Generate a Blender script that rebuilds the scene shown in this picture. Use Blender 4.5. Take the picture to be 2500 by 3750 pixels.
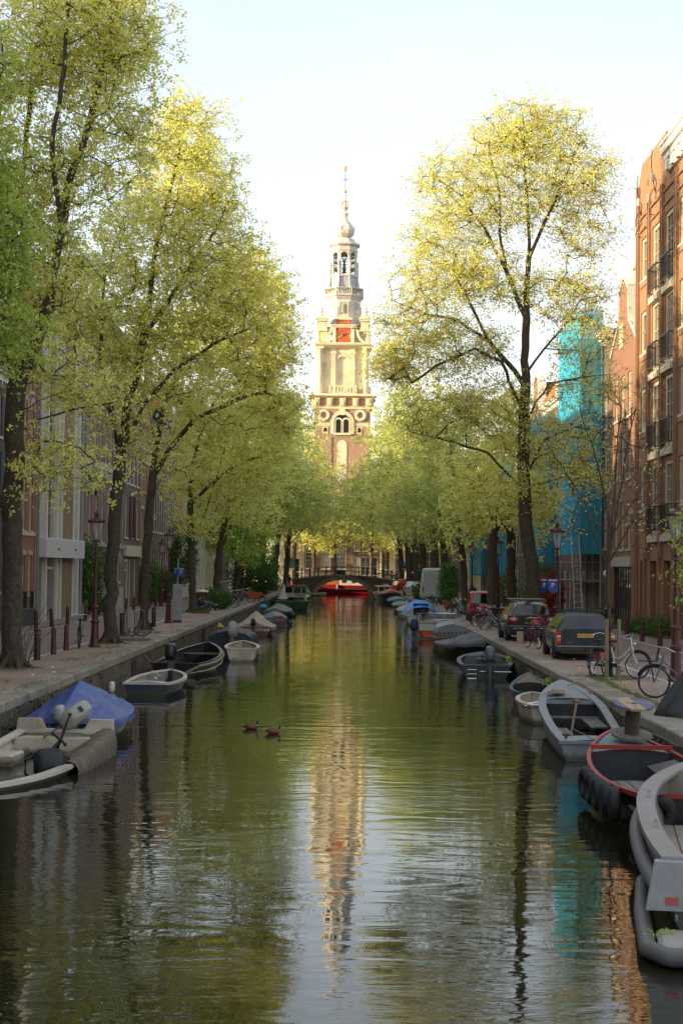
import bpy, math, random
import numpy as np
from mathutils import Vector, Matrix
for o in list(bpy.data.objects): bpy.data.objects.remove(o)
SC = bpy.context.scene; COL = SC.collection
rnd = random.Random(7); PI = math.pi; R = math.radians
# ---------------------------------------------------------------- camera
FPX, EYE = 6000.0, 3.55
cy_ = np.array([20.0, -203.0, FPX]); cy_ /= np.linalg.norm(cy_)
cz_ = np.array([math.sin(.012), math.cos(.012), 0.0]); cz_[2] = -(cz_[0]*cy_[0]+cz_[1]*cy_[1])/cy_[2]; cz_ /= np.linalg.norm(cz_)
cx_ = np.cross(cz_, cy_)
MW = np.stack([cx_, cy_, cz_], 1)                      # world -> camera (right, up, forward)
cd = bpy.data.cameras.new('camera'); cam = bpy.data.objects.new('camera', cd); COL.objects.link(cam)
right, up, fwd = MW[0], MW[1], MW[2]
m = Matrix(((right[0], up[0], -fwd[0], 0), (right[1], up[1], -fwd[1], 0), (right[2], up[2], -fwd[2], EYE), (0, 0, 0, 1)))
cam.matrix_world = m
cd.sensor_fit = 'AUTO'; cd.sensor_width = 36; cd.lens = FPX/3750*36; cd.clip_start = .3; cd.clip_end = 6000
SC.camera = cam
def ray(px, py): return MW.T @ np.array([(px-1250)/FPX, -(py-1875)/FPX, 1.0])
def G(px, py, z=.8):                                   # where a sight line meets the level z
    d = ray(px, py); t = (z-EYE)/d[2]; return Vector((d[0]*t, d[1]*t, z))
def P(px, py, Y):                                      # where it reaches the distance Y
    d = ray(px, py); t = Y/d[1]; return Vector((d[0]*t, Y, EYE+d[2]*t))
def Q(qx, qy, Y): return P(qx*1.5944, qy*1.5944, Y)
# ---------------------------------------------------------------- light
SUN_EL, SUN_DIR = 11.0, (-.95, -.31)
SC.view_settings.view_transform = 'Standard'; SC.view_settings.look = 'None'
SC.view_settings.exposure = 1.15; SC.view_settings.gamma = 1.0; SC.view_settings.use_curve_mapping = False
w = bpy.data.worlds.new('World'); SC.world = w; w.use_nodes = True
nt = w.node_tree; nt.nodes.clear(); N = nt.nodes.new; L = nt.links.new
wo = N('ShaderNodeOutputWorld'); bg = N('ShaderNodeBackground'); sky = N('ShaderNodeTexSky')
sky.sky_type = 'NISHITA'; sky.sun_disc = False; sky.sun_elevation = R(SUN_EL)
sky.sun_rotation = math.atan2(SUN_DIR[0], SUN_DIR[1]); sky.air_density = 1.0; sky.dust_density = .6; sky.ozone_density = 1.5
bg.inputs[1].default_value = .13
tc = N('ShaderNodeTexCoord'); mp = N('ShaderNodeMapping'); mp.inputs['Scale'].default_value = (1.0, 1.0, 2.6); mp.inputs['Location'].default_value = (.35, .2, .12)
nz = N('ShaderNodeTexNoise'); nz.inputs['Scale'].default_value = 1.5; nz.inputs['Detail'].default_value = 6; nz.inputs['Roughness'].default_value = .52; nz.inputs['Distortion'].default_value = .4
rp = N('ShaderNodeValToRGB'); rp.color_ramp.elements[0].position = .38; rp.color_ramp.elements[0].color = (.18,)*3+(1,); rp.color_ramp.elements[1].position = .64; rp.color_ramp.elements[1].color = (.93,)*3+(1,)
mx = N('ShaderNodeMix'); mx.data_type = 'RGBA'
sc_ = N('ShaderNodeMix'); sc_.data_type = 'RGBA'; sc_.blend_type = 'MULTIPLY'; sc_.inputs[0].default_value = 1; sc_.inputs[7].default_value = (2.0, 1.62, 1.38, 1)
L(tc.outputs['Generated'], mp.inputs[0]); L(mp.outputs[0], nz.inputs[0]); L(nz.outputs[0], rp.inputs[0])
L(sky.outputs[0], sc_.inputs[6]); L(rp.outputs[0], mx.inputs[0]); L(sc_.outputs[2], mx.inputs[6]); mx.inputs[7].default_value = (3.65, 3.9, 4.25, 1)
L(mx.outputs[2], bg.inputs[0]); L(bg.outputs[0], wo.inputs[0])
sd = bpy.data.lights.new('sun', 'SUN'); sun = bpy.data.objects.new('sun', sd); COL.objects.link(sun)
sd.energy = 3.9; sd.angle = R(.6); sd.color = (1.0, .82, .50)
sv = Vector((SUN_DIR[0]*math.cos(R(SUN_EL)), SUN_DIR[1]*math.cos(R(SUN_EL)), math.sin(R(SUN_EL))))
sun.rotation_euler = sv.to_track_quat('Z', 'Y').to_euler(); sun.location = (-60, -20, 60)
# ---------------------------------------------------------------- materials
MATS = {}
def _mat(name):
    m = bpy.data.materials.new(name); m.use_nodes = True
    return m, m.node_tree.nodes.new, m.node_tree.links.new, m.node_tree.nodes['Principled BSDF']
def mat(name, col, rough=.6, metal=0, var=.22, scale=6, bump=.0, dirt=None, dirt_amt=.5, coat=0, bscale=None, vary=0, algae=False):
    """plain material: base colour broken up by noise, an optional dirt colour in patches, fine relief"""
    if name in MATS: return MATS[name]
    m, N, L, b = _mat(name)
    b.inputs['Roughness'].default_value = rough; b.inputs['Metallic'].default_value = metal
    if coat: b.inputs['Coat Weight'].default_value = coat; b.inputs['Coat Roughness'].default_value = .08
    tc = N('ShaderNodeTexCoord'); nz = N('ShaderNodeTexNoise'); nz.inputs['Scale'].default_value = scale; nz.inputs['Detail'].default_value = 5; nz.inputs['Roughness'].default_value = .65
    L(tc.outputs['Object'], nz.inputs[0])
    r = N('ShaderNodeValToRGB'); e = r.color_ramp.elements
    e[0].position = .3; e[0].color = tuple(c*(1-var) for c in col)+(1,); e[1].position = .7; e[1].color = tuple(min(1, c*(1+var)) for c in col)+(1,)
    L(nz.outputs[0], r.inputs[0]); out = r.outputs[0]
    if dirt:
        n2 = N('ShaderNodeTexNoise'); n2.inputs['Scale'].default_value = scale*.37; n2.inputs['Detail'].default_value = 7; n2.inputs['Roughness'].default_value = .7
        L(tc.outputs['Object'], n2.inputs[0]); r2 = N('ShaderNodeValToRGB'); e = r2.color_ramp.elements
        e[0].position = .5; e[0].color = (0, 0, 0, 1); e[1].position = .68; e[1].color = (dirt_amt,)*3+(1,)
        L(n2.outputs[0], r2.inputs[0]); mx = N('ShaderNodeMix'); mx.data_type = 'RGBA'
        L(r2.outputs[0], mx.inputs[0]); L(out, mx.inputs[6]); mx.inputs[7].default_value = dirt+(1,); out = mx.outputs[2]
    if algae:                                             # growth and scum in a band just above the waterline
        sp = N('ShaderNodeSeparateXYZ'); L(tc.outputs['Object'], sp.inputs[0]); na = N('ShaderNodeTexNoise'); na.inputs['Scale'].default_value = 7; na.inputs['Detail'].default_value = 6; L(tc.outputs['Object'], na.inputs[0])
        ml = N('ShaderNodeMath'); ml.operation = 'MULTIPLY_ADD'; ml.inputs[1].default_value = -.22; L(na.outputs[0], ml.inputs[0]); L(sp.outputs[2], ml.inputs[2])
        mr = N('ShaderNodeMapRange'); mr.inputs[1].default_value = -.05; mr.inputs[2].default_value = .05; mr.inputs[3].default_value = .8; mr.inputs[4].default_value = 0; L(ml.outputs[0], mr.inputs[0])
        ma = N('ShaderNodeMix'); ma.data_type = 'RGBA'; L(mr.outputs[0], ma.inputs[0]); L(out, ma.inputs[6]); ma.inputs[7].default_value = (.06, .055, .025, 1); out = ma.outputs[2]
    if vary:                                              # each copy a little lighter or darker
        oi = N('ShaderNodeObjectInfo'); mr = N('ShaderNodeMapRange'); mr.inputs[3].default_value = 1-vary; mr.inputs[4].default_value = 1+vary; L(oi.outputs['Random'], mr.inputs[0])
        mv = N('ShaderNodeMix'); mv.data_type = 'RGBA'; mv.blend_type = 'MULTIPLY'; mv.inputs[0].default_value = 1; L(out, mv.inputs[6]); L(mr.outputs[0], mv.inputs[7]); out = mv.outputs[2]
    L(out, b.inputs['Base Color'])
    if bump:
        n3 = N('ShaderNodeTexNoise'); n3.inputs['Scale'].default_value = bscale or scale*6; n3.inputs['Detail'].default_value = 4
        L(tc.outputs['Object'], n3.inputs[0]); bp = N('ShaderNodeBump'); bp.inputs['Strength'].default_value = min(1, bump*2); bp.inputs['Distance'].default_value = .02
        L(n3.outputs[0], bp.inputs['Height']); L(bp.outputs[0], b.inputs['Normal'])
    MATS[name] = m; return m
def brick(name, c1, c2, mortar, bw=.22, bh=.065, axis='xz', ms=.012, rough=.85, patch=.35, moss=None):
    if name in MATS: return MATS[name]
    m, N, L, b = _mat(name); b.inputs['Roughness'].default_value = rough
    tc = N('ShaderNodeTexCoord'); sp = N('ShaderNodeSeparateXYZ'); cb = N('ShaderNodeCombineXYZ'); L(tc.outputs['Object'], sp.inputs[0])
    if axis == 'xz':
        ad = N('ShaderNodeMath'); L(sp.outputs[0], ad.inputs[0]); L(sp.outputs[1], ad.inputs[1]); L(ad.outputs[0], cb.inputs[0]); L(sp.outputs[2], cb.inputs[1])
    else: L(sp.outputs[0], cb.inputs[0]); L(sp.outputs[1], cb.inputs[1])
    bt = N('ShaderNodeTexBrick'); bt.inputs['Scale'].default_value = 1; bt.inputs['Brick Width'].default_value = bw; bt.inputs['Row Height'].default_value = bh
    bt.inputs['Mortar Size'].default_value = ms; bt.inputs['Color1'].default_value = c1+(1,); bt.inputs['Color2'].default_value = c2+(1,); bt.inputs['Mortar'].default_value = mortar+(1,)
    L(cb.outputs[0], bt.inputs[0])
    nz = N('ShaderNodeTexNoise'); nz.inputs['Scale'].default_value = .55; nz.inputs['Detail'].default_value = 8; nz.inputs['Roughness'].default_value = .7; L(tc.outputs['Object'], nz.inputs[0])
    r = N('ShaderNodeValToRGB'); e = r.color_ramp.elements; e[0].position = .3; e[0].color = (1-patch,)*3+(1,); e[1].position = .7; e[1].color = (1+patch*.4,)*3+(1,)
    L(nz.outputs[0], r.inputs[0]); mu = N('ShaderNodeMix'); mu.data_type = 'RGBA'; mu.blend_type = 'MULTIPLY'; mu.inputs[0].default_value = 1
    L(bt.outputs[0], mu.inputs[6]); L(r.outputs[0], mu.inputs[7]); out = mu.outputs[2]
    if moss:
        n2 = N('ShaderNodeTexNoise'); n2.inputs['Scale'].default_value = 1.1; n2.inputs['Detail'].default_value = 8; n2.inputs['Roughness'].default_value = .75; L(tc.outputs['Object'], n2.inputs[0])
        r2 = N('ShaderNodeValToRGB'); e = r2.color_ramp.elements; e[0].position = .48; e[0].color = (0, 0, 0, 1); e[1].position = .66; e[1].color = (.75,)*3+(1,)
        L(n2.outputs[0], r2.inputs[0]); m2 = N('ShaderNodeMix'); m2.data_type = 'RGBA'; L(r2.outputs[0], m2.inputs[0]); L(out, m2.inputs[6]); m2.inputs[7].default_value = moss+(1,); out = m2.outputs[2]
    L(out, b.inputs['Base Color'])
    bp = N('ShaderNodeBump'); bp.inputs['Strength'].default_value = .5; bp.inputs['Distance'].default_value = .012; bp.invert = True
    L(bt.outputs['Fac'], bp.inputs['Height']); L(bp.outputs[0], b.inputs['Normal'])
    MATS[name] = m; return m
def glass(name, col=(.02, .025, .03), rough=.06, curtain=None):
    if name in MATS: return MATS[name]
    m, N, L, b = _mat(name); b.inputs['Roughness'].default_value = rough; b.inputs['Base Color'].default_value = col+(1,); b.inputs['IOR'].default_value = 1.5
    b.inputs['Specular IOR Level'].default_value = .7
    tc = N('ShaderNodeTexCoord'); nz = N('ShaderNodeTexNoise'); nz.inputs['Scale'].default_value = 1.3; L(tc.outputs['Object'], nz.inputs[0])
    bp = N('ShaderNodeBump'); bp.inputs['Strength'].default_value = .12; bp.inputs['Distance'].default_value = .05; L(nz.outputs[0], bp.inputs['Height']); L(bp.outputs[0], b.inputs['Normal'])
    if curtain:
        oi = N('ShaderNodeObjectInfo'); r = N('ShaderNodeValToRGB'); r.color_ramp.interpolation = 'CONSTANT'; e = r.color_ramp.elements
        e[0].position = 0; e[0].color = col+(1,); e[1].position = .55; e[1].color = curtain+(1,); x = e.new(.75); x.color = tuple(c*.4 for c in curtain)+(1,)
        L(oi.outputs['Random'], r.inputs[0]); L(r.outputs[0], b.inputs['Base Color'])
    MATS[name] = m; return m
def leafmat(name, cols, trans=.35):
    if name in MATS: return MATS[name]
    m, N, L, b = _mat(name); nt = m.node_tree
    ge = N('ShaderNodeNewGeometry'); r = N('ShaderNodeValToRGB'); e = r.color_ramp.elements
    e[0].position = 0; e[0].color = cols[0]+(1,); e[1].position = 1; e[1].color = cols[-1]+(1,)
    for i, c in enumerate(cols[1:-1]): x = e.new((i+1)/(len(cols)-1)); x.color = c+(1,)
    L(ge.outputs['Random Per Island'], r.inputs[0])
    b.inputs['Roughness'].default_value = .55; b.inputs['Specular IOR Level'].default_value = .25; L(r.outputs[0], b.inputs['Base Color'])
    t = N('ShaderNodeBsdfTranslucent'); sc = N('ShaderNodeMix'); sc.data_type = 'RGBA'; sc.blend_type = 'MULTIPLY'; sc.inputs[0].default_value = 1; sc.inputs[7].default_value = (trans*1.6,)*3+(1,); L(r.outputs[0], sc.inputs[6]); L(sc.outputs[2], t.inputs[0]); ms = N('ShaderNodeAddShader')
    L(b.outputs[0], ms.inputs[0]); L(t.outputs[0], ms.inputs[1]); L(ms.outputs[0], nt.nodes['Material Output'].inputs[0])
    MATS[name] = m; return m
def clearmat(name, col, alpha, rough=.1, trans=False):
    if name in MATS: return MATS[name]
    m, N, L, b = _mat(name); nt = m.node_tree; b.inputs['Base Color'].default_value = col+(1,); b.inputs['Roughness'].default_value = rough
    t = N('ShaderNodeBsdfTransparent'); ms = N('ShaderNodeMixShader'); ms.inputs[0].default_value = alpha; s = b.outputs[0]
    if trans:
        tl = N('ShaderNodeBsdfTranslucent'); tl.inputs[0].default_value = col+(1,); m2 = N('ShaderNodeMixShader'); m2.inputs[0].default_value = .45
        L(b.outputs[0], m2.inputs[1]); L(tl.outputs[0], m2.inputs[2]); s = m2.outputs[0]
    L(t.outputs[0], ms.inputs[1]); L(s, ms.inputs[2]); L(ms.outputs[0], nt.nodes['Material Output'].inputs[0])
    MATS[name] = m; return m
# ---------------------------------------------------------------- mesh helpers
def rotm(rx=0, ry=0, rz=0): return Matrix.Rotation(rz, 3, 'Z') @ Matrix.Rotation(ry, 3, 'Y') @ Matrix.Rotation(rx, 3, 'X')
class MB:
    def __init__(s): s.v = []; s.f = []; s.mi = []; s.cur = 0
    def add(s, vs, fs):
        k = len(s.v); s.v += [tuple(v) for v in vs]; s.f += [tuple(i+k for i in f) for f in fs]; s.mi += [s.cur]*len(fs); return s
    def box(s, x0, x1, y0, y1, z0, z1, rot=None, c=None):
        vs = [Vector((x, y, z)) for z in (z0, z1) for y in (y0, y1) for x in (x0, x1)]
        if rot is not None:
            cc = Vector(c) if c else Vector(((x0+x1)/2, (y0+y1)/2, (z0+z1)/2)); vs = [cc+rot@(v-cc) for v in vs]
        return s.add(vs, [(0, 2, 3, 1), (4, 5, 7, 6), (0, 1, 5, 4), (2, 6, 7, 3), (0, 4, 6, 2), (1, 3, 7, 5)])
    def bev(s, x0, x1, y0, y1, z0, z1, b=.03):            # box with chamfered top
        o = [(x0, y0), (x1, y0), (x1, y1), (x0, y1)]; i = [(x0+b, y0+b), (x1-b, y0+b), (x1-b, y1-b), (x0+b, y1-b)]
        vs = [(x, y, z0) for x, y in o]+[(x, y, z1-b) for x, y in o]+[(x, y, z1) for x, y in i]
        return s.add(vs, [(3, 2, 1, 0), (8, 9, 10, 11)]+[(a+k, (a+1) % 4+k, (a+1) % 4+k+4, a+k+4) for k in (0, 4) for a in range(4)])
    def prism(s, pts, a, b, axis='y'):                    # 2-D outline extruded along an axis
        n = len(pts); mk = {'y': lambda p, t: (p[0], t, p[1]), 'x': lambda p, t: (t, p[0], p[1]), 'z': lambda p, t: (p[0], p[1], t)}[axis]
        return s.add([mk(p, a) for p in pts]+[mk(p, b) for p in pts], [tuple(range(n))[::-1], tuple(range(n, 2*n))]+[(i, (i+1) % n, (i+1) % n+n, i+n) for i in range(n)])
    def lathe(s, prof, n=12, c=(0, 0, 0), a0=0, cap=True):
        vs = [(c[0]+r*math.cos(a0+2*PI*k/n), c[1]+r*math.sin(a0+2*PI*k/n), c[2]+z) for r, z in prof for k in range(n)]
        fs = [(j*n+k, j*n+(k+1) % n, (j+1)*n+(k+1) % n, (j+1)*n+k) for j in range(len(prof)-1) for k in range(n)]
        if cap: fs += [tuple(range(n))[::-1], tuple((len(prof)-1)*n+k for k in range(n))]
        return s.add(vs, fs)
    def tube(s, pts, r, n=6, cap=True):
        pts = [Vector(p) for p in pts]; rs = r if isinstance(r, (list, tuple)) else [r]*len(pts); vs = []
        d0 = pts[1]-pts[0]; ref = Vector((0, 0, 1)) if abs(d0.normalized().z) < .9 else Vector((1, 0, 0))
        for i, p in enumerate(pts):
            d = (pts[min(i+1, len(pts)-1)]-pts[max(i-1, 0)]).normalized(); a = d.cross(ref)
            if a.length < 1e-4: a = d.cross(Vector((0, 1, .1)))
            a.normalize(); b = d.cross(a)
            vs += [p+a*rs[i]*math.cos(2*PI*k/n)+b*rs[i]*math.sin(2*PI*k/n) for k in range(n)]
        fs = [(j*n+k, j*n+(k+1) % n, (j+1)*n+(k+1) % n, (j+1)*n+k) for j in range(len(pts)-1) for k in range(n)]
        if cap: fs += [tuple(range(n))[::-1], tuple((len(pts)-1)*n+k for k in range(n))]
        return s.add(vs, fs)
    def torus(s, c, Rr, r, ax='x', n=20, m=6, a0=0, a1=2*PI):
        vs = []; full = abs(a1-a0-2*PI) < 1e-3; nn = n if full else n+1
        for i in range(nn):
            a = a0+(a1-a0)*i/n
            for j in range(m):
                b = 2*PI*j/m; q = Rr+r*math.cos(b); h = r*math.sin(b); u, v = q*math.cos(a), q*math.sin(a)
                p = {'x': (h, u, v), 'y': (u, h, v), 'z': (u, v, h)}[ax]; vs.append((c[0]+p[0], c[1]+p[1], c[2]+p[2]))
        return s.add(vs, [(i*m+j, ((i+1) % nn)*m+j, ((i+1) % nn)*m+(j+1) % m, i*m+(j+1) % m) for i in range(nn if full else nn-1) for j in range(m)])
    def grid(s, rows):                                    # list of rows of points -> sheet
        n = len(rows[0]); return s.add([p for r_ in rows for p in r_], [(j*n+i, j*n+i+1, (j+1)*n+i+1, (j+1)*n+i) for j in range(len(rows)-1) for i in range(n-1)])
    def ball(s, c, r, n=8, sq=1): return s.lathe([(r*math.sin(PI*k/n)+1e-4, -r*sq*math.cos(PI*k/n)) for k in range(n+1)], n+2, c)
    def mesh(s, name, mats, smooth=False):
        me = bpy.data.meshes.new(name); me.from_pydata(s.v, [], s.f)
        mats = mats if isinstance(mats, (list, tuple)) else [mats]
        for q in mats: me.materials.append(q)
        if len(mats) > 1: me.polygons.foreach_set('material_index', s.mi)
        if smooth: me.polygons.foreach_set('use_smooth', [True]*len(me.polygons)); me.set_sharp_from_angle(angle=R(smooth if smooth is not True else 40))
        me.update(); return me
    def build(s, name, mats, parent=None, smooth=False, loc=None, kind=None, label=None):
        return put(name, s.mesh(name, mats, smooth), parent, loc, 0, kind, label)
def put(name, me, parent=None, loc=None, rz=0, kind=None, label=None):
    o = bpy.data.objects.new(name, me); COL.objects.link(o)
    if parent: o.parent = parent
    if loc is not None: o.location = loc
    if rz: o.rotation_euler[2] = rz
    if kind: o['kind'] = kind
    if label: o['label'] = label
    return o
def tag(o, label, cat, group=None, kind=None):
    o['label'] = label; o['category'] = cat
    if group: o['group'] = group
    if kind: o['kind'] = kind
    return o
def thing(name, label, cat, loc=(0, 0, 0), rz=0, group=None, kind=None):
    o = bpy.data.objects.new(name, None); COL.objects.link(o); o.location = loc; o.rotation_euler = (0, 0, rz); o.empty_display_size = .3
    return tag(o, label, cat, group, kind)
KIDS = {}
def copy_tree(o, parent=None):
    c = o.copy(); COL.objects.link(c)
    if parent: c.parent = parent
    for ch in [x for x in o.children]: copy_tree(ch, c)
    return c
def dup(o, loc, rz, label, group=None):
    c = copy_tree(o); c.location = loc; c.rotation_euler = (0, 0, rz); c['label'] = label
    if group: c['group'] = group
    return c
def text(s, size, m, parent, loc, rot, name='lettering', depth=.01, align='CENTER'):
    cu = bpy.data.curves.new(name, 'FONT'); cu.body = s; cu.size = size; cu.extrude = depth; cu.align_x = align; cu.align_y = 'CENTER'
    ob = bpy.data.objects.new(name, cu); me = bpy.data.meshes.new_from_object(ob); bpy.data.objects.remove(ob); me.materials.clear(); me.materials.append(m)
    o = put(name, me, parent, loc); o.rotation_euler = rot; return o
# ---------------------------------------------------------------- common materials
GRAN = mat('coping_stone', (.27, .23, .18), .85, var=.25, scale=3, bump=.3, dirt=(.10, .105, .05), dirt_amt=.75, vary=.2)
PAVE = brick('quay_brick_paving', (.46, .29, .22), (.35, .24, .19), (.24, .20, .15), .21, .10, 'xy', .008, patch=.45, moss=(.19, .165, .08))
ROAD = brick('road_brick_paving', (.29, .20, .175), (.25, .175, .155), (.18, .15, .13), .21, .10, 'xy', .008, patch=.3)
FOOT = brick('footpath_paving', (.28, .21, .165), (.24, .185, .15), (.16, .13, .11), .30, .30, 'xy', .010, patch=.3)
QW = brick('quay_wall_brick', (.17, .12, .08), (.125, .09, .06), (.18, .16, .12), .22, .065, 'xz', .01, patch=.6, moss=(.07, .075, .025))
WHT = mat('white_paint', (.72, .70, .64), .5, var=.06, dirt=(.42, .38, .30), dirt_amt=.35)
LINE = mat('line_paint', (.50, .48, .43), .8, var=.3, scale=3, dirt=(.22, .17, .14), dirt_amt=.8)
EARTH = mat('earth', (.14, .11, .075), .95, var=.3, scale=3, dirt=(.08, .10, .03))
XL, XR, QZ = -6.75, 5.63, .80
# ---------------------------------------------------------------- ground and water
def sheet(name, rects, z, m, thick=0.0):
    b = MB()
    for x0, x1, y0, y1 in rects:
        b.add([(x0, y0, z), (x1, y0, z), (x1, y1, z), (x0, y1, z)], [(0, 1, 2, 3)])
    return b.build(name, m, kind='structure')
YB0, YB1, YC = 209.0, 214.0, 227.0     # bridge faces, far side of the cross canal
XLs, XRs = XL-.48, XR+.48
sheet('ground', [(-900, XLs, -300, YB1), (XRs, 900, -300, YB1), (-900, 900, YC, 1500), (XLs, XRs, -300, -12)], QZ-.004, EARTH)
sheet('quay_pavement', [(-9.05, XLs, -12, YB1), (XRs, 8.0, -12, YB1)], QZ, PAVE)
sheet('road', [(-12.75, -9.05, -12, YB1), (8.0, 11.35, -12, YB1)], QZ, ROAD)
sheet('footpath', [(-14.6, -12.75, -12, YB1), (11.35, 14.2, -12, YB1), (-60, 60, YC, YC+6)], QZ, FOOT)
sheet('road_line', [(-9.15, -9.02, -12, YB1), (-12.82, -12.69, -12, YB1), (7.93, 8.06, -12, YB1), (11.28, 11.41, -12, YB1)], QZ+.004, LINE)
# loading bay dashes across the left road
b = MB()
for i in range(6): b.box(-12.3+i*.55, -12.0+i*.55, 96.5, 97.0, QZ, QZ+.004)
b.build('road_marking', LINE, kind='structure')
# water: one sheet with real low waves near the camera, bump further out
def water():
    m, N, L, b = _mat('canal_water'); b.inputs['Base Color'].default_value = (.012, .014, .006, 1); b.inputs['Roughness'].default_value = .012; b.inputs['IOR'].default_value = 1.34
    b.inputs['Specular IOR Level'].default_value = .62
    tc = N('ShaderNodeTexCoord')
    def wav(sx, sy, det, dist, rough=.5):
        mp = N('ShaderNodeMapping'); mp.inputs['Scale'].default_value = (sx, sy, 1); nz = N('ShaderNodeTexNoise'); nz.inputs['Scale'].default_value = 1; nz.inputs['Detail'].default_value = det; nz.inputs['Roughness'].default_value = rough; nz.inputs['Distortion'].default_value = dist
        L(tc.outputs['Object'], mp.inputs[0]); L(mp.outputs[0], nz.inputs[0]); return nz.outputs[0]
    a = wav(3.0, 9.0, 2, .6, .5); c = wav(.8, 1.7, 1.5, 1.0); f = wav(.22, .16, 4, 1.6)
    k = N('ShaderNodeMapRange'); k.inputs[1].default_value = .42; k.inputs[2].default_value = .62; k.inputs[3].default_value = .12; k.inputs[4].default_value = 1.4; L(f, k.inputs[0])
    mu = N('ShaderNodeMath'); mu.operation = 'MULTIPLY'; L(a, mu.inputs[0]); L(k.outputs[0], mu.inputs[1])
    b1 = N('ShaderNodeBump'); b1.inputs['Strength'].default_value = 1; b1.inputs['Distance'].default_value = .0022; L(mu.outputs[0], b1.inputs['Height'])
    b2 = N('ShaderNodeBump'); b2.inputs['Strength'].default_value = 1; b2.inputs['Distance'].default_value = .0080; L(c, b2.inputs['Height']); L(b1.outputs[0], b2.inputs['Normal'])
    # the ducks' wake: a low ridge running straight across
    sp = N('ShaderNodeSeparateXYZ'); L(tc.outputs['Object'], sp.inputs[0]); ml = N('ShaderNodeMath'); ml.operation = 'MULTIPLY_ADD'; L(sp.outputs[0], ml.inputs[0]); ml.inputs[1].default_value = -.12; ml.inputs[2].default_value = -36.55
    ad = N('ShaderNodeMath'); L(sp.outputs[1], ad.inputs[0]); L(ml.outputs[0], ad.inputs[1]); sq = N('ShaderNodeMath'); sq.operation = 'MULTIPLY'; L(ad.outputs[0], sq.inputs[0]); L(ad.outputs[0], sq.inputs[1])
    s2 = N('ShaderNodeMath'); s2.operation = 'MULTIPLY'; L(sq.outputs[0], s2.inputs[0]); s2.inputs[1].default_value = -30; ex = N('ShaderNodeMath'); ex.operation = 'EXPONENT'; L(s2.outputs[0], ex.inputs[0])
    b3 = N('ShaderNodeBump'); b3.inputs['Strength'].default_value = .5; b3.inputs['Distance'].default_value = .008; L(ex.outputs[0], b3.inputs['Height']); L(b2.outputs[0], b3.inputs['Normal'])
    L(b3.outputs[0], b.inputs['Normal']); return m
b = MB(); b.add([(XL-.2, -12, 0), (XR+.2, -12, 0), (XR+.2, YB1+.1, 0), (XL-.2, YB1+.1, 0)], [(0, 1, 2, 3)])
b.add([(-200, YB1+.1, 0), (200, YB1+.1, 0), (200, YC, 0), (-200, YC, 0)], [(0, 1, 2, 3)]); b.build('water', water(), kind='structure')
# quay walls: root with wall core, coping stones and proud bricks
def quay(side, label):
    s = -1 if side < 0 else 1; X = XL if s < 0 else XR
    t = thing('quay_wall', label, 'quay wall', (X, 0, 0), kind='structure')
    c = MB(); c.box(*sorted((0.03*s, .7*s)), -12, YB0, -1.2, .62); c.build('wall', QW, t)
    y = -12.0; k = 0; far = MB()
    while y < YB0-.1:
        L_ = rnd.uniform(1.0, 1.7); y1 = min(y+L_, YB0); dz = rnd.uniform(-.008, .008); dx = rnd.uniform(-.012, .012)
        x0, x1 = sorted((dx-.02*s, .57*s))
        if y < 120: q = MB(); q.bev(x0, x1, y+.014, y1-.014, .62, QZ+.012+dz, .025); q.build('coping_stone', GRAN, t); k += 1
        else: far.bev(x0, x1, y+.014, y1-.014, .62, QZ+.012+dz, .025)
        y = y1
    far.build('coping_stone', GRAN, t, kind='stuff')
    me = MB().box(-.015, .03, -.104, .104, -.027, .027).mesh('brick', QW); st = MB(); n = 0
    y_a, y_b = (24, 44) if s < 0 else (27, 47); r = random.Random(s+9)
    for j in range(9):
        z = .59-j*.065
        yy = y_a+(j % 2)*.11
        while yy < y_b:
            if r.random() < .86:
                pr = r.uniform(-.006, .012)
                if n < 150 and (yy < y_a+8) and j < 9 and r.random() < .55:
                    o = put('brick', me, t, (pr*-s, yy, z), 0); o.rotation_euler[2] = r.uniform(-.03, .03)+(0 if s > 0 else PI); n += 1
                else: st.box(*sorted((-.015*s-pr*s, .03*s)), yy-.104, yy+.104, z-.027, z+.027)
            yy += .22
    st.build('brick', QW, t, kind='stuff')
    RUST = mat('rusty_iron', (.10, .05, .03), .85, var=.3)
    for y in (27.5, 36, 45, 56, 68, 82, 98): q = MB(); q.torus((-.07*s, y, .45), .09, .016, 'x', 14, 5); q.box(*sorted((-.08*s, .05*s)), y-.03, y+.03, .51, .57); q.build('mooring_ring', RUST, t)
    for y in (31, 41.5, 52, 63.5, 77): q = MB(); q.box(*sorted((-.14*s, .0)), y-.08, y+.08, -.6, .5+.06*math.sin(y)); q.build('timber_fender', mat('wet_timber', (.06, .05, .035), .8, var=.3, bump=.3), t)
    return t
quay(-1, 'long brick quay wall with worn stone coping along the left bank')
quay(1, 'long brick quay wall with mossy stone coping along the right bank under the parked cars')
def box_obj(name, m, x0, x1, y0, y1, z0, z1, kind='structure'):
    return MB().box(x0, x1, y0, y1, z0, z1).build(name, m, kind=kind)
box_obj('far_quay_wall', QW, -200, 200, YC, YC+.5, -1, QZ); box_obj('cross_quay_wall', QW, -200, XL, YB1-.5, YB1, -1, QZ-.01); box_obj('cross_quay_wall', QW, XR, 200, YB1-.5, YB1, -1, QZ-.01)
box_obj('canal_end_wall', QW, XL, XR, -12.5, -12, -1, QZ)
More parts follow.
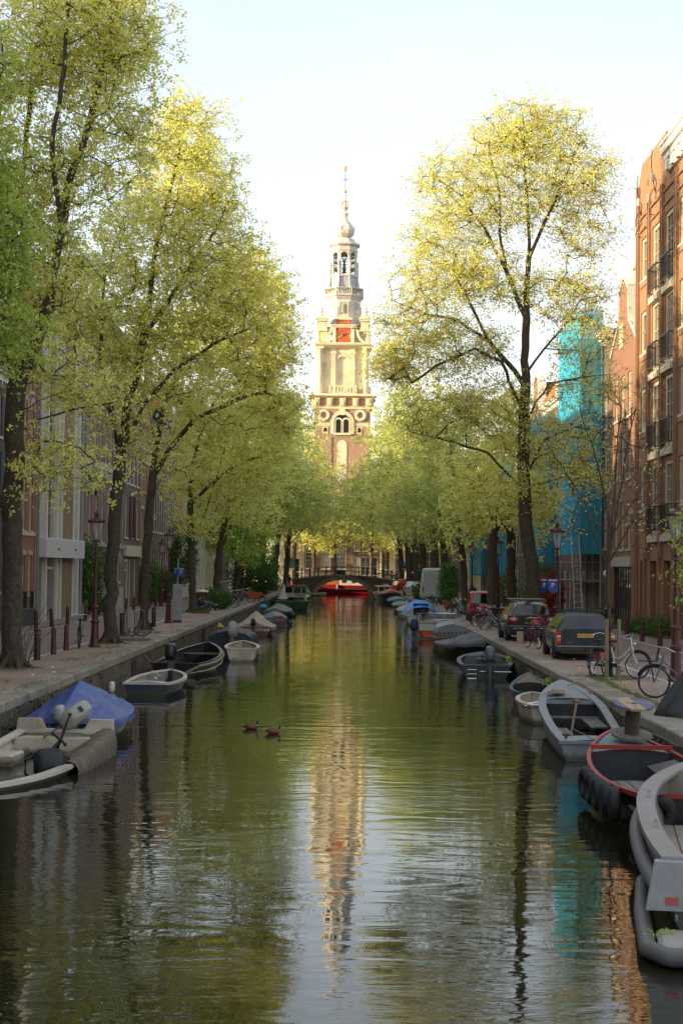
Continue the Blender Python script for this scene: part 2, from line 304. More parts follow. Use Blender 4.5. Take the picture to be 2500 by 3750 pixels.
# ---------------------------------------------------------------- arched bridge
BR = thing('arch_bridge', 'low brown brick arch bridge with iron railings across the canal', 'bridge', (-.45, YB0, 0))
bz = lambda x: 2.62-.018*(x*x)*.8                        # deck curve, x from the bridge centre
X0, X1 = -6.5, 6.3
up_ = [(X0+(X1-X0)*i/24, bz(X0+(X1-X0)*i/24)-.2) for i in range(25)]
ar = [(3.35*math.cos(PI*i/20), 1.95*math.sin(PI*i/20)-.02) for i in range(21)]
BST = brick('bridge_brick', (.22, .14, .10), (.17, .11, .08), (.19, .16, .13), .22, .065, 'xz', .01, patch=.6)
core = MB(); core.prism([(X0, -1)]+up_+[(X1, -1), (3.35, -1)]+ar+[(-3.35, -1)], 0, YB1-YB0)
core.build('wall', BST, BR)
STN = mat('voussoir_stone', (.30, .26, .21), .85, var=.3, scale=2, vary=.2)
for i in range(17):
    a0, a1 = PI*i/17+.012, PI*(i+1)/17-.012; q = MB(); r0, r1 = 1.0, (1.16 if i != 8 else 1.2)
    q.prism([(3.35*r*math.cos(a), (1.95*r+(r-1)*1.2)*math.sin(a)-.02) for r, a in ((r0, a0), (r1, a0), (r1, a1), (r0, a1))], -.03-.02*rnd.random(), .2); q.build('voussoir', STN, BR)
for i in range(16):
    xa, xb = X0-.2+(X1-X0+.4)*i/16+.01, X0-.2+(X1-X0+.4)*(i+1)/16-.01; q = MB(); q.prism([(xa, bz(xa)-.2), (xb, bz(xb)-.2), (xb, bz(xb)), (xa, bz(xa))], -.12, .32); q.build('coping_stone', GRAN, BR)
q = MB()
for i in range(24):
    xa, xb = X0-4+(X1-X0+8)*i/24, X0-4+(X1-X0+8)*(i+1)/24; za, zb = (max(QZ+.004, bz(x_)-.05) for x_ in (xa, xb)); q.add([(xa, .3, za), (xb, .3, zb), (xb, 4.9, zb), (xa, 4.9, za)], [(0, 1, 2, 3)])
q.build('deck', ROAD, BR)
IRON = mat('dark_green_iron', (.035, .045, .038), .5, .3, var=.2)
for yy in (.08, 4.92):
    for i in range(13):
        x = X0+.1+(X1-X0-.2)*i/12; z = bz(x); q = MB(); q.box(x-.05, x+.05, yy-.05, yy+.05, z-.02, z+1.0); q.ball((x, yy, z+1.08), .09, 5); q.box(x-.07, x+.07, yy-.07, yy+.07, z, z+.12); q.build('railing_post', IRON, BR)
    for h in (.5, .95):
        q = MB(); q.tube([(X0+(X1-X0)*i/24, yy, bz(X0+(X1-X0)*i/24)+h) for i in range(25)], .035, 5); q.build('rail', IRON, BR)
SG = thing('waterway_sign', 'white board with black arrow and red border on the bridge wall right of the arch', 'sign', (5.3-.45+.1, YB0-.06, 1.25))
MB().box(-.42, .42, -.03, 0, -.32, .32).build('border', mat('sign_red', (.55, .05, .04), .5), SG)
MB().box(-.36, .36, -.045, -.031, -.26, .26).build('board', mat('sign_white', (.75, .73, .7), .5, var=.05), SG)
q = MB(); q.box(-.1, .26, -.055, -.047, -.035, .035); q.prism([(-.27, 0), (-.08, .12), (-.08, -.12)], -.055, -.047); q.build('arrow', mat('sign_black', (.015, .015, .015), .5), SG)
# ---------------------------------------------------------------- church tower (about 70 m high, beyond the cross canal)
TY = 266.0; TX = P(1256, 1300, TY).x; TFY = TY+4.2
TW = thing('church_tower', 'tall cream and brick church tower with red clock, bell lantern and gilded vane', 'church tower', (TX, TFY, 0))
Zt = lambda y: P(1256, y, TY).z
CRM = mat('cream_stone', (.74, .64, .42), .75, var=.08, scale=1, dirt=(.42, .35, .24), dirt_amt=.7)
LEAD = mat('grey_lead', (.40, .41, .42), .55, var=.1, scale=1, dirt=(.30, .31, .33), dirt_amt=.5)
LEADP = mat('painted_lead', (.62, .58, .50), .6, var=.08, scale=1, dirt=(.40, .38, .35), dirt_amt=.7)
TBR = brick('tower_brick', (.44, .21, .12), (.37, .17, .095), (.45, .36, .25), .22, .065, 'xz', .01, patch=.25)
GOLD = mat('gold_leaf', (.85, .58, .16), .3, .9, var=.05); CLK = mat('clock_red', (.52, .09, .035), .5, var=.08)
DARK = mat('dark_opening', (.012, .012, .014), .9); BRZ = mat('bell_bronze', (.14, .13, .09), .45, .6)
def T(name, mb, m, par=TW, **k): return mb.build(name, m, par, **k)
def sq(prof): return MB().lathe([(r*math.sqrt(2), z) for r, z in prof], 4, (0, 0, 0), PI/4)
def oc(prof): return MB().lathe([(r/math.cos(PI/8), z) for r, z in prof], 8, (0, 0, 0), PI/8)
zb = [Zt(y) for y in (1700, 1498, 1487, 1459, 1452, 1443, 1412, 1275, 1262)]
T('brick_shaft', sq([(4.55, 0), (4.55, zb[1])]), TBR)
T('stone_band', sq([(4.66, zb[1]), (4.70, zb[2])]), CRM)
T('frieze', sq([(4.55, zb[2]), (4.55, zb[3])]), TBR)
for sx, sy, a in ((0, -1, 0), (-1, 0, -PI/2), (1, 0, PI/2)):
    for i in range(5):
        u = -4.2+2.1*i; q = MB(); q.prism([(u-.42, zb[2]), (u+.42, zb[2]), (u+.52, zb[3]), (u-.52, zb[3])], -5.0, -4.5); q.box(u-.2, u+.2, -5.08, -4.98, zb[2]+.15, zb[3]-.15)
        o = T('console_bracket', q, CRM); o.rotation_euler[2] = a
T('cornice', sq([(4.7, zb[3]), (5.2, zb[3]+.2), (5.2, zb[3]+.38), (5.45, zb[4]), (5.45, zb[4]+.12), (4.9, zb[5])]), CRM)
def win_arch(b, u, z0, z1, hw, y0, y1, n=10):
    pts = [(u-hw, z0)]+[(u-hw*math.cos(PI*i/n), z1-hw+hw*math.sin(PI*i/n)) for i in range(n+1)]+[(u+hw, z0)]; b.prism(pts, y0, y1)
def arch_band(b, u, z0, zc, r0, r1, y0, y1, n=12):
    for i in range(n):
        a0, a1 = PI*i/n, PI*(i+1)/n; b.prism([(u+r*math.cos(a), zc+r*math.sin(a)) for r, a in ((r0, a0), (r1, a0), (r1, a1), (r0, a1))], y0, y1)
    for s in (-1, 1):
        if zc > z0: b.box(*sorted((u+s*r0, u+s*r1)), y0, y1, z0, zc)
zc = Zt(1548)
q = MB(); arch_band(q, 0, Zt(1590), zc, 1.35, 1.9, -4.75, -4.5); q.prism([(-.35, zc+1.2), (.35, zc+1.2), (.5, zb[1]), (-.5, zb[1])], -4.78, -4.5); q.box(-1.42, 1.42, -4.78, -4.5, Zt(1594), Zt(1586))
for s in (-1, 1): q.box(*sorted((s*1.9, s*2.0)), -4.72, -4.5, Zt(1549), Zt(1538)); q.box(*sorted((s*2.0, s*4.57)), -4.62, -4.5, Zt(1562), Zt(1550))
T('arch_surround', q, CRM)
q = MB(); win_arch(q, 0, Zt(1588), zc+1.3, 1.3, -4.6, -4.5); T('tympanum', q, DARK)
q = MB()
for u in (-.62, .62): arch_band(q, u, Zt(1586), Zt(1545), .42, .68, -4.68, -4.52, 8)
q.box(-.12, .12, -4.66, -4.52, Zt(1586), Zt(1545)); T('window_tracery', q, CRM)
for u in (-.62, .62): q = MB(); win_arch(q, u, Zt(1586), Zt(1545)+.42, .42, -4.62, -4.56); T('louvre_opening', q, DARK)
for s in (-1, 1):
    q = MB(); q.torus((s*2.95, -4.62, Zt(1522)), .72, .26, 'y', 20, 6); T('round_surround', q, CRM)
    q = MB(); q.box(s*2.75-.45, s*2.75+.45, -4.64, -4.5, Zt(1590), Zt(1564)); T('window_frame', q, CRM)
    q = MB(); win_arch(q, s*2.75, Zt(1584), Zt(1567), .28, -4.66, -4.6, 6); T('small_window', q, DARK)
q = MB(); win_arch(q, 0, Zt(1760), Zt(1612), .8, -4.62, -4.5); T('blind_niche', q, CRM)
for s in (-1, 1): q = MB(); q.box(*sorted((s*1.7, s*4.75)), -4.68, -4.5, Zt(1900), Zt(1600)); T('brick_pilaster', q, TBR)
# square stage with corner columns, niche and balcony
T('square_stage', sq([(3.35, zb[5]), (3.35, zb[7])]), CRM)
for a in range(4):
    rr = PI/2*a; q = MB()
    q.box(-1.95, -1.2, -3.75, -3.3, zb[5], zb[7]); q.box(1.2, 1.95, -3.75, -3.3, zb[5], zb[7]); q.box(-2.05, -1.1, -3.82, -3.3, zb[7]-.9, zb[7]-.5); q.box(1.1, 2.05, -3.82, -3.3, zb[7]-.9, zb[7]-.5)
    q.box(-1.2, 1.2, -3.55, -3.3, zb[7]-1.4, zb[7]); arch_band(q, 0, zb[5], Zt(1322), .88, 1.2, -3.62, -3.34, 10); o = T('niche_pilasters', q, CRM); o.rotation_euler[2] = rr
    q = MB()
    q.box(-2.1, 2.1, -4.55, -4.3, zb[6]-.22, zb[6]); q.box(-2.1, 2.1, -4.6, -4.25, zb[5]-.02, zb[5]+.15)
    for u in (-2.1, 2.1): q.box(u-.14, u+.14, -4.6, -4.25, zb[5], zb[6]+.05)
    o = T('balcony_rail', q, CRM); o.rotation_euler[2] = rr
    if a in (0, 1, 3):
        for i in range(8): q = MB(); q.lathe([(.09, .12), (.16, .4), (.07, .8), (.13, 1.12)], 6, (-1.75+.5*i, -4.42, zb[5])); o = T('baluster', q, CRM); o.rotation_euler[2] = rr
for sx in (-1, 1):
    for sy in (-1, 1):
        q = MB(); c = (sx*3.75, sy*3.75, 0); hh = zb[7]-.6; q.lathe([(.62, zb[5]), (.62, zb[5]+1.3), (.5, zb[5]+1.35), (.42, zb[5]+1.5), (.44, zb[5]+3), (.37, hh-.2), (.42, hh), (.6, zb[7]-.05)], 12, c); T('corner_column', q, CRM)
        q = MB(); q.box(sx*3.75-.62, sx*3.75+.62, sy*3.75-.62, sy*3.75+.62, zb[7]-.06, zb[8]+.3); T('entablature_block', q, CRM)
T('architrave', sq([(3.75, zb[7]-.05), (4.25, zb[8]-.35), (4.6, zb[8]-.1), (4.7, zb[8]+.12), (3.5, zb[8]+.5)]), CRM)
# clock stage: concave leaded roof, corner blocks, clock cases
z0, z1 = zb[8]+.3, Zt(1180)
T('curved_roof', oc([(4.0, z0), (3.4, z0+.6), (2.95, z0+1.6), (2.75, Zt(1196)), (2.85, Zt(1160))]), LEAD)
for sx in (-1, 1):
    for sy in (-1, 1):
        q = MB(); c = (sx*3.45, sy*3.45)
        q.box(c[0]-.62, c[0]+.62, c[1]-.62, c[1]+.62, Zt(1210), Zt(1176)); q.box(c[0]-.85, c[0]+.85, c[1]-.85, c[1]+.85, Zt(1176), Zt(1168)); q.box(c[0]-.95, c[0]+.95, c[1]-.95, c[1]+.95, Zt(1168), Zt(1163)); q.box(c[0]-.7, c[0]+.7, c[1]-.7, c[1]+.7, Zt(1163), Zt(1157))
        q.box(c[0]-.8, c[0]+.8, c[1]-.8, c[1]+.8, Zt(1210)-.12, Zt(1210)+.3); T('corner_block', q, CRM)
        q = MB()
        for i in range(7):
            a0, a1 = PI/2*i/7, PI/2*(i+1)/7
            f = lambda a, r: (r*math.cos(a), z0+r*.0+2.6-2.5*math.sin(a))
            pts = [(1.6-1.5*math.sin(a)+d, z0+2.2-2.1*math.cos(a)+d*.3) for a, d in ((a0, 0), (a1, 0), (a1, .35), (a0, .35))]
            q.prism([(x*sx+sx*1.95, z) for x, z in pts], sy*3.9-.2, sy*3.9+.2)
        q.lathe([(.3, 0), (.42, .5), (.25, 1.1), (.32, 1.9), (.2, 2.4)], 6, (sx*4.05, sy*3.9, z0)); T('scroll_buttress', q, CRM)
        q = MB(); q.lathe([(.2, 0), (.28, .3), (.12, .5), (.34, .75), (.16, 1.1), (.24, 1.3), (.1, 1.7), (.13, 1.9), (.02, 2.7)], 6, (sx*3.6, sy*3.6, Zt(1157))); T('finial', q, LEADP)
zk0, zk1 = Zt(1256), Zt(1190)
for a in (0, PI/2, -PI/2):
    cl = bpy.data.objects.new('clock', None); COL.objects.link(cl); cl.parent = TW; cl.rotation_euler[2] = a
    q = MB(); zc_ = Zt(1226); hh = 1.22
    for x0, x1, y0, y1 in ((-1.75, -1.22, zc_-1.35, zc_+1.5), (1.22, 1.75, zc_-1.35, zc_+1.5), (-1.22, 1.22, zc_+1.22, zc_+1.5), (-1.22, 1.22, zc_-1.45, zc_-1.22)): q.box(x0, x1, -4.0, -2.6, y0, y1)
    q.box(-1.95, 1.95, -4.15, -2.6, zc_+1.5, zc_+1.72); q.build('clock_case', CRM, cl)
    q = MB(); q.box(-1.22, 1.22, -3.86, -2.6, zc_-1.22, zc_+1.22); q.build('clock_face', CLK, cl)
    q = MB(); q.torus((0, -3.87, zc_), 1.12, .03, 'y', 32, 4)
    q.build('ring', GOLD, cl)
    for i, s in enumerate(['XII', 'I', 'II', 'III', 'IV', 'V', 'VI', 'VII', 'VIII', 'IX', 'X', 'XI']):
        an = -2*PI*i/12; t = text(s, .34, GOLD, cl, (-math.sin(an)*.93, -3.90, zc_+math.cos(an)*.93), (PI/2, 0, 0), 'numeral', .012)
        t.rotation_euler = (Matrix.Rotation(-an, 4, 'Y') @ Matrix.Rotation(PI/2, 4, 'X')).to_euler(); 
    q = MB()
    for d, l, wd in ((62, .62, .10), (244, 1.0, .10), (62, 1.02, .06)):
        an = R(d); u = Vector((math.sin(an), 0, math.cos(an))); v = Vector((u.z, 0, -u.x)); c0 = Vector((0, -3.93, zc_))
        q.add([c0-v*wd-u*.15, c0+v*wd-u*.15, c0+v*wd*.6+u*l, c0-v*wd*.6+u*l]+[p_+Vector((0, -.03, 0)) for p_ in (c0-v*wd-u*.15, c0+v*wd-u*.15, c0+v*wd*.6+u*l, c0-v*wd*.6+u*l)], [(0, 1, 2, 3), (7, 6, 5, 4), (0, 4, 5, 1), (1, 5, 6, 2), (2, 6, 7, 3), (3, 7, 4, 0)])
    q.build('clock_hands', GOLD, cl)
    yp = bpy.data.objects.new('year_plate', None); COL.objects.link(yp); yp.parent = TW; yp.rotation_euler[2] = a
    q = MB(); q.box(-1.2, 1.2, -3.3, -2.5, zc_+1.72, zc_+2.62); q.build('plate', CLK, yp)
    text('1614', .82, GOLD, yp, (0.1, -3.31, zc_+2.14), (PI/2, 0, 0), 'year', .02)
    q = MB(); q.prism([(-1.45, zc_+2.62), (1.45, zc_+2.62), (1.45, zc_+2.78), (0, zc_+3.5), (-1.45, zc_+2.78)], -3.45, -2.4); q.prism([(-.75, zc_+2.84), (.75, zc_+2.84), (0, zc_+3.25)], -3.5, -3.45); q.build('pediment', CRM, yp)
# first octagon
z2, z3 = Zt(1166), Zt(1088)
T('octagon_drum', oc([(2.62, z2-.5), (2.62, z3)]), LEADP)
for k in range(8):
    a = k*PI/4; q = MB(); q.box(-.62, .62, -2.68, -2.6, z2+.75, z3-.55); o = T('panel', q, LEAD); o.rotation_euler[2] = a
    q = MB()
    for x0, x1, y0, y1 in ((-.78, -.62, z2+.6, z3-.4), (.62, .78, z2+.6, z3-.4), (-.62, .62, z3-.55, z3-.4), (-.62, .62, z2+.6, z2+.75)): q.box(x0, x1, -2.74, -2.6, y0, y1)
    o = T('panel_frame', q, CRM); o.rotation_euler[2] = a
    if k % 2 == 0:
        q = MB(); q.lathe([(.08, 0), (.26, .1), (.12, .35), (.24, .6), (.08, .85), (.2, 1.1), (.03, 1.5)], 6, (0, -2.76, z2+1.15)); o = T('gilt_ornament', q, GOLD if k == 0 else LEADP); o.rotation_euler[2] = a
T('octagon_cornice', oc([(2.65, z3-.05), (2.9, z3+.2), (2.95, z3+.35), (3.2, Zt(1077)), (3.25, Zt(1073)), (2.7, Zt(1072))]), LEADP)
z4, z5 = Zt(1072), Zt(1046)
T('gallery_rail', oc([(3.12, z5-.14), (3.22, z5-.1), (3.22, z5), (3.0, z5)]), LEADP); T('gallery_plinth', oc([(3.12, z4), (3.12, z4+.16), (2.95, z4+.16)]), LEADP)
for k in range(8):
    a = k*PI/4+PI/8; r = 3.1/math.cos(PI/8); q = MB(); q.lathe([(.14, z4), (.14, z5+.03)], 4, (r*math.cos(a), r*math.sin(a), 0), a+PI/4); T('gallery_post', q, LEADP)
    if k in (1, 2, 3, 0, 7, 4, 5, 6):
        a = k*PI/4; n_ = 6
        for i in range(n_):
            u = -1.05+2.1*(i+.5)/n_; q = MB(); q.lathe([(.05, z4+.15), (.1, z4+.45), (.05, z4+.75), (.08, z5-.12)], 5, (u, -3.1, 0)); o = T('gallery_baluster', q, LEADP); o.rotation_euler[2] = a
z6, z7 = Zt(1003), Zt(912)
T('upper_drum', oc([(2.2, z4), (2.15, z6)]), LEAD); T('string_course', oc([(2.2, z6-.02), (2.36, z6+.08), (2.36, z6+.22), (2.2, z6+.3)]), LEADP)
for k in range(8):
    a = k*PI/4+PI/8; q = MB()
    for i in range(6):
        t0, t1 = i/6, (i+1)/6; f = lambda t, d: (2.32+.75*(1-t)**2+d, z4+.1+(z6-z4-.1)*t); p = [f(t0, 0), f(t1, 0), f(t1, .22), f(t0, .22)]
        q.prism(p, -.14, .14)
    q.box(2.2, 2.55, -.12, .12, z6, z6+1.7); q.box(2.2, 2.42, -.1, .1, z6+1.7, z6+2.6); q.lathe([(.12, 0), (.18, .3), (.04, .9)], 5, (2.45, 0, z6+1.7))
    o = T('scroll_buttress', q, LEADP); o.rotation_euler[2] = a
# open bell lantern
zt = Zt(887); zo0, zo1 = Zt(992), Zt(912)
for k in range(8):
    a = k*PI/4; hw = 2.05*math.tan(PI/8); q = MB()
    q.box(-hw, -.52, -2.08, -1.75, zo0-.5, zt); q.box(.52, hw, -2.08, -1.75, zo0-.5, zt); q.box(-.52, .52, -2.08, -1.75, zo0-.5, zo0)
    n_ = 8
    for i in range(n_):
        a0, a1 = PI*i/n_, PI*(i+1)/n_; zc2 = zo1-.52; q.prism([(.52*math.cos(a0), zc2+.52*math.sin(a0)), (.52*math.cos(a0), zt), (.52*math.cos(a1), zt), (.52*math.cos(a1), zc2+.52*math.sin(a1))], -2.08, -1.75)
    q.torus((0, -2.1, zc2), .6, .06, 'y', 10, 5, 0, PI); o = T('lantern_arch', q, LEADP); o.rotation_euler[2] = a
    for i, (zz, rr) in enumerate(((zo0+.95, .42), (zo0+2.1, .32), (zo0+2.95, .2))):
        for u in ((0,) if i < 2 else (-.22, .22)):
            bl = [(.02, rr*1.5), (rr*.45, rr*1.45), (rr*.55, rr*1.1), (rr*.65, rr*.5), (rr*.95, .05), (rr, 0)]
            q = MB(); q.lathe(bl, 10, (u, -1.45, zz-rr*.6), cap=False); q.box(u-.03, u+.03, -1.48, -1.42, zz+rr*.85, zz+rr*1.1); o = T('bell', q, BRZ); o.rotation_euler[2] = a
    q = MB(); [q.box(-.52, .52, -1.5, -1.4, z_, z_+.08) for z_ in (zo0+1.55, zo0+2.6, zo0+3.35)]; o = T('bell_beam', q, BRZ); o.rotation_euler[2] = a
T('lantern_cornice', oc([(2.1, zt-.9), (2.2, zt-.82), (2.2, zt-.7), (2.1, zt-.65), (2.1, zt-.1), (2.5, zt+.1), (2.55, zt+.3), (2.1, zt+.55), (1.75, zt+.75), (1.6, zt+1.15), (1.2, zt+1.4), (.75, zt+1.5)]), LEADP)
zo = Zt(829)
T('onion_dome', oc([(.72, Zt(862)), (.66, Zt(853)), (1.15, Zt(848)), (1.5, Zt(840)), (1.62, zo), (1.58, zo+.25), (1.4, Zt(812)), (1.0, Zt(800)), (.62, Zt(792)), (.42, Zt(782)), (.38, Zt(770)), (.52, Zt(766)), (.55, Zt(763)), (.28, Zt(757)), (.25, Zt(752)), (.3, Zt(748))]), LEADP)
for k in range(8): q = MB(); a = k*PI/4+PI/8; q.lathe([(.05, 0), (.12, .2), (.05, .45), (.02, .9)], 5, (1.72*math.cos(a), 1.72*math.sin(a), zo+.1)); T('dome_finial', q, LEADP)
q = MB(); q.lathe([(.3, Zt(749)), (.34, Zt(745)), (.26, Zt(735)), (.14, Zt(720)), (.12, Zt(700)), (.2, Zt(690)), (.13, Zt(686))], 8); T('spire_needle', q, LEADP)
for k in range(8):
    a = k*PI/4; pts = [(.3, Zt(748)), (.62, Zt(738)), (.66, Zt(731)), (.45, Zt(721)), (.16, Zt(714))]; q = MB(); q.tube([(r*math.cos(a), r*math.sin(a), z_) for r, z_ in pts], .05, 5); T('crown_rib', q, GOLD)
q = MB(); q.ball((0, 0, Zt(679)), .30, 8); T('ball', q, GOLD)
q = MB(); q.tube([(0, 0, Zt(676)), (0, 0, Zt(600))], .05, 5); q.tube([(-.62, 0, Zt(637)), (.6, 0, Zt(633))], .035, 5); q.torus((0, 0, Zt(635)), .2, .03, 'y', 12, 4); T('cross', q, mat('gilt_iron', (.30, .28, .24), .4, .6))
q = MB(); q.prism([(-.1, Zt(607)), (.12, Zt(606)), (.38, Zt(597)), (.35, Zt(588)), (.15, Zt(582)), (-.1, Zt(586)), (-.22, Zt(594))], -.04, .04); T('weather_vane', q, GOLD)
# ---------------------------------------------------------------- houses
FCR = mat('cream_frame_paint', (.62, .54, .40), .55, var=.06, dirt=(.42, .36, .27), dirt_amt=.3)
FWH = mat('white_frame_paint', (.70, .68, .62), .5, var=.05, dirt=(.45, .43, .38), dirt_amt=.25)
GLS = glass('window_glass', (.015, .02, .022), .05, (.22, .20, .16)); BLK = mat('black_paint', (.012, .013, .014), .45, var=.3); DGR = mat('dark_green_paint', (.012, .03, .022), .45, var=.2)
STO = mat('sandstone_trim', (.42, .36, .27), .8, var=.1, dirt=(.25, .22, .17)); PIPE = mat('zinc_pipe', (.30, .31, .32), .5, .4, var=.15)
TILE = brick('roof_tiles', (.30, .12, .06), (.24, .09, .05), (.12, .05, .03), .22, .28, 'xz', .02); SLATE = mat('slate', (.10, .10, .11), .6, var=.25, scale=4)
INT = mat('dark_interior', (.02, .02, .022), .9)
WC = {}
def window_mesh(w, h, nx, ny, fm, fw=.10, split=True, sill=True, mt=.028):
    key = (round(w, 2), round(h, 2), nx, ny, fm.name, fw, sill)
    if key in WC: return WC[key]
    b = MB(); y0, y1 = .07, .17
    b.box(0, fw, y0, y1, 0, h); b.box(w-fw, w, y0, y1, 0, h); b.box(fw, w-fw, y0+.001, y1, 0, fw); b.box(fw, w-fw, y0+.001, y1, h-fw, h)
    for i in range(1, nx): x = fw+(w-2*fw)*i/nx; t = mt; b.box(x-t/2, x+t/2, y0+.03, y1-.004, fw, h-fw)
    for j in range(1, ny):
        z = fw+(h-2*fw)*j/ny; t = mt*2.2 if (split and j == ny//2) else mt; b.box(fw, w-fw, y0+.028, y1-.006, z-t/2, z+t/2)
    if sill: b.box(-.06, w+.06, -.06, .08, -.1, 0)
    p = MB(); p.box(fw*.5, w-fw*.5, y1-.03, y1-.015, fw*.5, h-fw*.5)
    WC[key] = (b.mesh('window', fm), p.mesh('pane', GLS)); return WC[key]
def add_window(par, x, z, w, h, nx=2, ny=2, fm=FCR, **k):
    a, g = window_mesh(w, h, nx, ny, fm, **k); o = put('window', a, par, (x, 0, z)); put('pane', g, o); return o
DC = {}
def add_door(par, x, w, h, dm=DGR, fm=FCR, z=.0):
    o = MB(); o.box(0, .12, .0, .2, 0, h); o.box(w-.12, w, .0, .2, 0, h); o.box(.12, w-.12, .001, .2, h-.14, h); o.box(.12, w-.12, .03, .2, h-.75, h-.65)
    f = o.build('door_frame', fm, par, loc=(x, 0, z)); d = MB(); d.box(.12, w-.12, .12, .17, 0, h-.75); d.box(.22, w-.22, .10, .12, .2, 1.0); d.box(.22, w-.22, .10, .12, 1.1, h-.9); d.build('door', dm, f)
    MB().box(.12, w-.12, .14, .15, h-.65, h-.14).build('pane', GLS, f); MB().ball((w-.25, .08, 1.05), .035, 5).build('handle', mat('brass', (.5, .35, .12), .35, .9), f)
def house(name, label, side, a, bb, H, wm, rows, Xf=None, roof='flat', rm=None, depth=9, trim=FWH, cor=.35, ridge=3.0, xoff=0, cat='house', group='canal houses'):
    """rows: (z, h, [(x, w, kind, nx, ny, frame), ...]) heights above the pavement"""
    W = bb-a
    if side == 'L': loc, rz = ((Xf or -14.1), a, QZ), PI/2
    elif side == 'R': loc, rz = ((Xf or 13.4), bb, QZ), -PI/2
    else: loc, rz = (a, Xf, QZ), 0
    t = thing(name, label, cat, loc, rz, group); q = MB(); zc = 0.0; T_ = .38; g = .004
    for z, h, ws in sorted(rows, key=lambda r: r[0]):
        if z > zc: q.box(g, W-g, 0, T_, zc, z)
        xc = g
        for w_ in sorted(ws, key=lambda r: r[0]):
            if w_[0] > xc: q.box(xc, w_[0], 0, T_, z, z+h)
            xc = w_[0]+w_[1]
        q.box(xc, W-g, 0, T_, z, z+h); zc = z+h
    if zc < H: q.box(g, W-g, 0, T_, zc, H)
    q.box(g, W-g, T_+.002, depth, -.02, H-.002); q.build('wall', wm, t)
    for z, h, ws in rows:
        for w_ in ws:
            x, w, k, nx, ny, fm = (list(w_)+['s', 2, 2, FCR][len(w_)-2:])[:6]
            if k == 'd': add_door(t, x, w, h, fm=fm, z=z)
            elif k == 'o': MB().box(x, x+w, T_-.03, T_-.01, z, z+h).build('recess', INT, t)
            else: add_window(t, x, z, w, h, nx, ny, fm)
            if k == 'a':
                aq = MB(); arch_band(aq, x+w/2, z+h-.01, z+h-.01, w/2, w/2+.2, -.03, .1, 8); aq.build('brick_arch', trim, t)
            if k == 'l': MB().box(x-.08, x+w+.08, -.03, .06, z+h, z+h+.22).build('lintel', trim, t)
    if roof in ('flat', 'ridge'):
        c = MB(); c.box(-.05, W+.05, -.45, .1, H, H+.12); c.box(0, W, -.3, .1, H-.28, H); c.box(-.08, W+.08, -.52, .1, H+.12, H+.22)
        for i in range(int(W/.9)): c.box(.3+i*.9, .45+i*.9, -.28, 0, H-.5, H-.28)
        c.build('cornice', trim, t)
    if roof in ('flat', 'ridge'):
        MB().prism([(0.1, H+.1), (depth/2, H+ridge), (depth-.1, H+.1)], g+.01, W-g-.01, 'x').build('roof', rm or TILE, t)
    if roof in ('neck', 'point'):
        nw = W*.36; pts = [(g, H), (g, H+.15)]+([(W*.12, H+.7), (W/2-nw/2-.15, H+1.4), (W/2-nw/2, H+3.0), (W/2, H+3.7), (W/2+nw/2, H+3.0), (W/2+nw/2+.15, H+1.4), (W*.88, H+.7)] if roof == 'neck' else [(W/2-.4, H+3.6), (W/2+.4, H+3.6)])+[(W-g, H+.15), (W-g, H)]
        MB().prism(pts, 0, .4).build('gable', wm, t); c = MB()
        for p0, p1 in zip(pts[1:-2], pts[2:-1]):
            d = Vector((p1[0]-p0[0], 0, p1[1]-p0[1])); n_ = Vector((-d.z, 0, d.x)).normalized()*.16; A, B = Vector((p0[0], 0, p0[1])), Vector((p1[0], 0, p1[1]))
            vs = [A, B, B+n_, A+n_]; vs = [v+Vector((0, -.08, 0)) for v in vs]+[v+Vector((0, .5, 0)) for v in vs]
            c.add(vs, [(0, 1, 2, 3), (7, 6, 5, 4), (0, 4, 5, 1), (1, 5, 6, 2), (2, 6, 7, 3), (3, 7, 4, 0)])
        c.build('gable_coping', trim, t)
        MB().prism([(g+.05, H-.01), (W/2, H+3.2), (W-g-.05, H-.01)], .41, depth).build('roof', rm or TILE, t)
    return t
def row(z, h, W, n, w, k='s', nx=2, ny=2, fm=FCR, m=None):
    m = (W-n*w)/(n+1) if m is None else m; gp = (W-2*m-n*w)/max(1, n-1) if n > 1 else 0
    return (z, h, [(m+i*(w+gp), w, k, nx, ny, fm) for i in range(n)])
BR_RED = brick('red_brick', (.34, .125, .07), (.27, .095, .055), (.24, .17, .12), patch=.2)
BR_TAN = brick('tan_brick', (.32, .20, .09), (.27, .165, .075), (.22, .17, .11), patch=.2)
BR_PUR = brick('purple_brick', (.28, .155, .13), (.22, .125, .11), (.27, .22, .19), patch=.25)
BR_BRN = brick('brown_brick', (.20, .115, .08), (.155, .09, .07), (.20, .16, .13), patch=.3)
BR_BIG = brick('reddish_brown_brick', (.40, .205, .10), (.35, .17, .08), (.26, .16, .09), patch=.15)
BR_ORG = brick('orange_brick', (.42, .16, .07), (.36, .13, .06), (.35, .27, .2), patch=.2)
PL_WHT = mat('white_plaster', (.60, .58, .53), .8, var=.05, scale=.8, dirt=(.42, .40, .35)); PL_CRM = mat('cream_plaster', (.62, .54, .36), .8, var=.06, scale=.8, dirt=(.42, .36, .24))
PL_DRK = mat('charcoal_plaster', (.045, .05, .055), .7, var=.2); PL_GRY = mat('grey_panel', (.44, .42, .38), .6, var=.05, scale=1)
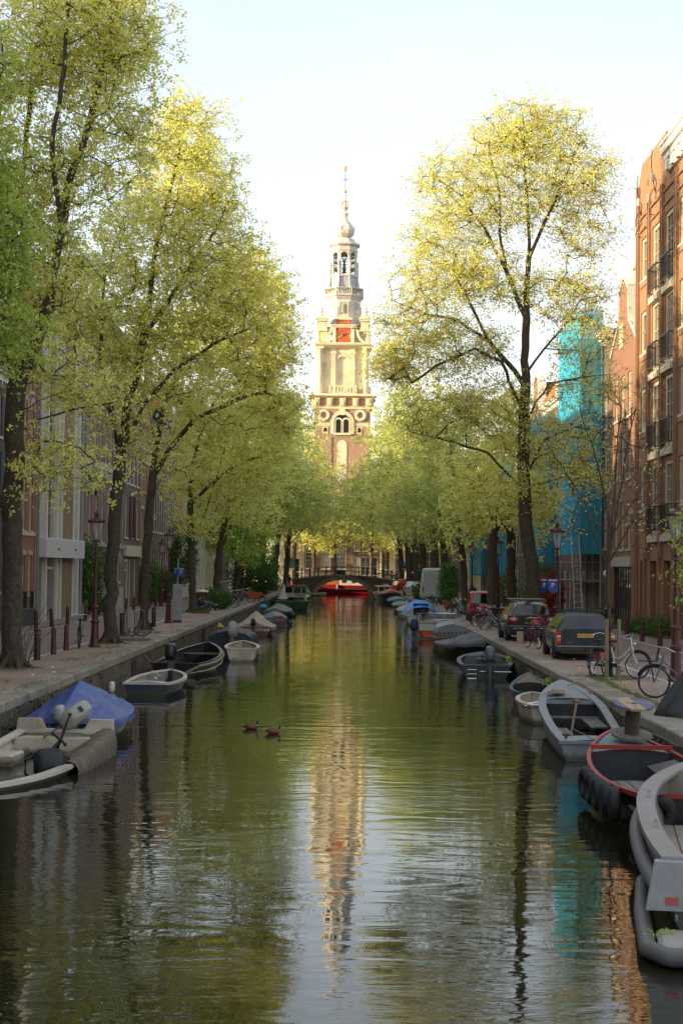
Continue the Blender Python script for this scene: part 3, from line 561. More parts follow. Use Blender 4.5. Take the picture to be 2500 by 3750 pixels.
# left bank, from the camera outwards
house('canal_house', 'long brick warehouse beside the camera on the left bank', 'L', -14, 22.9, 15.5, BR_BRN, [row(1.2, 2.2, 36.9, 12, 1.1), row(4.8, 2.2, 36.9, 12, 1.1)], roof='ridge')  # out of view, added to keep low sun off the near right boats
house('canal_house', 'plain brick house nearest the picture on the left bank', 'L', 23, 34, 15.5, BR_BRN, [row(1.2, 2.2, 11, 4, 1.1), row(4.8, 2.2, 11, 4, 1.1), row(8.2, 2, 11, 4, 1.1)], roof='ridge')  # this and the next two are unseen, added to shade the right bank
house('canal_house', 'tall red brick house left of the charcoal one, hidden by the first tree', 'L', 34, 46, 17.0, BR_RED, [row(1.2, 2.2, 12, 5, 1.1), row(4.8, 2.2, 12, 5, 1.1), row(8.2, 2, 12, 5, 1.1)], roof='ridge')
house('canal_house', 'brown brick house beyond the left edge of the picture', 'L', 46, 58.5, 15.0, BR_BRN, [row(1.2, 2.2, 12.5, 5, 1.1), row(4.8, 2.2, 12.5, 5, 1.1), row(8.2, 2, 12.5, 5, 1.1)], roof='ridge')
t = house('canal_house', 'charcoal house with pale window frames behind the first tree trunk', 'L', 58.5, 67.3, 10.3, PL_DRK, [row(1.6, 2.3, 8.8, 4, 1.25, 's', 2, 2, FWH), row(5.0, 2.3, 8.8, 4, 1.25, 's', 2, 2, FCR), row(7.9, 1.7, 8.8, 4, 1.25, 's', 2, 2, FCR)], roof='ridge', rm=SLATE, ridge=3.6)
t = house('canal_house', 'red brick house with cream sashes and brick arches beside the modern white front', 'L', 67.3, 74.1, 12.4, BR_RED, [row(1.38, 1.75, 6.8, 4, .8, 'l', 1, 2, FCR), row(4.2, 2.35, 6.8, 4, .8, 'a', 1, 2, FCR), row(7.45, 2.1, 6.8, 4, .8, 'a', 1, 2, FCR), row(10.4, 1.4, 6.8, 3, .8, 'l', 1, 2, FCR)], roof='point', rm=SLATE, trim=STO)
for z in (4.05, 7.3): MB().box(0, 6.8, -.05, .0, z-.06, z+.08).build('stone_band', FCR, t)
MB().box(0.02, 6.78, -.04, -.005, 0, .72).build('plinth', PL_DRK, t)
for i in range(4):
    x = (6.8-3.2)/5*(i+1)+.8*i; q = MB(); [q.box(x+.02+j*.1, x+.04+j*.1, -.12, -.1, .8, 1.5) for j in range(8)]; q.box(x, x+.8, -.13, -.09, 1.5, 1.54); q.build('window_guard', BLK, t)
# modern white-framed front
t = house('modern_canal_house', 'modern house front of white fins, grey panels and a tan brick strip', 'L', 74.1, 85.8, 16.6, PL_GRY, [(0, 3.05, [(2.6, 2.4, 'o'), (.5, 1.2, 'o')]), (3.9, 10.6, [(2.55, 1.9, 's', 2, 9, FCR), (.35, .7, 's', 1, 9, FCR)])], roof='none', cat='house')
for x, w in ((.02, .22), (2.35, .18), (5.2, .18), (6.35, .16), (9.75, .22), (11.35, .3)): MB().box(x, x+w, -.10, -.003, 0, 16.9).build('fin', FWH, t)
MB().box(6.54, 9.73, -.05, -.004, 0, 16.6).build('brick_panel', BR_TAN, t)
q = MB(); q.bev(.05, 10.9, -.5, -.11, 3.05, 3.95, .02); q.build('canopy_beam', mat('canopy_white', (.60, .59, .58), .5, var=.04), t)
for x in (3.2, 7.9): MB().box(x, x+.1, -.56, -.501, 3.4, 3.5).build('spotlight', BLK, t)
MB().box(3.1, 4.2, .2, .26, 0, 2.5).build('door', mat('faded_pink_door', (.42, .30, .24), .6), t); MB().box(3.15, 3.6, .16, .2, .1, 1.0).build('door_panel', mat('door_red', (.25, .03, .02), .5), t); MB().box(2.6, 5.0, .1, .2, 2.5, 2.62).build('transom_bar', FWH, t)
MB().box(0, 11.7, -.3, 1.6, -.002, .09).build('doorstep', mat('grey_slab', (.26, .24, .22), .8), t)
q = MB(); q.tube([(0.0, -.12, 0), (0.0, -.12, 12.5)], .07, 6); q.build('drainpipe', PIPE, t)
q = MB(); q.tube([(11.66, -.2, 0), (11.66, -.2, 14)], .07, 6); q.build('drainpipe', PIPE, t)
t = house('canal_house', 'wide purple-brown brick house with arched openings and a stone base', 'L', 85.8, 103.2, 16.5, BR_PUR, [row(1.7, 1.1, 17.4, 7, 1.0, 'a', 1, 2, FCR, m=1.2), row(4.0, 2.6, 17.4, 7, 1.0, 'a', 1, 3, FCR, m=1.2), row(8.6, 2.0, 17.4, 8, 1.0, 's', 1, 2, FCR), row(11.8, 2.0, 17.4, 8, 1.0, 's', 1, 2, FCR)], roof='ridge', trim=STO)
MB().box(.01, 17.39, -.06, -.004, 0, 1.35).build('plinth', STO, t); MB().box(.01, 17.39, -.12, -.004, 7.7, 8.1).build('string_course', STO, t); MB().box(.01, 17.39, -.08, -.004, 3.75, 3.95).build('string_course', STO, t)
MB().box(2, 16, -.05, -.004, 8.2, 8.5).build('stone_panel', FCR, t)
for x in (3.3, 5.6): q = MB(); q.tube([(x, -.06, 6.6), (x, -.06, 8.0)], .05, 4); q.build('wall_anchor', BLK, t)
t = house('canal_house', 'narrow house with red shutters above a tall cream door surround', 'L', 103.2, 111.5, 14.6, BR_BRN, [(0, 3.1, [(.8, 1.5, 'd'), (2.9, 1.2, 's', 1, 3, FCR), (5.2, 1.5, 's', 1, 3, FCR)]), row(4.5, 2.6, 8.3, 4, 1.1, 's', 1, 2, FWH), row(8, 2.2, 8.3, 4, 1.1, 's', 1, 2, FWH), row(11, 1.8, 8.3, 4, 1.1)], roof='neck')
for x in (2.6, 4.6): MB().box(x, x+1.0, -.08, -.03, 4.4, 7.2).build('shutter', mat('shutter_red', (.09, .012, .010), .6), t)
MB().box(.3, 7.6, -.2, -.004, 3.3, 4.0).build('fascia', FCR, t)
t = house('canal_house', 'orange brick house with white bands and wall lamps on the left bank', 'L', 111.5, 117.5, 14.8, BR_ORG, [row(1.2, 2.0, 6, 3, 1.0, 'l'), row(4.4, 2.2, 6, 3, 1.0, 'l'), row(7.8, 2, 6, 3, 1.0, 'l'), row(10.8, 1.8, 6, 3, 1.0, 'l')], roof='point')
t = house('canal_house', 'brown house with two close rows of tall white windows', 'L', 117.5, 135, 13.8, BR_BRN, [row(.9, 3.0, 17.5, 11, 1.1, 's', 1, 3, FWH), row(5.2, 3.0, 17.5, 11, 1.1, 's', 1, 3, FWH), row(9.4, 2.6, 17.5, 11, 1.1, 's', 1, 3, FWH)], roof='ridge', trim=BLK)
t = house('canal_house', 'orange brick house with cream windows squeezed beside the long white front', 'L', 135, 140, 15, BR_ORG, [row(z, 2.1, 5, 2, 1.3, 's', 2, 2) for z in (1.3, 4.8, 8.2, 11.4)], roof='neck')
t = house('canal_house', 'long white rendered house with iron railings at its base', 'L', 140, 163, 12.4, PL_WHT, [row(1.6, 1.8, 23, 7, 1.0, 's', 2, 2), row(5, 2, 23, 7, 1.1), row(8.6, 1.8, 23, 7, 1.1)], roof='ridge')
for i, (a, b_, H, m_, rf, lb) in enumerate(((163, 171, 15, PL_CRM, 'neck', 'cream house with brown shutters half way down the left bank'), (171, 179, 14, PL_CRM, 'point', 'cream house with a dark doorway further down the left bank'), (179, 187, 15.4, PL_DRK, 'flat', 'dark grey house near the bridge on the left bank'), (187, 196, 13.6, BR_BRN, 'neck', 'brown house near the left end of the bridge'), (196, 208, 14.5, PL_WHT, 'flat', 'white corner house at the left end of the bridge'))):
    t = house('canal_house', lb, 'L', a, b_, H, m_, [row(z, 2.1, b_-a, 4 if i > 3 else 3, 1.0, 's', 2, 3, FWH if i % 2 else FCR) for z in (1.0, 4.5, 7.9, 11)], roof=rf)
    if i < 2: [MB().box(x, x+.5, -.06, -.01, 4.4, 6.7).build('shutter', mat('shutter_brown', (.14, .06, .035), .6), t) for x in (.3, 2.2, 4.4, 6.6)]
# right bank
def big_building():
    W, H = 26.1, 20.55; t = thing('office_building', 'large reddish brown brick building with brick ribs, cream windows and iron balconies', 'building', (13.4, 76.1, QZ), -PI/2, 'buildings on the right bank')
    cols = [(.85, 1.6, 'n'), (3.55, 1.95, 'f'), (6.5, 1.95, 'f'), (9.6, 1.65, 'n'), (12.6, 1.95, 'f'), (15.6, 1.95, 'f'), (18.7, 1.65, 'n'), (21.7, 1.95, 'f')]
    tops = [7.44, 11.06, 14.6, 18.0]; q = MB(); hN, hF = 1.95, 3.05
    # wall as columns: solid strips between, and infill above/below each opening
    xc = .003
    for x, w_, k in cols:
        q.box(xc, x, 0, .45, 3.2, H); xc = x+w_; h = hN if k == 'n' else hF; zc = 3.2
        for tp in tops: q.box(x, x+w_, 0, .45, zc, tp-h); zc = tp
        q.box(x, x+w_, 0, .45, zc, H)
    q.box(xc, W, 0, .45, 3.2, H)
    g = [(.95, 1.3), (2.75+.65, 2.3), (6.4, 2.3), (9.5, 2.3), (12.5, 2.3), (15.5, 2.3), (18.6, 2.3), (21.6, 2.3)]; xc = .003
    for x, w_ in g: q.box(xc, x, 0, .45, 0, 3.2); xc = x+w_
    q.box(xc, W, 0, .45, 0, 3.2); q.box(.003, W, 1.6, 12, -.02, H-.002); q.box(.003, 1.0, .45, 1.6, 0, H-.01); q.box(.003, W, .451, 1.6, 3.2, 3.5)
    q.prism([(.003, H), (.003, H+.1), (.9, H+.95), (6.6, H+1.0), (6.6, H)], 0, .45); q.build('wall', BR_BIG, t)
    for x, w_, k in cols:
        for tp in tops:
            h = hN if k == 'n' else hF
            o = add_window(t, x, tp-h, w_, h, 3 if k == 'f' else 2, 5 if k == 'f' else 2, FCR, fw=.17, sill=True, split=False)
            if k == 'f':
                b = MB(); z = tp-h; b.box(x-.05, x+w_+.05, -.22, -.17, z+1.12, z+1.18); b.box(x-.05, x+w_+.05, -.22, -.17, z+.1, z+.15)
                for j in range(15): xx = x+w_*j/14; b.box(xx-.008, xx+.008, -.203, -.187, z+.12, z+1.15)
                for xx in (x-.04, x+w_+.04): b.box(xx-.02, xx+.02, -.2, 0, z+1.12, z+1.17); b.box(xx-.02, xx+.02, -.2, 0, z+.1, z+.14)
                b.build('balcony_railing', BLK, t); c = MB(); c.box(x-.1, x+w_+.1, -.16, .1, z-.38, z-.1); c.build('balcony_sill', FCR, t)
            else: c = MB(); c.box(x-.05, x+w_+.05, -.05, .02, tp-h-.32, tp-h-.1); c.build('brick_sill', BR_BIG, t)
    RB = brick('rib_brick', (.34, .15, .08), (.29, .12, .065), (.28, .18, .12), .11, .065, 'xz', .012, patch=.2)
    for x in (.0, .38, 2.78, 3.16, 5.85, 6.2, 8.9, 9.25, 11.7, 12.1, 14.9, 15.2, 17.9, 18.3, 20.9, 21.2):
        MB().box(x+.003, x+.16, -.12, -.002, 3.3 if x > 1 else 0, H-1.2 if x > .5 else H).build('brick_rib', RB, t)
    for x0, x1 in ((.6, 2.7), (3.4, 5.75), (6.4, 8.8), (9.5, 11.6)):
        for z in (18.35, 18.95): c = MB(); c.box(x0, x1, -.07, -.002, z, z+.1); c.build('brick_moulding', RB, t)
    for x in (2.5, 5.8, 8.85, 11.9): MB().box(x, x+.16, -.16, .3, 0, 3.6).build('pilaster', BR_BIG, t)
    c = MB(); c.box(7.3, W, -.26, .2, H-.5, H-.25); c.box(7.3, W, -.38, .2, H-.25, H+.1); c.box(7.4, W, -.14, .2, H-1.0, H-.5); c.box(7.25, W, -.44, .2, H+.1, H+.22)
    for i in range(14): c.box(7.6+i*1.1, 8.05+i*1.1, -.25, -.13, H-.98, H-.52)
    c.build('cornice', FWH, t); MB().box(7.3, W, .2, 11, H, H+1.0).build('attic', BR_BIG, t)
    for x in (1.05, 4.5):                                 # three-armed wall lamps
        l = bpy.data.objects.new('wall_lamp', None); COL.objects.link(l); l.parent = t; b = MB(); z = 19.1 if x < 2 else 19.4
        b.tube([(x, -.03, z-1.0), (x-.05, -.3, z-.95), (x+.08, -.32, z-.8), (x, -.05, z-.4), (x, -.03, z)], .02, 5)
        ends = []
        for dx, dz in ((1.6, 1.35), (2.1, .15), (1.15, -.55)):
            pts = [(x+dx*math.sin(PI/2*s), -.05-.5*s, z+dz*(1-math.cos(PI/2*s))+.12*math.sin(PI*s)) if dz < .8 else (x+dx*(1-math.cos(PI/2*s)), -.05-.5*s, z+dz*math.sin(PI/2*s)) for s in [i/8 for i in range(9)]]
            b.tube(pts, .02, 5); ends.append(pts[-1])
        b.build('bracket', BLK, l)
        for e in ends: c = MB(); c.lathe([(.06, -.16), (.08, -.1), (.08, .12), (.03, .18)], 8, e); c.build('lamp_shade', FWH, l)
    return t
big_building()
t = house('canal_house', 'red brick gabled house with cream windows between blue net and big building', 'R', 76.15, 83.6, 13.4, BR_RED,
    [(0, 2.95, [(.95, 5.2, 'b', 7, 3, BLK)]), (3.8, 2.3, [(1.15, 1.0, 's', 1, 2, FCR), (3.0, 1.0, 's', 1, 2, FCR), (4.9, 1.0, 's', 1, 2, FCR)]), (7.2, 2.3, [(1.15, 1.0, 's', 1, 2, FCR), (3.0, 1.0, 's', 1, 2, FCR), (4.9, 1.0, 's', 1, 2, FCR)]), (10.2, 2.1, [(1.15, 1.0, 's', 1, 2, FCR), (3.0, 1.0, 's', 1, 2, FCR), (4.9, 1.0, 's', 1, 2, FCR)]), ], roof='neck', trim=FWH, rm=SLATE, group='buildings on the right bank')
MB().box(2.6, 3.6, -.06, -.01, 13.7, 14.9).build('loft_window', FCR, t); q = MB(); q.box(3.6, 4.9, .5, 1.6, 13, 17.5); q.box(3.5, 5.0, .4, 1.7, 17.5, 17.75); q.build('chimney', STO, t)
MB().box(.8, 6.3, -.12, -.004, 2.95, 3.42).build('lintel_band', PL_GRY, t)
q = MB(); q.ball((.6, -.3, 2.6), .17, 8); q.build('globe_light', FWH, t)
for x in (1.0, 2.55, 4.4, 6.2): q = MB(); q.box(x, x+.04, -.07, -.03, 9.6, 10.5); q.build('wall_anchor', BLK, t)
RH = [(83.6, 94, 15, BR_BRN, 'flat', 'brick house behind the tallest blue scaffold net'), (94, 102, 12.0, BR_BRN, 'flat', 'brown house just beyond the tallest blue net'), (102, 113, 13.4, BR_RED, 'ridge', 'house with a steep orange tiled roof above the second blue net'), (113, 121, 13, BR_RED, 'neck', 'red brick gabled house behind the big elm'), (121, 130, 12, BR_BRN, 'flat', 'brown house between the blue nets on the right bank'), (130, 139, 12.5, PL_CRM, 'flat', 'cream house behind the third blue net'), (139, 155, 13, BR_RED, 'ridge', 'long red brick house on the right bank'), (155, 164, 12, BR_BRN, 'flat', 'brown house behind the farthest blue net'), (164, 176, 13.5, PL_CRM, 'neck', 'sunny cream rendered house on the right bank'), (176, 190, 12.5, PL_CRM, 'flat', 'cream corner house with dark sashes near the bridge'), (190, 208, 13, BR_BRN, 'neck', 'brown house at the right end of the bridge')]
for a, b_, H, m_, rf, lb in RH:
    n = max(2, int((b_-a)/2.3)); t = house('canal_house', lb, 'R', a, b_, H, m_, [(0, 2.7, [(.6, 1.2, 'd')]+[(2.4+1.9*i, 1.1, 's', 1, 2, FCR) for i in range(n-1) if 2.4+1.9*i+1.1 < b_-a-.3])]+[row(z, 2.1, b_-a, n, 1.05, 's', 2, 3, FCR) for z in (3.9, 7.1, 10.1) if z+2.1 < H], roof=rf, ridge=4.2 if a == 102 else (1.2 if a == 94 else 3), group='buildings on the right bank')
    if a == 102:
        q = MB(); sl = mat('orange_roof_tile', (.55, .17, .05), .8, var=.2, scale=3)
        for i in range(21):
            x = .1+i*.5; q = MB(); q.prism([(-.25, 13.75), (-.1, 13.75), (2.4, 18.15), (2.25, 18.15)], x, x+.44, 'x'); q.build('roof_tile', sl, t)
        MB().box(7.4, 8.6, -.1, 1.4, 12.2, 14.8).build('dormer', FWH, t)
# beyond the cross canal, facing the camera
def back(lb, a, b_, H, m_, rows, rf='flat', tr=FWH): return house('canal_house', lb, 'B', a, b_, H, m_, rows, Xf=YC+6, roof=rf, trim=tr, rm=SLATE, ridge=1.0, group='houses beyond the bridge')
back('brown brick house with tall many-paned white windows behind the middle of the bridge', -6.0, .62, 11.6, BR_BRN,
     [(.0, 2.45, [(4.55, 1.25, 'o')]), (2.5, 4.6, [(.15, 1.35, 's', 4, 8, FWH), (2.3, 1.35, 's', 4, 8, FWH), (4.5, 1.35, 's', 4, 8, FWH)]), (7.9, 2.4, [(.15, 1.35, 's', 4, 4, FWH), (2.3, 1.35, 's', 4, 4, FWH), (4.5, 1.35, 's', 4, 4, FWH)])])
back('brown house with a cream shopfront behind the right of the bridge', .66, 4.55, 11.2, BR_BRN,
     [(.3, 4.0, [(.25, .95, 's', 1, 3, FCR), (1.3, 1.35, 's', 2, 3, FCR), (2.75, .95, 's', 1, 3, FCR)]), (5.1, 2.1, [(.3, .85, 's', 3, 4, FWH), (1.45, 1.0, 's', 3, 4, FWH), (2.75, .85, 's', 3, 4, FWH)]), (8.2, 2.0, [(.3, .85, 's', 3, 4, FWH), (1.45, 1.0, 's', 3, 4, FWH), (2.75, .85, 's', 3, 4, FWH)])], tr=FCR)
back('house with a cream front of four tall dark windows behind the bridge end', 4.6, 8.6, 10.8, PL_CRM,
     [(.8, 4.9, [(.3, 1.2, 's', 2, 3, FCR), (2.2, 1.2, 's', 2, 3, FCR)]), (7.1, 2, [(.3, 1.0, 's', 3, 4, FWH), (2.3, 1.0, 's', 3, 4, FWH)])], tr=FCR)
back('cream and brown house behind the trunks at the right bridge end', 8.65, 15.5, 13.2, BR_BRN, [(.6, 4.6, [(.3, 1.3, 's', 2, 3, FCR), (2.4, 1.3, 's', 2, 3, FCR), (4.6, 1.3, 's', 2, 3, FCR)]), row(6.8, 2, 6.8, 3, 1.0, 's', 3, 4, FWH), row(9.8, 2, 6.8, 3, 1.0, 's', 3, 4, FWH)])
back('plain brown house far right beyond the cross canal', 15.6, 30, 13, BR_BRN, [row(1.0, 2.3, 14.4, 6, 1.1, 's', 2, 3, FWH), row(4.6, 2.3, 14.4, 6, 1.1, 's', 2, 3, FWH), row(8.2, 2.1, 14.4, 6, 1.1, 's', 2, 3, FWH)])
back('narrow grey stone house left of the many-paned brown house', -9.6, -6.05, 12.5, STO, [row(1.0, 3, 3.5, 2, .9, 's', 1, 3), row(5, 2.4, 3.5, 2, .9), row(8.6, 2, 3.5, 2, .9)])
back('white house with a dark shopfront beyond the left bank', -24, -16.2, 9.0, PL_WHT, [(0.2, 2.9, [(.4, 6.8, 'b', 6, 3, BLK)]), row(4.4, 1.8, 7.8, 3, 1.0)])
back('brown house far left beyond the cross canal', -40, -24.1, 13, BR_BRN, [row(1.0, 2.3, 15.9, 6, 1.1, 's', 2, 3, FWH), row(4.6, 2.3, 15.9, 6, 1.1, 's', 2, 3, FWH), row(8.2, 2.1, 15.9, 6, 1.1, 's', 2, 3, FWH)])
t = house('canal_house', 'ochre house closing the far street left of the bridge', 'B', -17, -8.5, 11, PL_CRM, [row(.5, 2.6, 8.5, 4, 1.2, 's', 2, 3), row(4.2, 2.2, 8.5, 4, 1.1), row(7.5, 2, 8.5, 4, 1.1)], Xf=268, group='houses beyond the bridge')
# ---------------------------------------------------------------- scaffolds wrapped in blue debris net
NETS = clearmat('blue_net_dense', (.06, .60, .92), .97, .7, True); NETT = clearmat('blue_net_sheer', (.07, .50, .72), .78, .6, True); ALU = mat('scaffold_tube', (.42, .43, .44), .45, .6, var=.2); PLK = mat('scaffold_board', (.33, .25, .15), .85, var=.3)
def scaffold(y0, y1, zt, zbm, lb):
    xf = 12.2; t = thing('scaffold', lb, 'scaffold', (xf, y0, QZ), 0, 'scaffolds with blue nets on the right bank'); D, Lg = 1.15, y1-y0
    n = max(2, int(Lg/2.2))
    for i in range(n+1):
        for x in (.06, D-.05): q = MB(); q.tube([(x, .08+(Lg-.16)*i/n, 0), (x, .08+(Lg-.16)*i/n, zt)], .04, 6); q.build('pole', ALU, t)
    z = 2.2; k = 0
    while z < zt:
        q = MB(); 
        for x in (.06, D-.05): q.tube([(x, 0, z), (x, Lg, z)], .03, 5); q.tube([(x, 0, z+1.0), (x, Lg, z+1.0)], .025, 5)
        for i in range(n+1): q.tube([(0, .08+(Lg-.16)*i/n, z-.05), (D, .08+(Lg-.16)*i/n, z-.05)], .03, 5)
        q.build('ledger', ALU, t)
        for i in range(4): q = MB(); q.box(.1+i*.25, .33+i*.25, .02, Lg-.02, z, z+.05); q.build('platform_board', PLK, t)
        z += 2.0
    # net with gentle folds
    def cloth(pa, pb, m, name, n_=26, amp=.06, nm=None):
        pa, pb = Vector(pa), Vector(pb); d = pb-pa; nrm = Vector((d.y, -d.x, 0)).normalized(); r = random.Random(int(y0*7+len(name))); rows = []
        for j in range(15):
            zz = zbm+(zt+.15-zbm)*j/14; rows.append([pa+d*(i/n_)+nrm*(amp*math.sin(i*1.9+.4*math.sin(j*.7))*(.5+.5*abs(math.sin(j*PI*1.75)))+.03*r.uniform(-1, 1))+Vector((0, 0, zz)) for i in range(n_+1)])
        MB().grid(rows).build(name, m, t, smooth=60)
    cloth((-.06, 0, 0), (-.06, Lg, 0), NETS, 'net_front'); cloth((-.06, -.02, 0), (D-.05, -.02, 0), NETT, 'net_end', 10, .04)
    return t
scaffold(86, 94.5, 16.3, 3.6, 'tallest scaffold wrapped in blue net, next to the red brick gabled house'); scaffold(104.5, 111.5, 12.4, 2.6, 'scaffold in blue net just behind the leaning elm trunk')
scaffold(130.5, 137, 11.5, 2.2, 'scaffold in blue net behind the wisteria lamp post'); scaffold(157, 163, 11.5, 2.2, 'farthest scaffold in blue net beside the cream house')
# ---------------------------------------------------------------- trees
BARK = mat('bark', (.07, .052, .035), .95, var=.55, scale=9, bump=.5, bscale=20, dirt=(.10, .105, .05), dirt_amt=.7)
YG = leafmat('leaf_yellow_green', [(.44, .43, .10), (.53, .50, .14), (.35, .40, .09), (.56, .49, .17), (.40, .42, .11)], .5)
GR = leafmat('leaf_green', [(.20, .29, .04), (.26, .34, .05), (.32, .37, .06), (.15, .22, .035)], .45)
EL = leafmat('leaf_elm', [(.46, .46, .10), (.36, .45, .09), (.54, .46, .15), (.46, .36, .13), (.42, .47, .10)], .5)
MG = leafmat('leaf_mid_green', [(.30, .31, .07), (.24, .29, .06), (.36, .34, .08), (.20, .25, .06)], .5)
DG = leafmat('leaf_dark_green', [(.05, .11, .02), (.08, .14, .025), (.04, .085, .018)], .3)
def leaves_mesh(name, centers, size, m, rng, per=6, rad=.12, flat=.8):
    """rhombic leaves scattered round cluster centres"""
    n = len(centers)*per; c = np.repeat(np.asarray(centers), per, 0)+rng.normal(0, rad, (n, 3))*np.array([1, 1, flat])
    u = rng.normal(size=(n, 3)); u /= np.linalg.norm(u, axis=1)[:, None]; v = rng.normal(size=(n, 3)); v -= (v*u).sum(1)[:, None]*u; v /= np.linalg.norm(v, axis=1)[:, None]
    s = size*rng.uniform(.6, 1.25, (n, 1)); V = np.empty((n, 4, 3)); V[:, 0] = c-u*s; V[:, 1] = c-v*s*.55; V[:, 2] = c+u*s; V[:, 3] = c+v*s*.55
    me = bpy.data.meshes.new(name); me.vertices.add(n*4); me.vertices.foreach_set('co', V.reshape(-1)); me.loops.add(n*4); me.loops.foreach_set('vertex_index', np.arange(n*4))
    me.polygons.add(n); me.polygons.foreach_set('loop_start', np.arange(n)*4); me.polygons.foreach_set('loop_total', np.full(n, 4)); me.materials.append(m); me.update(calc_edges=True); return me
def frusta(name, A, B, ra, rb, da, db, m):
    """tapered limb pieces, all at once"""
    n = len(A); K = 6; ref = np.where(np.abs(da[:, 2:3]) < .95, [[0, 0, 1.]], [[1., 0, 0]])
    def ring(p, d, r):
        a = np.cross(d, ref); a /= np.linalg.norm(a, axis=1)[:, None]+1e-9; b = np.cross(d, a); t = np.arange(K)*2*PI/K
        return p[:, None]+(a[:, None]*np.cos(t)[None, :, None]+b[:, None]*np.sin(t)[None, :, None])*r[:, None, None]
    V = np.concatenate([ring(A, da, ra), ring(B, db, rb)], 1).reshape(-1, 3); i = np.arange(n)[:, None]*2*K; k = np.arange(K)
    F = np.stack([i+k, i+(k+1) % K, i+(k+1) % K+K, i+k+K], 2).reshape(-1, 4)
    me = bpy.data.meshes.new(name); me.vertices.add(len(V)); me.vertices.foreach_set('co', V.reshape(-1)); me.loops.add(F.size); me.loops.foreach_set('vertex_index', F.reshape(-1))
    me.polygons.add(len(F)); me.polygons.foreach_set('loop_start', np.arange(len(F))*4); me.polygons.foreach_set('loop_total', np.full(len(F), 4)); me.materials.append(m); me.update(calc_edges=True)
    me.polygons.foreach_set('use_smooth', [True]*len(F)); return me
def grow(base, limbs, blobs, n, seed, r0, sub=6, per=6, lsize=.1, crad=.12, lm=YG, up=.35, spread=.45, rexp=2.5, twig=.004):
    """limbs: polylines (first = trunk) in world space; blobs: (centre, radii, weight). Returns trunk and crown meshes relative to base"""
    rng = np.random.default_rng(seed); base = np.array(base, float); nodes = []; par = []
    def addline(pts, start):
        p = start
        for a, b in zip(pts[:-1], pts[1:]):
            a, b = np.array(a, float), np.array(b, float); k = max(1, int(np.linalg.norm(b-a)/.45))
            for i in range(1, k+1): nodes.append(a+(b-a)*i/k+rng.normal(0, .025, 3)*(i < k)); par.append(p); p = len(nodes)-1
    nodes.append(np.array(limbs[0][0], float)); par.append(-1); addline(limbs[0], 0)
    for l in limbs[1:]:
        a = np.array(l[0], float); d = [np.linalg.norm(x-a) for x in nodes]; j = int(np.argmin(d)); addline([nodes[j]]+list(l[1:]), j)
    ntr = len(nodes); wts = np.array([b[2] for b in blobs], float); wts /= wts.sum(); at = []
    for _ in range(n):
        b = blobs[rng.choice(len(blobs), p=wts)]; v = rng.normal(size=3); v /= np.linalg.norm(v); v *= rng.uniform(.12, 1)**.42; at.append(np.array(b[0])+v*np.array(b[1]))
    at = np.array(at); T0 = np.array(nodes); dd = np.min(np.linalg.norm(at[:, None]-T0[None], axis=2), 1) if len(at)*len(T0) < 4e6 else np.linalg.norm(at-T0[-1], axis=1)
    at = at[np.argsort(dd)]; cap = 60000; arr = np.zeros((cap, 3)); arr[:ntr] = T0; cnt = ntr; par = list(par); tips = []; minn = 3
    for p in at:
        d = arr[minn:cnt]-p; dist = np.linalg.norm(d, axis=1); cost = dist+up*np.maximum(0, d[:, 2]+.1*dist)*1.6; j = int(np.argmin(cost))+minn; D = dist[j-minn]; k = max(1, int(D/.4)); a = arr[j].copy(); pj = j
        sag = rng.normal(0, .12, 3)*min(1, D); sag[2] -= .06*D
        for i in range(1, k+1):
            s = i/k; q = a+(p-a)*s+sag*math.sin(PI*s)+(rng.normal(0, .03, 3) if i < k else 0); arr[cnt] = q; par.append(pj); pj = cnt; cnt += 1
            if cnt >= cap-50: break
        tips.append(pj)
        if cnt >= cap-50: break
    pos = arr[:cnt]; par = np.array(par); acc = np.zeros(cnt); main = np.full(cnt, -1)
    acc[tips] += .0075**rexp
    best = np.zeros(cnt)
    for i in range(cnt-1, 0, -1):
        if acc[i] == 0: acc[i] = .007**rexp
        p = par[i]; acc[p] += acc[i]
        if acc[i] > best[p]: best[p] = acc[i]; main[p] = i
    rad = acc**(1/rexp); rad *= 1; sc = r0/rad[0]; rad = np.where(rad > .03, rad*(1+(sc-1)*np.clip((rad-.03)/(rad[0]-.03), 0, 1)), rad)
    h = pos[:, 2]-base[2]; rad = rad*(1+.30*np.exp(-np.maximum(h, 0)/.35)*(np.arange(cnt) < ntr))
    dr = np.zeros((cnt, 3)); dr[1:] = pos[1:]-pos[par[1:]]; dr[0] = (0, 0, 1); dr /= np.linalg.norm(dr, axis=1)[:, None]+1e-9
    ds = dr.copy(); hm = main >= 0; ds[hm] += dr[main[hm]]; ds /= np.linalg.norm(ds, axis=1)[:, None]+1e-9
    i = np.arange(1, cnt); p = par[1:]; ism = main[p] == i; ra = np.where(ism, rad[p], np.minimum(rad[p], rad[i]*1.25)); da = np.where(ism[:, None], ds[p], dr[i])
    A, B, RA, RB, DA, DB = [pos[p]], [pos[i]], [ra], [rad[i]], [da], [ds[i]]
    tp = pos[np.array(tips)]; sc2 = np.repeat(tp, sub, 0)+rng.normal(0, spread, (len(tp)*sub, 3))*np.array([1, 1, .75]); st = np.repeat(tp, sub, 0); dv = sc2-st; dl = np.linalg.norm(dv, axis=1)[:, None]; dv = dv/(dl+1e-6)
    A.append(st); B.append(sc2); RA.append(np.full(len(st), twig*1.5)); RB.append(np.full(len(st), twig*.6)); DA.append(dv); DB.append(dv)
    tm = frusta('trunk', np.concatenate(A)-base, np.concatenate(B)-base, np.concatenate(RA), np.concatenate(RB), np.concatenate(DA), np.concatenate(DB), BARK)
    cm = leaves_mesh('crown', np.concatenate([sc2, tp])-base, lsize, lm, rng, per, crad); return tm, cm
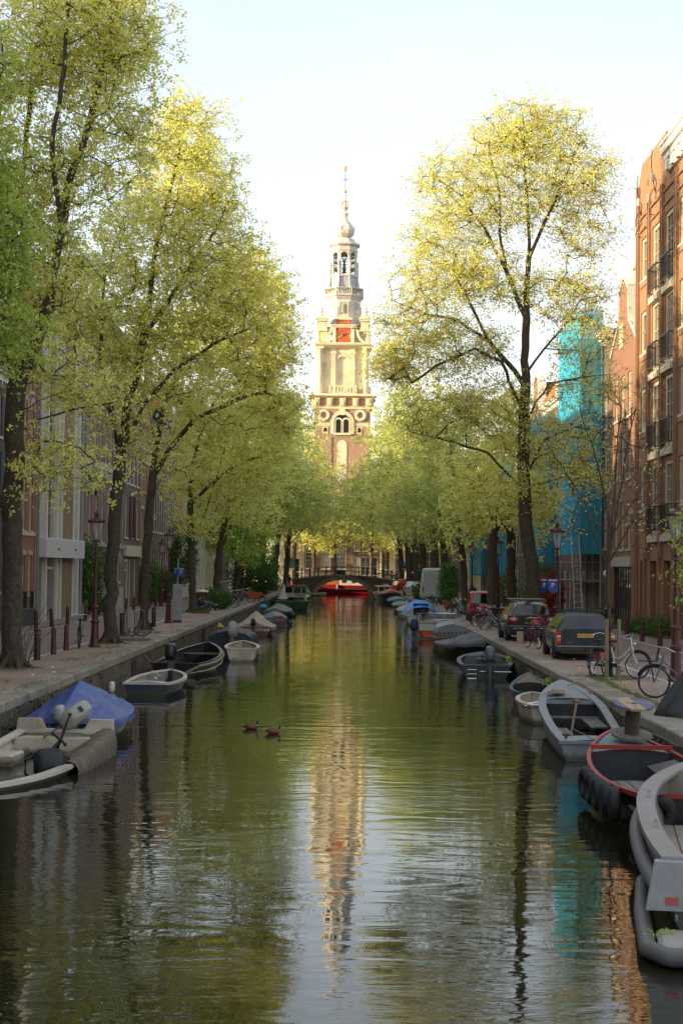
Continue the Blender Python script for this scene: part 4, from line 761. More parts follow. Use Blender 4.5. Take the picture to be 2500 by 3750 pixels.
def tree(name, label, base, meshes, group='trees along the canal', rz=0, sc=1):
    t = thing(name, label, 'tree', base, rz, group); put('trunk', meshes[0], t); put('crown', meshes[1], t)
    if sc != 1: t.scale = (sc, sc, sc)
    return t
def V3(v): return np.array([v[0], v[1], v[2]])
def blob(qx, qy, Y, rx, ry, rd=2.0, w=None):               # centre from a sight line, radii in metres
    c = Q(qx, qy, Y); r = (rx*1.5944/FPX*Y, rd, ry*1.5944/FPX*Y); return (V3(c), r, w if w else r[0]*r[1]*r[2])
def QL(pts, Y): return [V3(Q(p[0], p[1], p[2] if len(p) > 2 else Y)) for p in pts]
gb = lambda x, y: np.array([x, y, QZ-.05])
# the giant at the left edge
Y1 = 43.4; B1_ = gb(-8.8, Y1)
L1 = [[B1_]+QL([(30, 1200), (32, 1000), (38, 890)], Y1), QL([(38, 900), (85, 830), (130, 765), (240, 700), (330, 640)], Y1)[:4], QL([(38, 890), (78, 800), (112, 700), (140, 520), (160, 400)], Y1), QL([(112, 690), (158, 420), (215, 250), (250, 90), (262, -40)], 44), QL([(140, 520), (120, 330), (150, 150), (160, 10)], 42.5), QL([(38, 960), (90, 920), (130, 905), (200, 945), (250, 960)], Y1-1), QL([(35, 1005), (85, 965), (170, 940), (260, 925), (330, 905)], Y1+1.5), QL([(38, 890), (10, 700), (-40, 500), (-80, 300)], 44), QL([(20, 760), (30, 560), (60, 330), (80, 100)], 45)]
bl1 = [blob(60, 120, 44, 130, 130, 2.4), blob(200, 110, 44, 130, 130, 2.4), blob(300, 80, 44, 65, 110, 2), blob(265, 60, 44, 90, 120, 2), blob(300, 230, 44, 75, 120, 2), blob(235, 330, 44, 120, 130, 2.2), blob(120, 420, 44, 110, 150, 2.4), blob(30, 500, 44, 110, 180, 2.4), blob(150, 620, 44, 90, 110, 2.2), blob(40, 760, 44, 90, 110, 2), blob(120, 830, 43.5, 90, 60, 1.8, 1.6), blob(210, 900, 44, 90, 55, 1.6, 1.8), blob(140, 1070, 43, 110, 65, 1.2, 1.6), blob(-60, 350, 44, 100, 300, 2.5), blob(150, -80, 44, 220, 110, 2.5)]
tree('maple_tree', 'giant maple with thick leaning trunk at the left edge, yellow green crown above the frame', B1_, grow(B1_, L1, bl1, 1080, 1, .28, sub=5, per=13, lsize=.052, crad=.09, lm=YG))
Y0 = 36.5; B0_ = gb(-11.4, Y0)
L0 = [[B0_]+QL([(-310, 900), (-300, 600)], Y0), QL([(-300, 800), (-150, 650), (-30, 600), (20, 560)], Y0), QL([(-300, 700), (-150, 400), (-30, 250), (10, 150)], Y0), QL([(-300, 850), (-150, 800), (0, 740)], Y0)]
bl0 = [blob(-20, 180, Y0, 45, 110, 1.2, 3), blob(-15, 420, Y0, 55, 110, 1.2, 4), blob(0, 600, Y0, 70, 90, 1.4, 5), blob(25, 560, Y0, 45, 80, 1.2, 2), blob(-5, 760, Y0, 80, 90, 1.4, 5), blob(-150, 450, Y0, 110, 330, 2, 8)]
tree('horse_chestnut', 'deep green tree reaching into the picture at the far left edge', B0_, grow(B0_, L0, bl0, 260, 2, .3, sub=4, per=13, lsize=.055, crad=.09, lm=GR))
Y2 = 57.5; B2_ = gb(-8.25, Y2)
L2 = [[B2_]+QL([(255, 1300), (265, 1180), (275, 1080), (290, 960), (300, 900)], Y2), QL([(290, 960), (330, 780), (360, 560), (400, 400), (430, 260)], Y2), QL([(275, 1080), (262, 960), (230, 820), (240, 640), (300, 450), (320, 330)], Y2+.5), QL([(330, 780), (420, 640), (500, 520), (545, 430)], Y2), QL([(280, 1050), (330, 930), (400, 850), (490, 790), (560, 760)], Y2-.5), QL([(265, 1150), (310, 1080), (360, 1030), (400, 990)], Y2), QL([(262, 960), (180, 830), (150, 720)], Y2+1)]
bl2 = [blob(440, 300, Y2, 70, 100, 2), blob(400, 420, Y2, 110, 120, 2.4), blob(480, 420, Y2, 70, 110, 2), blob(330, 560, Y2, 130, 120, 2.4), blob(480, 560, Y2, 95, 100, 2.2), blob(540, 620, Y2, 75, 90, 2), blob(420, 700, Y2, 150, 100, 2.6), blob(280, 760, Y2, 130, 100, 2.4), blob(560, 760, Y2, 80, 80, 1.8), blob(380, 860, Y2, 150, 80, 2.4, 3.5), blob(250, 940, Y2, 120, 70, 2, 2.5), blob(330, 1040, Y2, 80, 55, 1.6, 1), blob(180, 680, Y2+1, 90, 110, 2)]
tree('maple_tree', 'second maple from the left with a straight dark trunk and wide golden green crown', B2_, grow(B2_, L2, bl2, 1000, 3, .24, sub=5, per=12, lsize=.058, crad=.09, lm=YG))
Y3 = 68.1; B3_ = gb(-8.4, Y3)
L3 = [[B3_]+QL([(335, 1300), (345, 1150), (360, 1020), (375, 930)], Y3), QL([(375, 940), (420, 830), (470, 700), (520, 620), (560, 560)], Y3), QL([(350, 1110), (390, 1030), (450, 960), (540, 920), (610, 900)], Y3), QL([(360, 1020), (330, 900), (340, 760), (370, 660)], Y3), QL([(345, 1150), (370, 1100), (400, 1080), (440, 1070)], Y3-.5)]
bl3 = [blob(560, 640, Y3, 80, 90, 2), blob(620, 700, Y3, 55, 70, 1.6, 4), blob(480, 780, Y3, 120, 100, 2.4), blob(590, 820, Y3, 90, 80, 2.2), blob(380, 860, Y3, 110, 110, 2.4, 4), blob(520, 940, Y3, 120, 70, 2.2, 3), blob(640, 800, Y3, 45, 60, 1.4, 3), blob(420, 1050, Y3, 90, 60, 1.8, 1), blob(640, 950, Y3, 60, 60, 1.6, 3)]
tree('maple_tree', 'third maple from the left, its slim leaning trunk behind the bicycle rack', B3_, grow(B3_, L3, bl3, 620, 4, .19, sub=5, per=11, lsize=.062, crad=.095, lm=YG))
Y4 = 96.5; B4_ = gb(-9.0, Y4)
L4 = [[B4_]+QL([(440, 1300), (438, 1180), (440, 1060)], Y4), QL([(445, 1250), (468, 1190), (490, 1120), (520, 1020)], Y4), QL([(440, 1080), (470, 960), (520, 880), (560, 840)], Y4), QL([(440, 1120), (400, 1010), (410, 920)], Y4), QL([(440, 1160), (500, 1100), (560, 1060), (620, 1040)], Y4)]
bl4 = [blob(600, 900, Y4, 80, 70, 2.2), blob(660, 960, Y4, 60, 75, 2), blob(560, 1000, Y4, 100, 80, 2.4), blob(480, 960, Y4, 90, 90, 2.4), blob(520, 1110, Y4, 110, 60, 2.4), blob(420, 1060, Y4, 60, 80, 2, 4), blob(620, 1080, Y4, 70, 60, 2), blob(455, 1200, Y4, 55, 35, 1.6, 2)]
tree('maple_tree', 'maple with a forked trunk beside the seated person and the grey cabinet', B4_, grow(B4_, L4, bl4, 500, 5, .23, sub=5, per=10, lsize=.085, crad=.12, lm=YG, spread=.5))
# the tall elm on the right bank
Y5 = 66.6; B5_ = gb(7.72, Y5)
L5 = [[B5_]+QL([(1222, 1320), (1205, 1180), (1200, 1050), (1204, 920), (1206, 800), (1208, 700)], Y5), QL([(1206, 720), (1165, 630), (1110, 520), (1060, 450), (1000, 410)], Y5), QL([(1165, 630), (1150, 560), (1145, 440), (1120, 330)], Y5), QL([(1208, 700), (1215, 560), (1205, 400), (1200, 270)], Y5), QL([(1215, 590), (1260, 490), (1300, 400), (1330, 330)], Y5), QL([(1290, 440), (1340, 420), (1390, 450)], Y5), QL([(1208, 680), (1250, 640), (1330, 655), (1390, 690)], Y5+.8), QL([(1206, 860), (1250, 800), (1300, 740), (1330, 690), (1370, 680)], Y5), QL([(1204, 880), (1180, 850), (1120, 780), (1050, 735), (970, 720), (900, 690)], Y5), QL([(1204, 940), (1150, 830), (1090, 800), (1000, 840), (920, 900)], Y5-1), QL([(1200, 1000), (1175, 900), (1120, 860)], Y5+1), QL([(1205, 960), (1260, 880), (1340, 865), (1400, 860)], Y5-1), QL([(1202, 1090), (1250, 1010), (1320, 980), (1380, 990)], Y5-1), QL([(1202, 1120), (1120, 1040), (1020, 1010), (940, 990)], Y5), QL([(1120, 780), (1080, 700), (1040, 620)], Y5)]
bl5 = [blob(1200, 300, Y5, 95, 70, 1.8), blob(1130, 330, Y5, 75, 65, 1.6), blob(1270, 320, Y5, 85, 75, 1.8), blob(1330, 420, Y5, 85, 90, 1.8), blob(1050, 420, Y5, 100, 80, 1.8), blob(1180, 450, Y5, 130, 90, 2.2), blob(1030, 540, Y5, 100, 80, 1.8), blob(1340, 540, Y5, 70, 60, 1.5), blob(1000, 650, Y5, 110, 75, 2), blob(1130, 640, Y5, 90, 80, 1.8), blob(1300, 680, Y5, 120, 65, 1.8), blob(940, 760, Y5, 85, 75, 1.8), blob(1050, 800, Y5, 120, 80, 2), blob(1350, 780, Y5, 80, 70, 1.6), blob(900, 840, Y5, 50, 50, 1.3, 4), blob(1130, 940, Y5, 120, 70, 2), blob(1350, 900, Y5, 90, 50, 1.5), blob(1000, 950, Y5, 110, 70, 1.8), blob(1260, 1020, Y5, 130, 60, 1.8), blob(1190, 1140, Y5, 90, 50, 1.5), blob(1330, 1090, Y5-1, 60, 35, 1.2, 2)]
tree('elm_tree', 'tall elm with dark forking trunk towering over the parked estate cars', B5_, grow(B5_, L5, bl5, 1700, 6, .30, sub=5, per=9, lsize=.055, crad=.11, lm=EL, spread=.42, rexp=2.5))
# sapling between two stakes, nearly bare
Y6 = 42.4; B6_ = gb(6.83, Y6)
L6 = [[B6_]+QL([(1398, 1400), (1394, 1300), (1405, 1230), (1412, 1100), (1425, 950), (1418, 850)], Y6)]+[QL([(1400+i, 1270-20*i % 60), p1, p2], Y6+dy) for i, (p1, p2, dy) in enumerate((((1340, 1150), (1250, 1010), .4), ((1350, 1190), (1190, 1110), -.3), ((1460, 1140), (1540, 1010), .3), ((1450, 1200), (1520, 1130), -.4), ((1370, 1060), (1330, 930), .2), ((1440, 1020), (1470, 900), -.2), ((1360, 1230), (1240, 1190), .3)))]
bl6 = [blob(1340, 1090, Y6, 70, 90, .9), blob(1450, 1090, Y6, 70, 110, .9), blob(1400, 960, Y6, 60, 110, .8), blob(1330, 1210, Y6, 70, 40, .8), blob(1470, 1210, Y6, 60, 60, .8)]
t = tree('sapling', 'nearly bare young tree tied between two wooden stakes by the red bicycle', B6_, grow(B6_, L6, bl6, 110, 7, .05, sub=4, per=1, lsize=.035, crad=.05, lm=EL, spread=.22, twig=.004), group='young trees')
STK = mat('stake_wood', (.26, .19, .11), .85, var=.25, bump=.3)
for dx in (-.13, .17): q = MB(); q.tube([(dx, -.12, 0), (dx*1.05, -.12, 1.55)], [.06, .05], 8); q.build('stake', STK, t)
q = MB(); q.box(-.16, .2, -.15, -.09, 1.30, 1.38); q.build('tie_strap', BLK, t)
# leafy shoots at the right edge
B7_ = gb(8.0, 35.8)
L7 = [[B7_, B7_+np.array([-.1, 0, 1.2]), B7_+np.array([-.15, 0, 3.0]), B7_+np.array([-.05, 0, 4.1])]]
bl7 = [(B7_+np.array([-.25, 0, 3.4]), (.62, .6, 1.0), 2), (B7_+np.array([-.2, 0, 2.5]), (.6, .5, .6), 1), (B7_+np.array([.5, 0, 3.4]), (.8, .6, 1.3), 2)]
tree('young_tree', 'fresh green young tree around the lamp post at the right edge', B7_, grow(B7_, L7, bl7, 120, 8, .06, sub=5, per=5, lsize=.055, crad=.08, lm=GR, spread=.2, twig=.004), group='young trees')
# further trees in two rows: a few shared crowns, each tree its own object
def far_tree_mesh(seed, h, lm, w, lean=0, n=330, trunk=3.4, ls=.10):
    b = np.zeros(3); r = np.random.default_rng(seed); top = np.array([lean, 0, h*.8]); L_ = [[b, np.array([lean*.15, 0, trunk]), np.array([lean*.6, 0, h*.55]), top]]
    for k in range(5): a = 2*PI*k/5+r.uniform(-.3, .3); z = trunk+r.uniform(0, h*.25); L_.append([np.array([lean*.2, 0, z-.6]), np.array([lean*.4+math.cos(a)*w*.4, math.sin(a)*w*.4, z+1.6]), np.array([lean*.7+math.cos(a)*w*.75, math.sin(a)*w*.75, z+3.2])])
    bl = [(np.array([lean*.7, 0, h*.62]), (w*.8, w*.8, h*.3), 10), (np.array([lean, 0, h*.84]), (w*.5, w*.5, h*.16), 3)]
    for k in range(7): a = 2*PI*k/7+r.uniform(-.3, .3); bl.append((np.array([lean*.6+math.cos(a)*w*.7, math.sin(a)*w*.7, h*r.uniform(.38, .66)]), (w*.45, w*.45, h*.13), 2.2))
    return grow(b, L_, bl, n, seed, .24, sub=4, per=9, lsize=ls, crad=.15, lm=lm, spread=.55)
FM = {'a': far_tree_mesh(21, 14.5, YG, 4.2, 1.6), 'b': far_tree_mesh(22, 13.0, MG, 4.0, 1.2), 'c': far_tree_mesh(23, 12.5, EL, 4.2, -1.4), 'd': far_tree_mesh(24, 14.5, MG, 4.4, -1.2), 'g': far_tree_mesh(27, 12.5, EL, 3.2, -.8, 150, 4.5), 'f': far_tree_mesh(26, 14.5, YG, 3.6, .6, 170, 7.2), 'e': far_tree_mesh(25, 9.0, GR, 2.6, .5, 260, 3.0)}
for x, y, k, rz, s, lb in ((-9.3, 116, 'a', 0, 1.18, 'fifth maple in the left row, beyond the seated person'), (-8.9, 132, 'e', .5, 1.00, 'small bright green tree by the left row of bicycles'), (-9.0, 150, 'b', .2, 1.53, 'leafy tree above the large evergreen shrub on the left bank'), (-8.6, 166, 'b', 1.4, 1.53, 'thick trunked tree above the green boat on the left bank'), (-8.2, 184, 'a', .2, 1.47, 'yellowish tree near the left end of the bridge'), (-7.6, 203, 'b', 0, 1.56, 'last tree of the left row at the bridge'),
                           (8.7, 86, 'g', .2, 1.00, 'slimmer elm directly behind the tall one'), (7.4, 84.5, 'g', 2.9, 1.00, 'elm behind the black estate car, trunk left of the second lamp'), (7.3, 101, 'd', .3, 0.92, 'forked elm behind the red pickup'), (7.4, 122, 'c', .6, 1.16, 'elm with wisteria wound round its trunk beside the potted shrub'), (7.5, 137, 'd', -.4, 1.37, 'dark trunked elm beside the pale van'), (7.3, 155, 'c', .9, 1.37, 'elm behind the pale van on the right bank'), (7.4, 172, 'd', .1, 1.53, 'elm near the silver car on the right bank'), (7.3, 190, 'c', .2, 1.47, 'elm near the right end of the bridge'), (6.9, 205, 'd', .2, 1.47, 'last elm of the right row at the bridge'),
                           (-7.5, 231, 'f', .3, 1.23, 'tree beyond the cross canal left of the many-paned house'), (-4.6, 229.5, 'f', 4.0, 1.12, 'tall tree before the many-paned brown house beyond the bridge'), (3.4, 229.5, 'f', 1.0, 1.06, 'tall tree before the cream shopfront beyond the bridge'), (-1.6, 230.5, 'f', 2.2, 0.95, 'small tree before the many-paned windows beyond the bridge'), (7.5, 230.5, 'f', 3.2, 0.95, 'small yellowish tree before the cream front beyond the bridge'), (-18, 231, 'd', .3, 0.90, 'tree beyond the cross canal far left'), (16, 231, 'd', 1.3, 0.90, 'tree beyond the cross canal far right')):
    tree('canal_tree', lb, (x, y, QZ-.05), FM[k], rz=rz, sc=s)
# shrubs and low plants
def shrub(name, label, loc, rx, rz_, n, m, ls=.07, seed=0, group='shrubs on the quays', cat='shrub', pot=None, conic=False):
    rng = np.random.default_rng(seed); v = rng.normal(size=(n, 3)); v /= np.linalg.norm(v, axis=1)[:, None]; v *= rng.uniform(.3, 1, (n, 1))**.5; v[:, 2] = (v[:, 2]+1)*.5
    if conic: v[:, :2] *= (1.15-v[:, 2:3])
    lump = 1+.22*np.sin(v[:, 0:1]*7+seed)*np.cos(v[:, 1:2]*6); c = v*np.array([rx, rx, rz_*1.0])*lump; c[:, 2] = np.maximum(c[:, 2], .03)
    t = thing(name, label, cat, loc, 0, group); z0 = 0
    if pot: q = MB(); q.lathe([(pot*.7, 0), (pot, pot*1.3), (pot*1.12, pot*1.3), (pot*1.12, pot*1.6), (pot*.9, pot*1.6)], 14); q.build('pot', mat('terracotta', (.42, .13, .06), .7, var=.15), t); z0 = pot*1.4
    o = put('foliage', leaves_mesh('foliage', c, ls, m, rng, 6, ls*1.3), t, (0, 0, z0)); q = MB()
    for k in range(5): a = k*1.3; q.tube([(0, 0, 0), (rx*.3*math.cos(a), rx*.3*math.sin(a), rz_*.4), (rx*.5*math.cos(a), rx*.5*math.sin(a), rz_*.75)], [.03, .02, .008], 5)
    q.build('stem', BARK, t, loc=(0, 0, z0)); return t
shrub('evergreen_shrub', 'large dark evergreen shrub overhanging the left quay by the cargo bicycle', (-7.9, 139, QZ), 2.1, 4.3, 1500, DG, .10, 1)
shrub('evergreen_shrub', 'dark evergreen shrub beside the cabin boat on the left quay', (-7.8, 147, QZ), 1.6, 3.2, 700, DG, .10, 2)
shrub('bush', 'rounded bush at the foot of the tree where the person sits', (-8.3, 101.5, QZ), .75, 1.3, 420, DG, .06, 3)
shrub('bush', 'bush in front of the row of parked bicycles on the left', (-7.9, 103.5, QZ), .7, 1.25, 380, DG, .06, 4)
shrub('ivy_plant', 'low green weeds round the trunk beside the seated person', (-8.5, 94.9, QZ), .6, .22, 200, leafmat('weed_green', [(.07, .13, .02), (.10, .15, .025), (.12, .13, .03)], .2), .04, 5)
shrub('climbing_plant', 'leafy climber against the purple-brown house wall', (-13.7, 87.2, QZ+.6), .9, 3.3, 700, DG, .08, 6); shrub('bush', 'bush behind the first lamp post on the left footpath', (-13.5, 89.5, QZ), .6, 1.2, 250, DG, .07, 7)
shrub('climbing_plant', 'green climber beside the red shuttered house', (-13.6, 112, QZ), .9, 3.0, 500, DG, .08, 8); shrub('bush', 'dense bush in front of the brown house with white windows', (-13.4, 120, QZ), .9, 2.4, 400, DG, .09, 9)
shrub('climbing_plant', 'tall climber behind the blue parking sign on the left', (-13.4, 132, QZ+1), 1.4, 5.0, 800, DG, .10, 10)
shrub('potted_shrub', 'tall conifer-shaped shrub in a terracotta pot on the right quay', (6.9, 111, QZ), .95, 3.1, 900, leafmat('leaf_conifer', [(.07, .15, .03), (.10, .19, .035), (.05, .11, .025)], .3), .07, 11, cat='plant', pot=.36, conic=True)
shrub('bush', 'dark bush on the quay edge by the silver car', (6.5, 141, QZ), .9, 1.6, 400, DG, .08, 12); shrub('red_maple', 'small red-leaved maple behind the third lamp post on the right', (11.8, 96, QZ), 1.0, 2.5, 500, leafmat('leaf_red', [(.25, .03, .03), (.18, .02, .02), (.3, .06, .03)]), .08, 13)
shrub('bush', 'dark bush behind the red-leaved maple', (12.2, 103, QZ), 1.2, 3.2, 500, DG, .09, 14); shrub('bush', 'pale feathery bush by the cream house on the right', (11.9, 122, QZ), 1.0, 2.6, 350, DG, .08, 15)
for i, (y, r_, h) in enumerate(((75.2, .55, .5), (73.4, .5, .4), (71.6, .6, .75), (69.8, .55, .55), (67.5, .7, .9))): shrub('foundation_plant', ['low ivy at the far corner of the big brick building', 'ivy tuft beside the scooter by the brick building', 'taller leafy plant under the first recess of the brick building', 'ivy clump between two brick pilasters', 'leafy plant nearest the camera at the brick building foot'][i], (12.9, y, QZ), r_, h, 260, DG, .05, 20+i, group='plants at the foot of the brick building')
def weeds(name, label, spots, m, kind='stuff', ls=.03):
    rng = np.random.default_rng(len(spots)); c = []
    for x, y, z, rx, ry, n in spots: c += [(x+rng.normal(0, rx), y+rng.normal(0, ry), z+abs(rng.normal(0, .015))) for _ in range(n)]
    o = put(name, leaves_mesh(name, np.array(c), ls, m, rng, 5, ls*1.3), None, (0, 0, 0)); tag(o, label, 'weeds', None, kind)
W1 = [(6.35+.05*(i % 2), 28+i*.9, QZ+.01, .07, .35, 60) for i in range(16)]+[(6.6, 42, QZ+.005, .5, .8, 300), (6.5, 62.5, QZ+.005, .5, 1, 120)]
weeds('quay_moss', 'moss and grass in the joint behind the right coping', W1, leafmat('weed_green', [(.07, .13, .02), (.10, .15, .025), (.12, .13, .03)], .2), ls=.015)
weeds('quay_weeds', 'grass tufts on the left quay paving', [(-7.6+rnd.uniform(-.5, .7), 34+rnd.uniform(0, 26), QZ, .12, .35, 14) for _ in range(22)]+[(-8.8, 43, QZ, .4, .5, 90), (-8.2, 57, QZ, .3, .3, 50), (-12.9, 73, QZ, .15, 1.8, 160)], leafmat('weed_green', [(.07, .13, .02), (.10, .15, .025), (.12, .13, .03)], .2), ls=.018)
weeds('wall_plants', 'small ferns growing from the right quay wall', [(XR-.06, y, z, .04, .12, 26) for y, z in ((36.6, .35), (39.5, .45), (44.8, .5), (49.5, .35), (56, .5), (33, .3), (29.5, .2), (63, .4))], GR, ls=.04)
weeds('fallen_leaves', 'fallen blossom and leaves on the left quay', [(-8+rnd.uniform(-1, 1.1), 32+rnd.uniform(0, 50), QZ-.02, .5, 1.5, 30) for _ in range(40)], leafmat('fallen_leaf', [(.30, .20, .12), (.22, .16, .09), (.34, .26, .15)], .1), ls=.02)
# bare suckers at the foot of the giant maple
q = MB(); r = random.Random(5)
for k in range(20):
    a = r.uniform(0, 2*PI); x, y = -8.8+.38*math.cos(a), Y1+.38*math.sin(a); dx, dy, h = r.uniform(-.5, .9), r.uniform(-.6, .3), r.uniform(.6, 1.9); q.tube([(x, y, QZ), (x+dx*.4, y+dy*.4, QZ+h*.6), (x+dx, y+dy, QZ+h)], [.012, .008, .004], 4)
q.build('root_suckers', BARK, None, kind='stuff')
for i, (x, y) in enumerate(((-8.8, 43.4), (-8.25, 57.5), (-8.4, 68.1), (-9.0, 96.5), (7.72, 66.6), (6.83, 42.4), (7.3, 101), (7.4, 84.5))):
    q = MB(); r_ = random.Random(i); n_ = 18; q.add([(x+.75*math.cos(2*PI*k/n_)*(1+.18*r_.uniform(-1, 1)), y+1.0*math.sin(2*PI*k/n_)*(1+.18*r_.uniform(-1, 1)), QZ+.008) for k in range(n_)], [tuple(range(n_))]); q.build('soil', EARTH, kind='structure')
    if i != 5:
        q = MB()
        for k in range(6): a_ = k*1.05+i; rr = .26 if i not in (0, 4) else .30; q.tube([(x+math.cos(a_)*rr*.4, y+math.sin(a_)*rr*.4, QZ+.45), (x+math.cos(a_)*rr*.95, y+math.sin(a_)*rr*.95, QZ+.14), (x+math.cos(a_)*rr*1.9, y+math.sin(a_)*rr*1.9, QZ-.03)], [.10, .10, .05], 7)
        o = q.build('root', BARK, None, smooth=60); tr = [t_ for t_ in COL.objects if t_.type == 'EMPTY' and t_.get('category') == 'tree' and abs(t_.location.x-x) < .05 and abs(t_.location.y-y) < .05]
        if tr: o.parent = tr[0]; o.matrix_parent_inverse = Matrix.Translation(-Vector(tr[0].location)); o.data.update(); o['kind'] = 'stuff'
# ---------------------------------------------------------------- boats
def pm(name, col, rough=.4, dirt=(.10, .09, .06), amt=.45, var=.1, scale=2.5, **k): return mat(name, col, rough, var=var, scale=scale, dirt=dirt, dirt_amt=amt, algae=name.startswith('hull'), **k)
H_CRM = pm('hull_cream', (.55, .47, .36), .45, (.22, .16, .09), .75); H_BLK = pm('hull_black', (.012, .012, .014), .3, (.05, .05, .045), .4); H_NAV = pm('hull_navy', (.02, .035, .07), .35, (.10, .10, .09), .35)
H_GRY = pm('hull_grey', (.23, .24, .26), .5, (.14, .13, .12), .5); H_DGR = pm('hull_dark_grey', (.045, .05, .052), .5, (.10, .10, .08), .5); H_WHT = pm('hull_white', (.62, .60, .56), .35, (.35, .28, .18), .5)
H_RED = pm('hull_red', (.22, .02, .02), .4); H_GRN = pm('hull_green', (.05, .15, .05), .4, (.05, .06, .04), .4); H_BRN = pm('hull_brown', (.10, .03, .02), .4); RIMW = pm('rim_white', (.60, .52, .44), .5, (.30, .18, .10), .5)
H_ORG = pm('hull_orange', (.72, .13, .02), .4, (.35, .07, .03), .3); RIMR = pm('rim_red', (.36, .02, .02), .4, (.25, .03, .02), .4); WOOD = mat('boat_wood', (.17, .12, .075), .75, var=.3, scale=5, bump=.2, dirt=(.08, .07, .05)); VARN = mat('varnished_wood', (.26, .12, .05), .35, var=.25, scale=5)
GWD = mat('weathered_wood', (.16, .14, .12), .85, var=.3, scale=6, bump=.2, dirt=(.09, .08, .06)); RUB = mat('rubber', (.02, .02, .021), .7, var=.2, dirt=(.06, .055, .05), dirt_amt=.4); CHR = mat('chrome', (.55, .55, .56), .2, .95, var=.05); ROPE = mat('rope', (.28, .22, .15), .9, var=.2, scale=30)
T_BLU = pm('tarp_blue', (.045, .085, .27), .55, (.16, .19, .28), .6, .25, 3, bump=.25, bscale=9); T_BGE = pm('tarp_beige', (.40, .31, .22), .75, (.25, .19, .13), .5, .15, 2, bump=.2, bscale=8); T_GRB = pm('tarp_grey_blue', (.16, .17, .23), .6, (.10, .10, .12), .4, bump=.2, bscale=8)
T_DRK = pm('tarp_charcoal', (.055, .055, .062), .6, (.12, .11, .11), .6, .2, 3, bump=.25, bscale=9); T_GRY = pm('tarp_grey', (.24, .26, .28), .55, (.15, .16, .17), .5, bump=.2, bscale=8); T_SKY = pm('tarp_bright_blue', (.05, .26, .72), .5, (.08, .30, .7), .3, bump=.2, bscale=8)
T_NAV = pm('tarp_navy', (.012, .014, .03), .6, (.03, .03, .045), .4, bump=.2, bscale=8); T_OLD = pm('tarp_mouldy', (.13, .10, .07), .8, (.05, .05, .03), .7, .35, 4, bump=.3, bscale=12); T_TEAL = pm('tarp_teal', (.03, .20, .17), .6); T_PNK = pm('tarp_red', (.55, .12, .10), .6, (.4, .12, .1), .3); PLW = pm('cowl_grey', (.36, .34, .30), .35, (.25, .22, .17), .4)
class Hull:
    def __init__(s, L, B, hs, hb, tr=.8, mid=None, tm=.5, p=2.0, flare=.82, pb=1.0):
        s.L, s.B, s.hs, s.hb, s.tr, s.tm, s.p, s.flare = L, B, hs, hb, tr, tm, p, flare; s.hm = mid if mid is not None else (hs+hb)/2-.08
    def b(s, t):
        if t < s.tm: u = t/s.tm; return s.B/2*(s.tr+(1-s.tr)*math.sin(u*PI/2))
        u = (t-s.tm)/(1-s.tm); return s.B/2*max(.015, (1-u**s.p)**.8)
    def z(s, t): return s.hs*(1-t)*(1-2*t)+4*s.hm*t*(1-t)+s.hb*t*(2*t-1)
    def y(s, t): return (t-.5)*s.L
    def rake(s, t, f): return (s.L*.035*(f-1)) if t > .97 else 0
    def outer(s, n=18, m=6):
        rows = []
        for i in range(n+1):
            t = i/n; b_, z_ = s.b(t), s.z(t); half = []
            for k in range(m+1):
                f = k/m; half.append((b_*(f**.30)*(s.flare+(1-s.flare)*f), s.y(t)+s.L*.05*(t**4)*(f-1), -.3+(z_+.3)*f**1.6))
            rows.append([(-x, y, z) for x, y, z in half[::-1]]+half[1:])
        q = MB(); q.grid(rows); r0 = rows[0]; k0 = len(q.v); q.add(r0, [tuple(range(len(r0)))]); return q
    def lining(s, zf=.07, n=16, th=.05):
        q = MB(); rows = []
        for i in range(n+1):
            t = .012+i/n*.965; b_, z_ = s.b(t), s.z(t); w = max(.01, b_-th); y = s.y(t); zz = min(zf, z_-.05)
            rows.append([(-w, y, z_-.005), (-w*.93, y, (z_+zz)/2), (-w*.8, y, zz), (w*.8, y, zz), (w*.93, y, (z_+zz)/2), (w, y, z_-.005)])
        q.grid(rows); q.add(rows[0], [(0, 1, 2, 3, 4, 5)]); return q
    def rim(s, w=.07, h=.05, n=22, over=.02):
        q = MB()
        for sd in (-1, 1):
            pts = []
            for i in range(n+1):
                t = i/n; b_ = s.b(t); pts.append((sd*b_, s.y(t), s.z(t)))
            rows = []
            for x, y, z in pts:
                o = x+sd*over; i_ = x-sd*min(w, abs(x)+.005); rows.append([(i_, y, z-h*.3), (i_, y, z+h*.6), (o, y, z+h*.6), (o, y, z-h*.7)])
            q.grid(rows if sd < 0 else [r[::-1] for r in rows])
        b_ = s.b(0); q.box(-b_-over, b_+over, s.y(0)-.03, s.y(0)+w*.8, s.hs-h*.6, s.hs+h*.58); return q
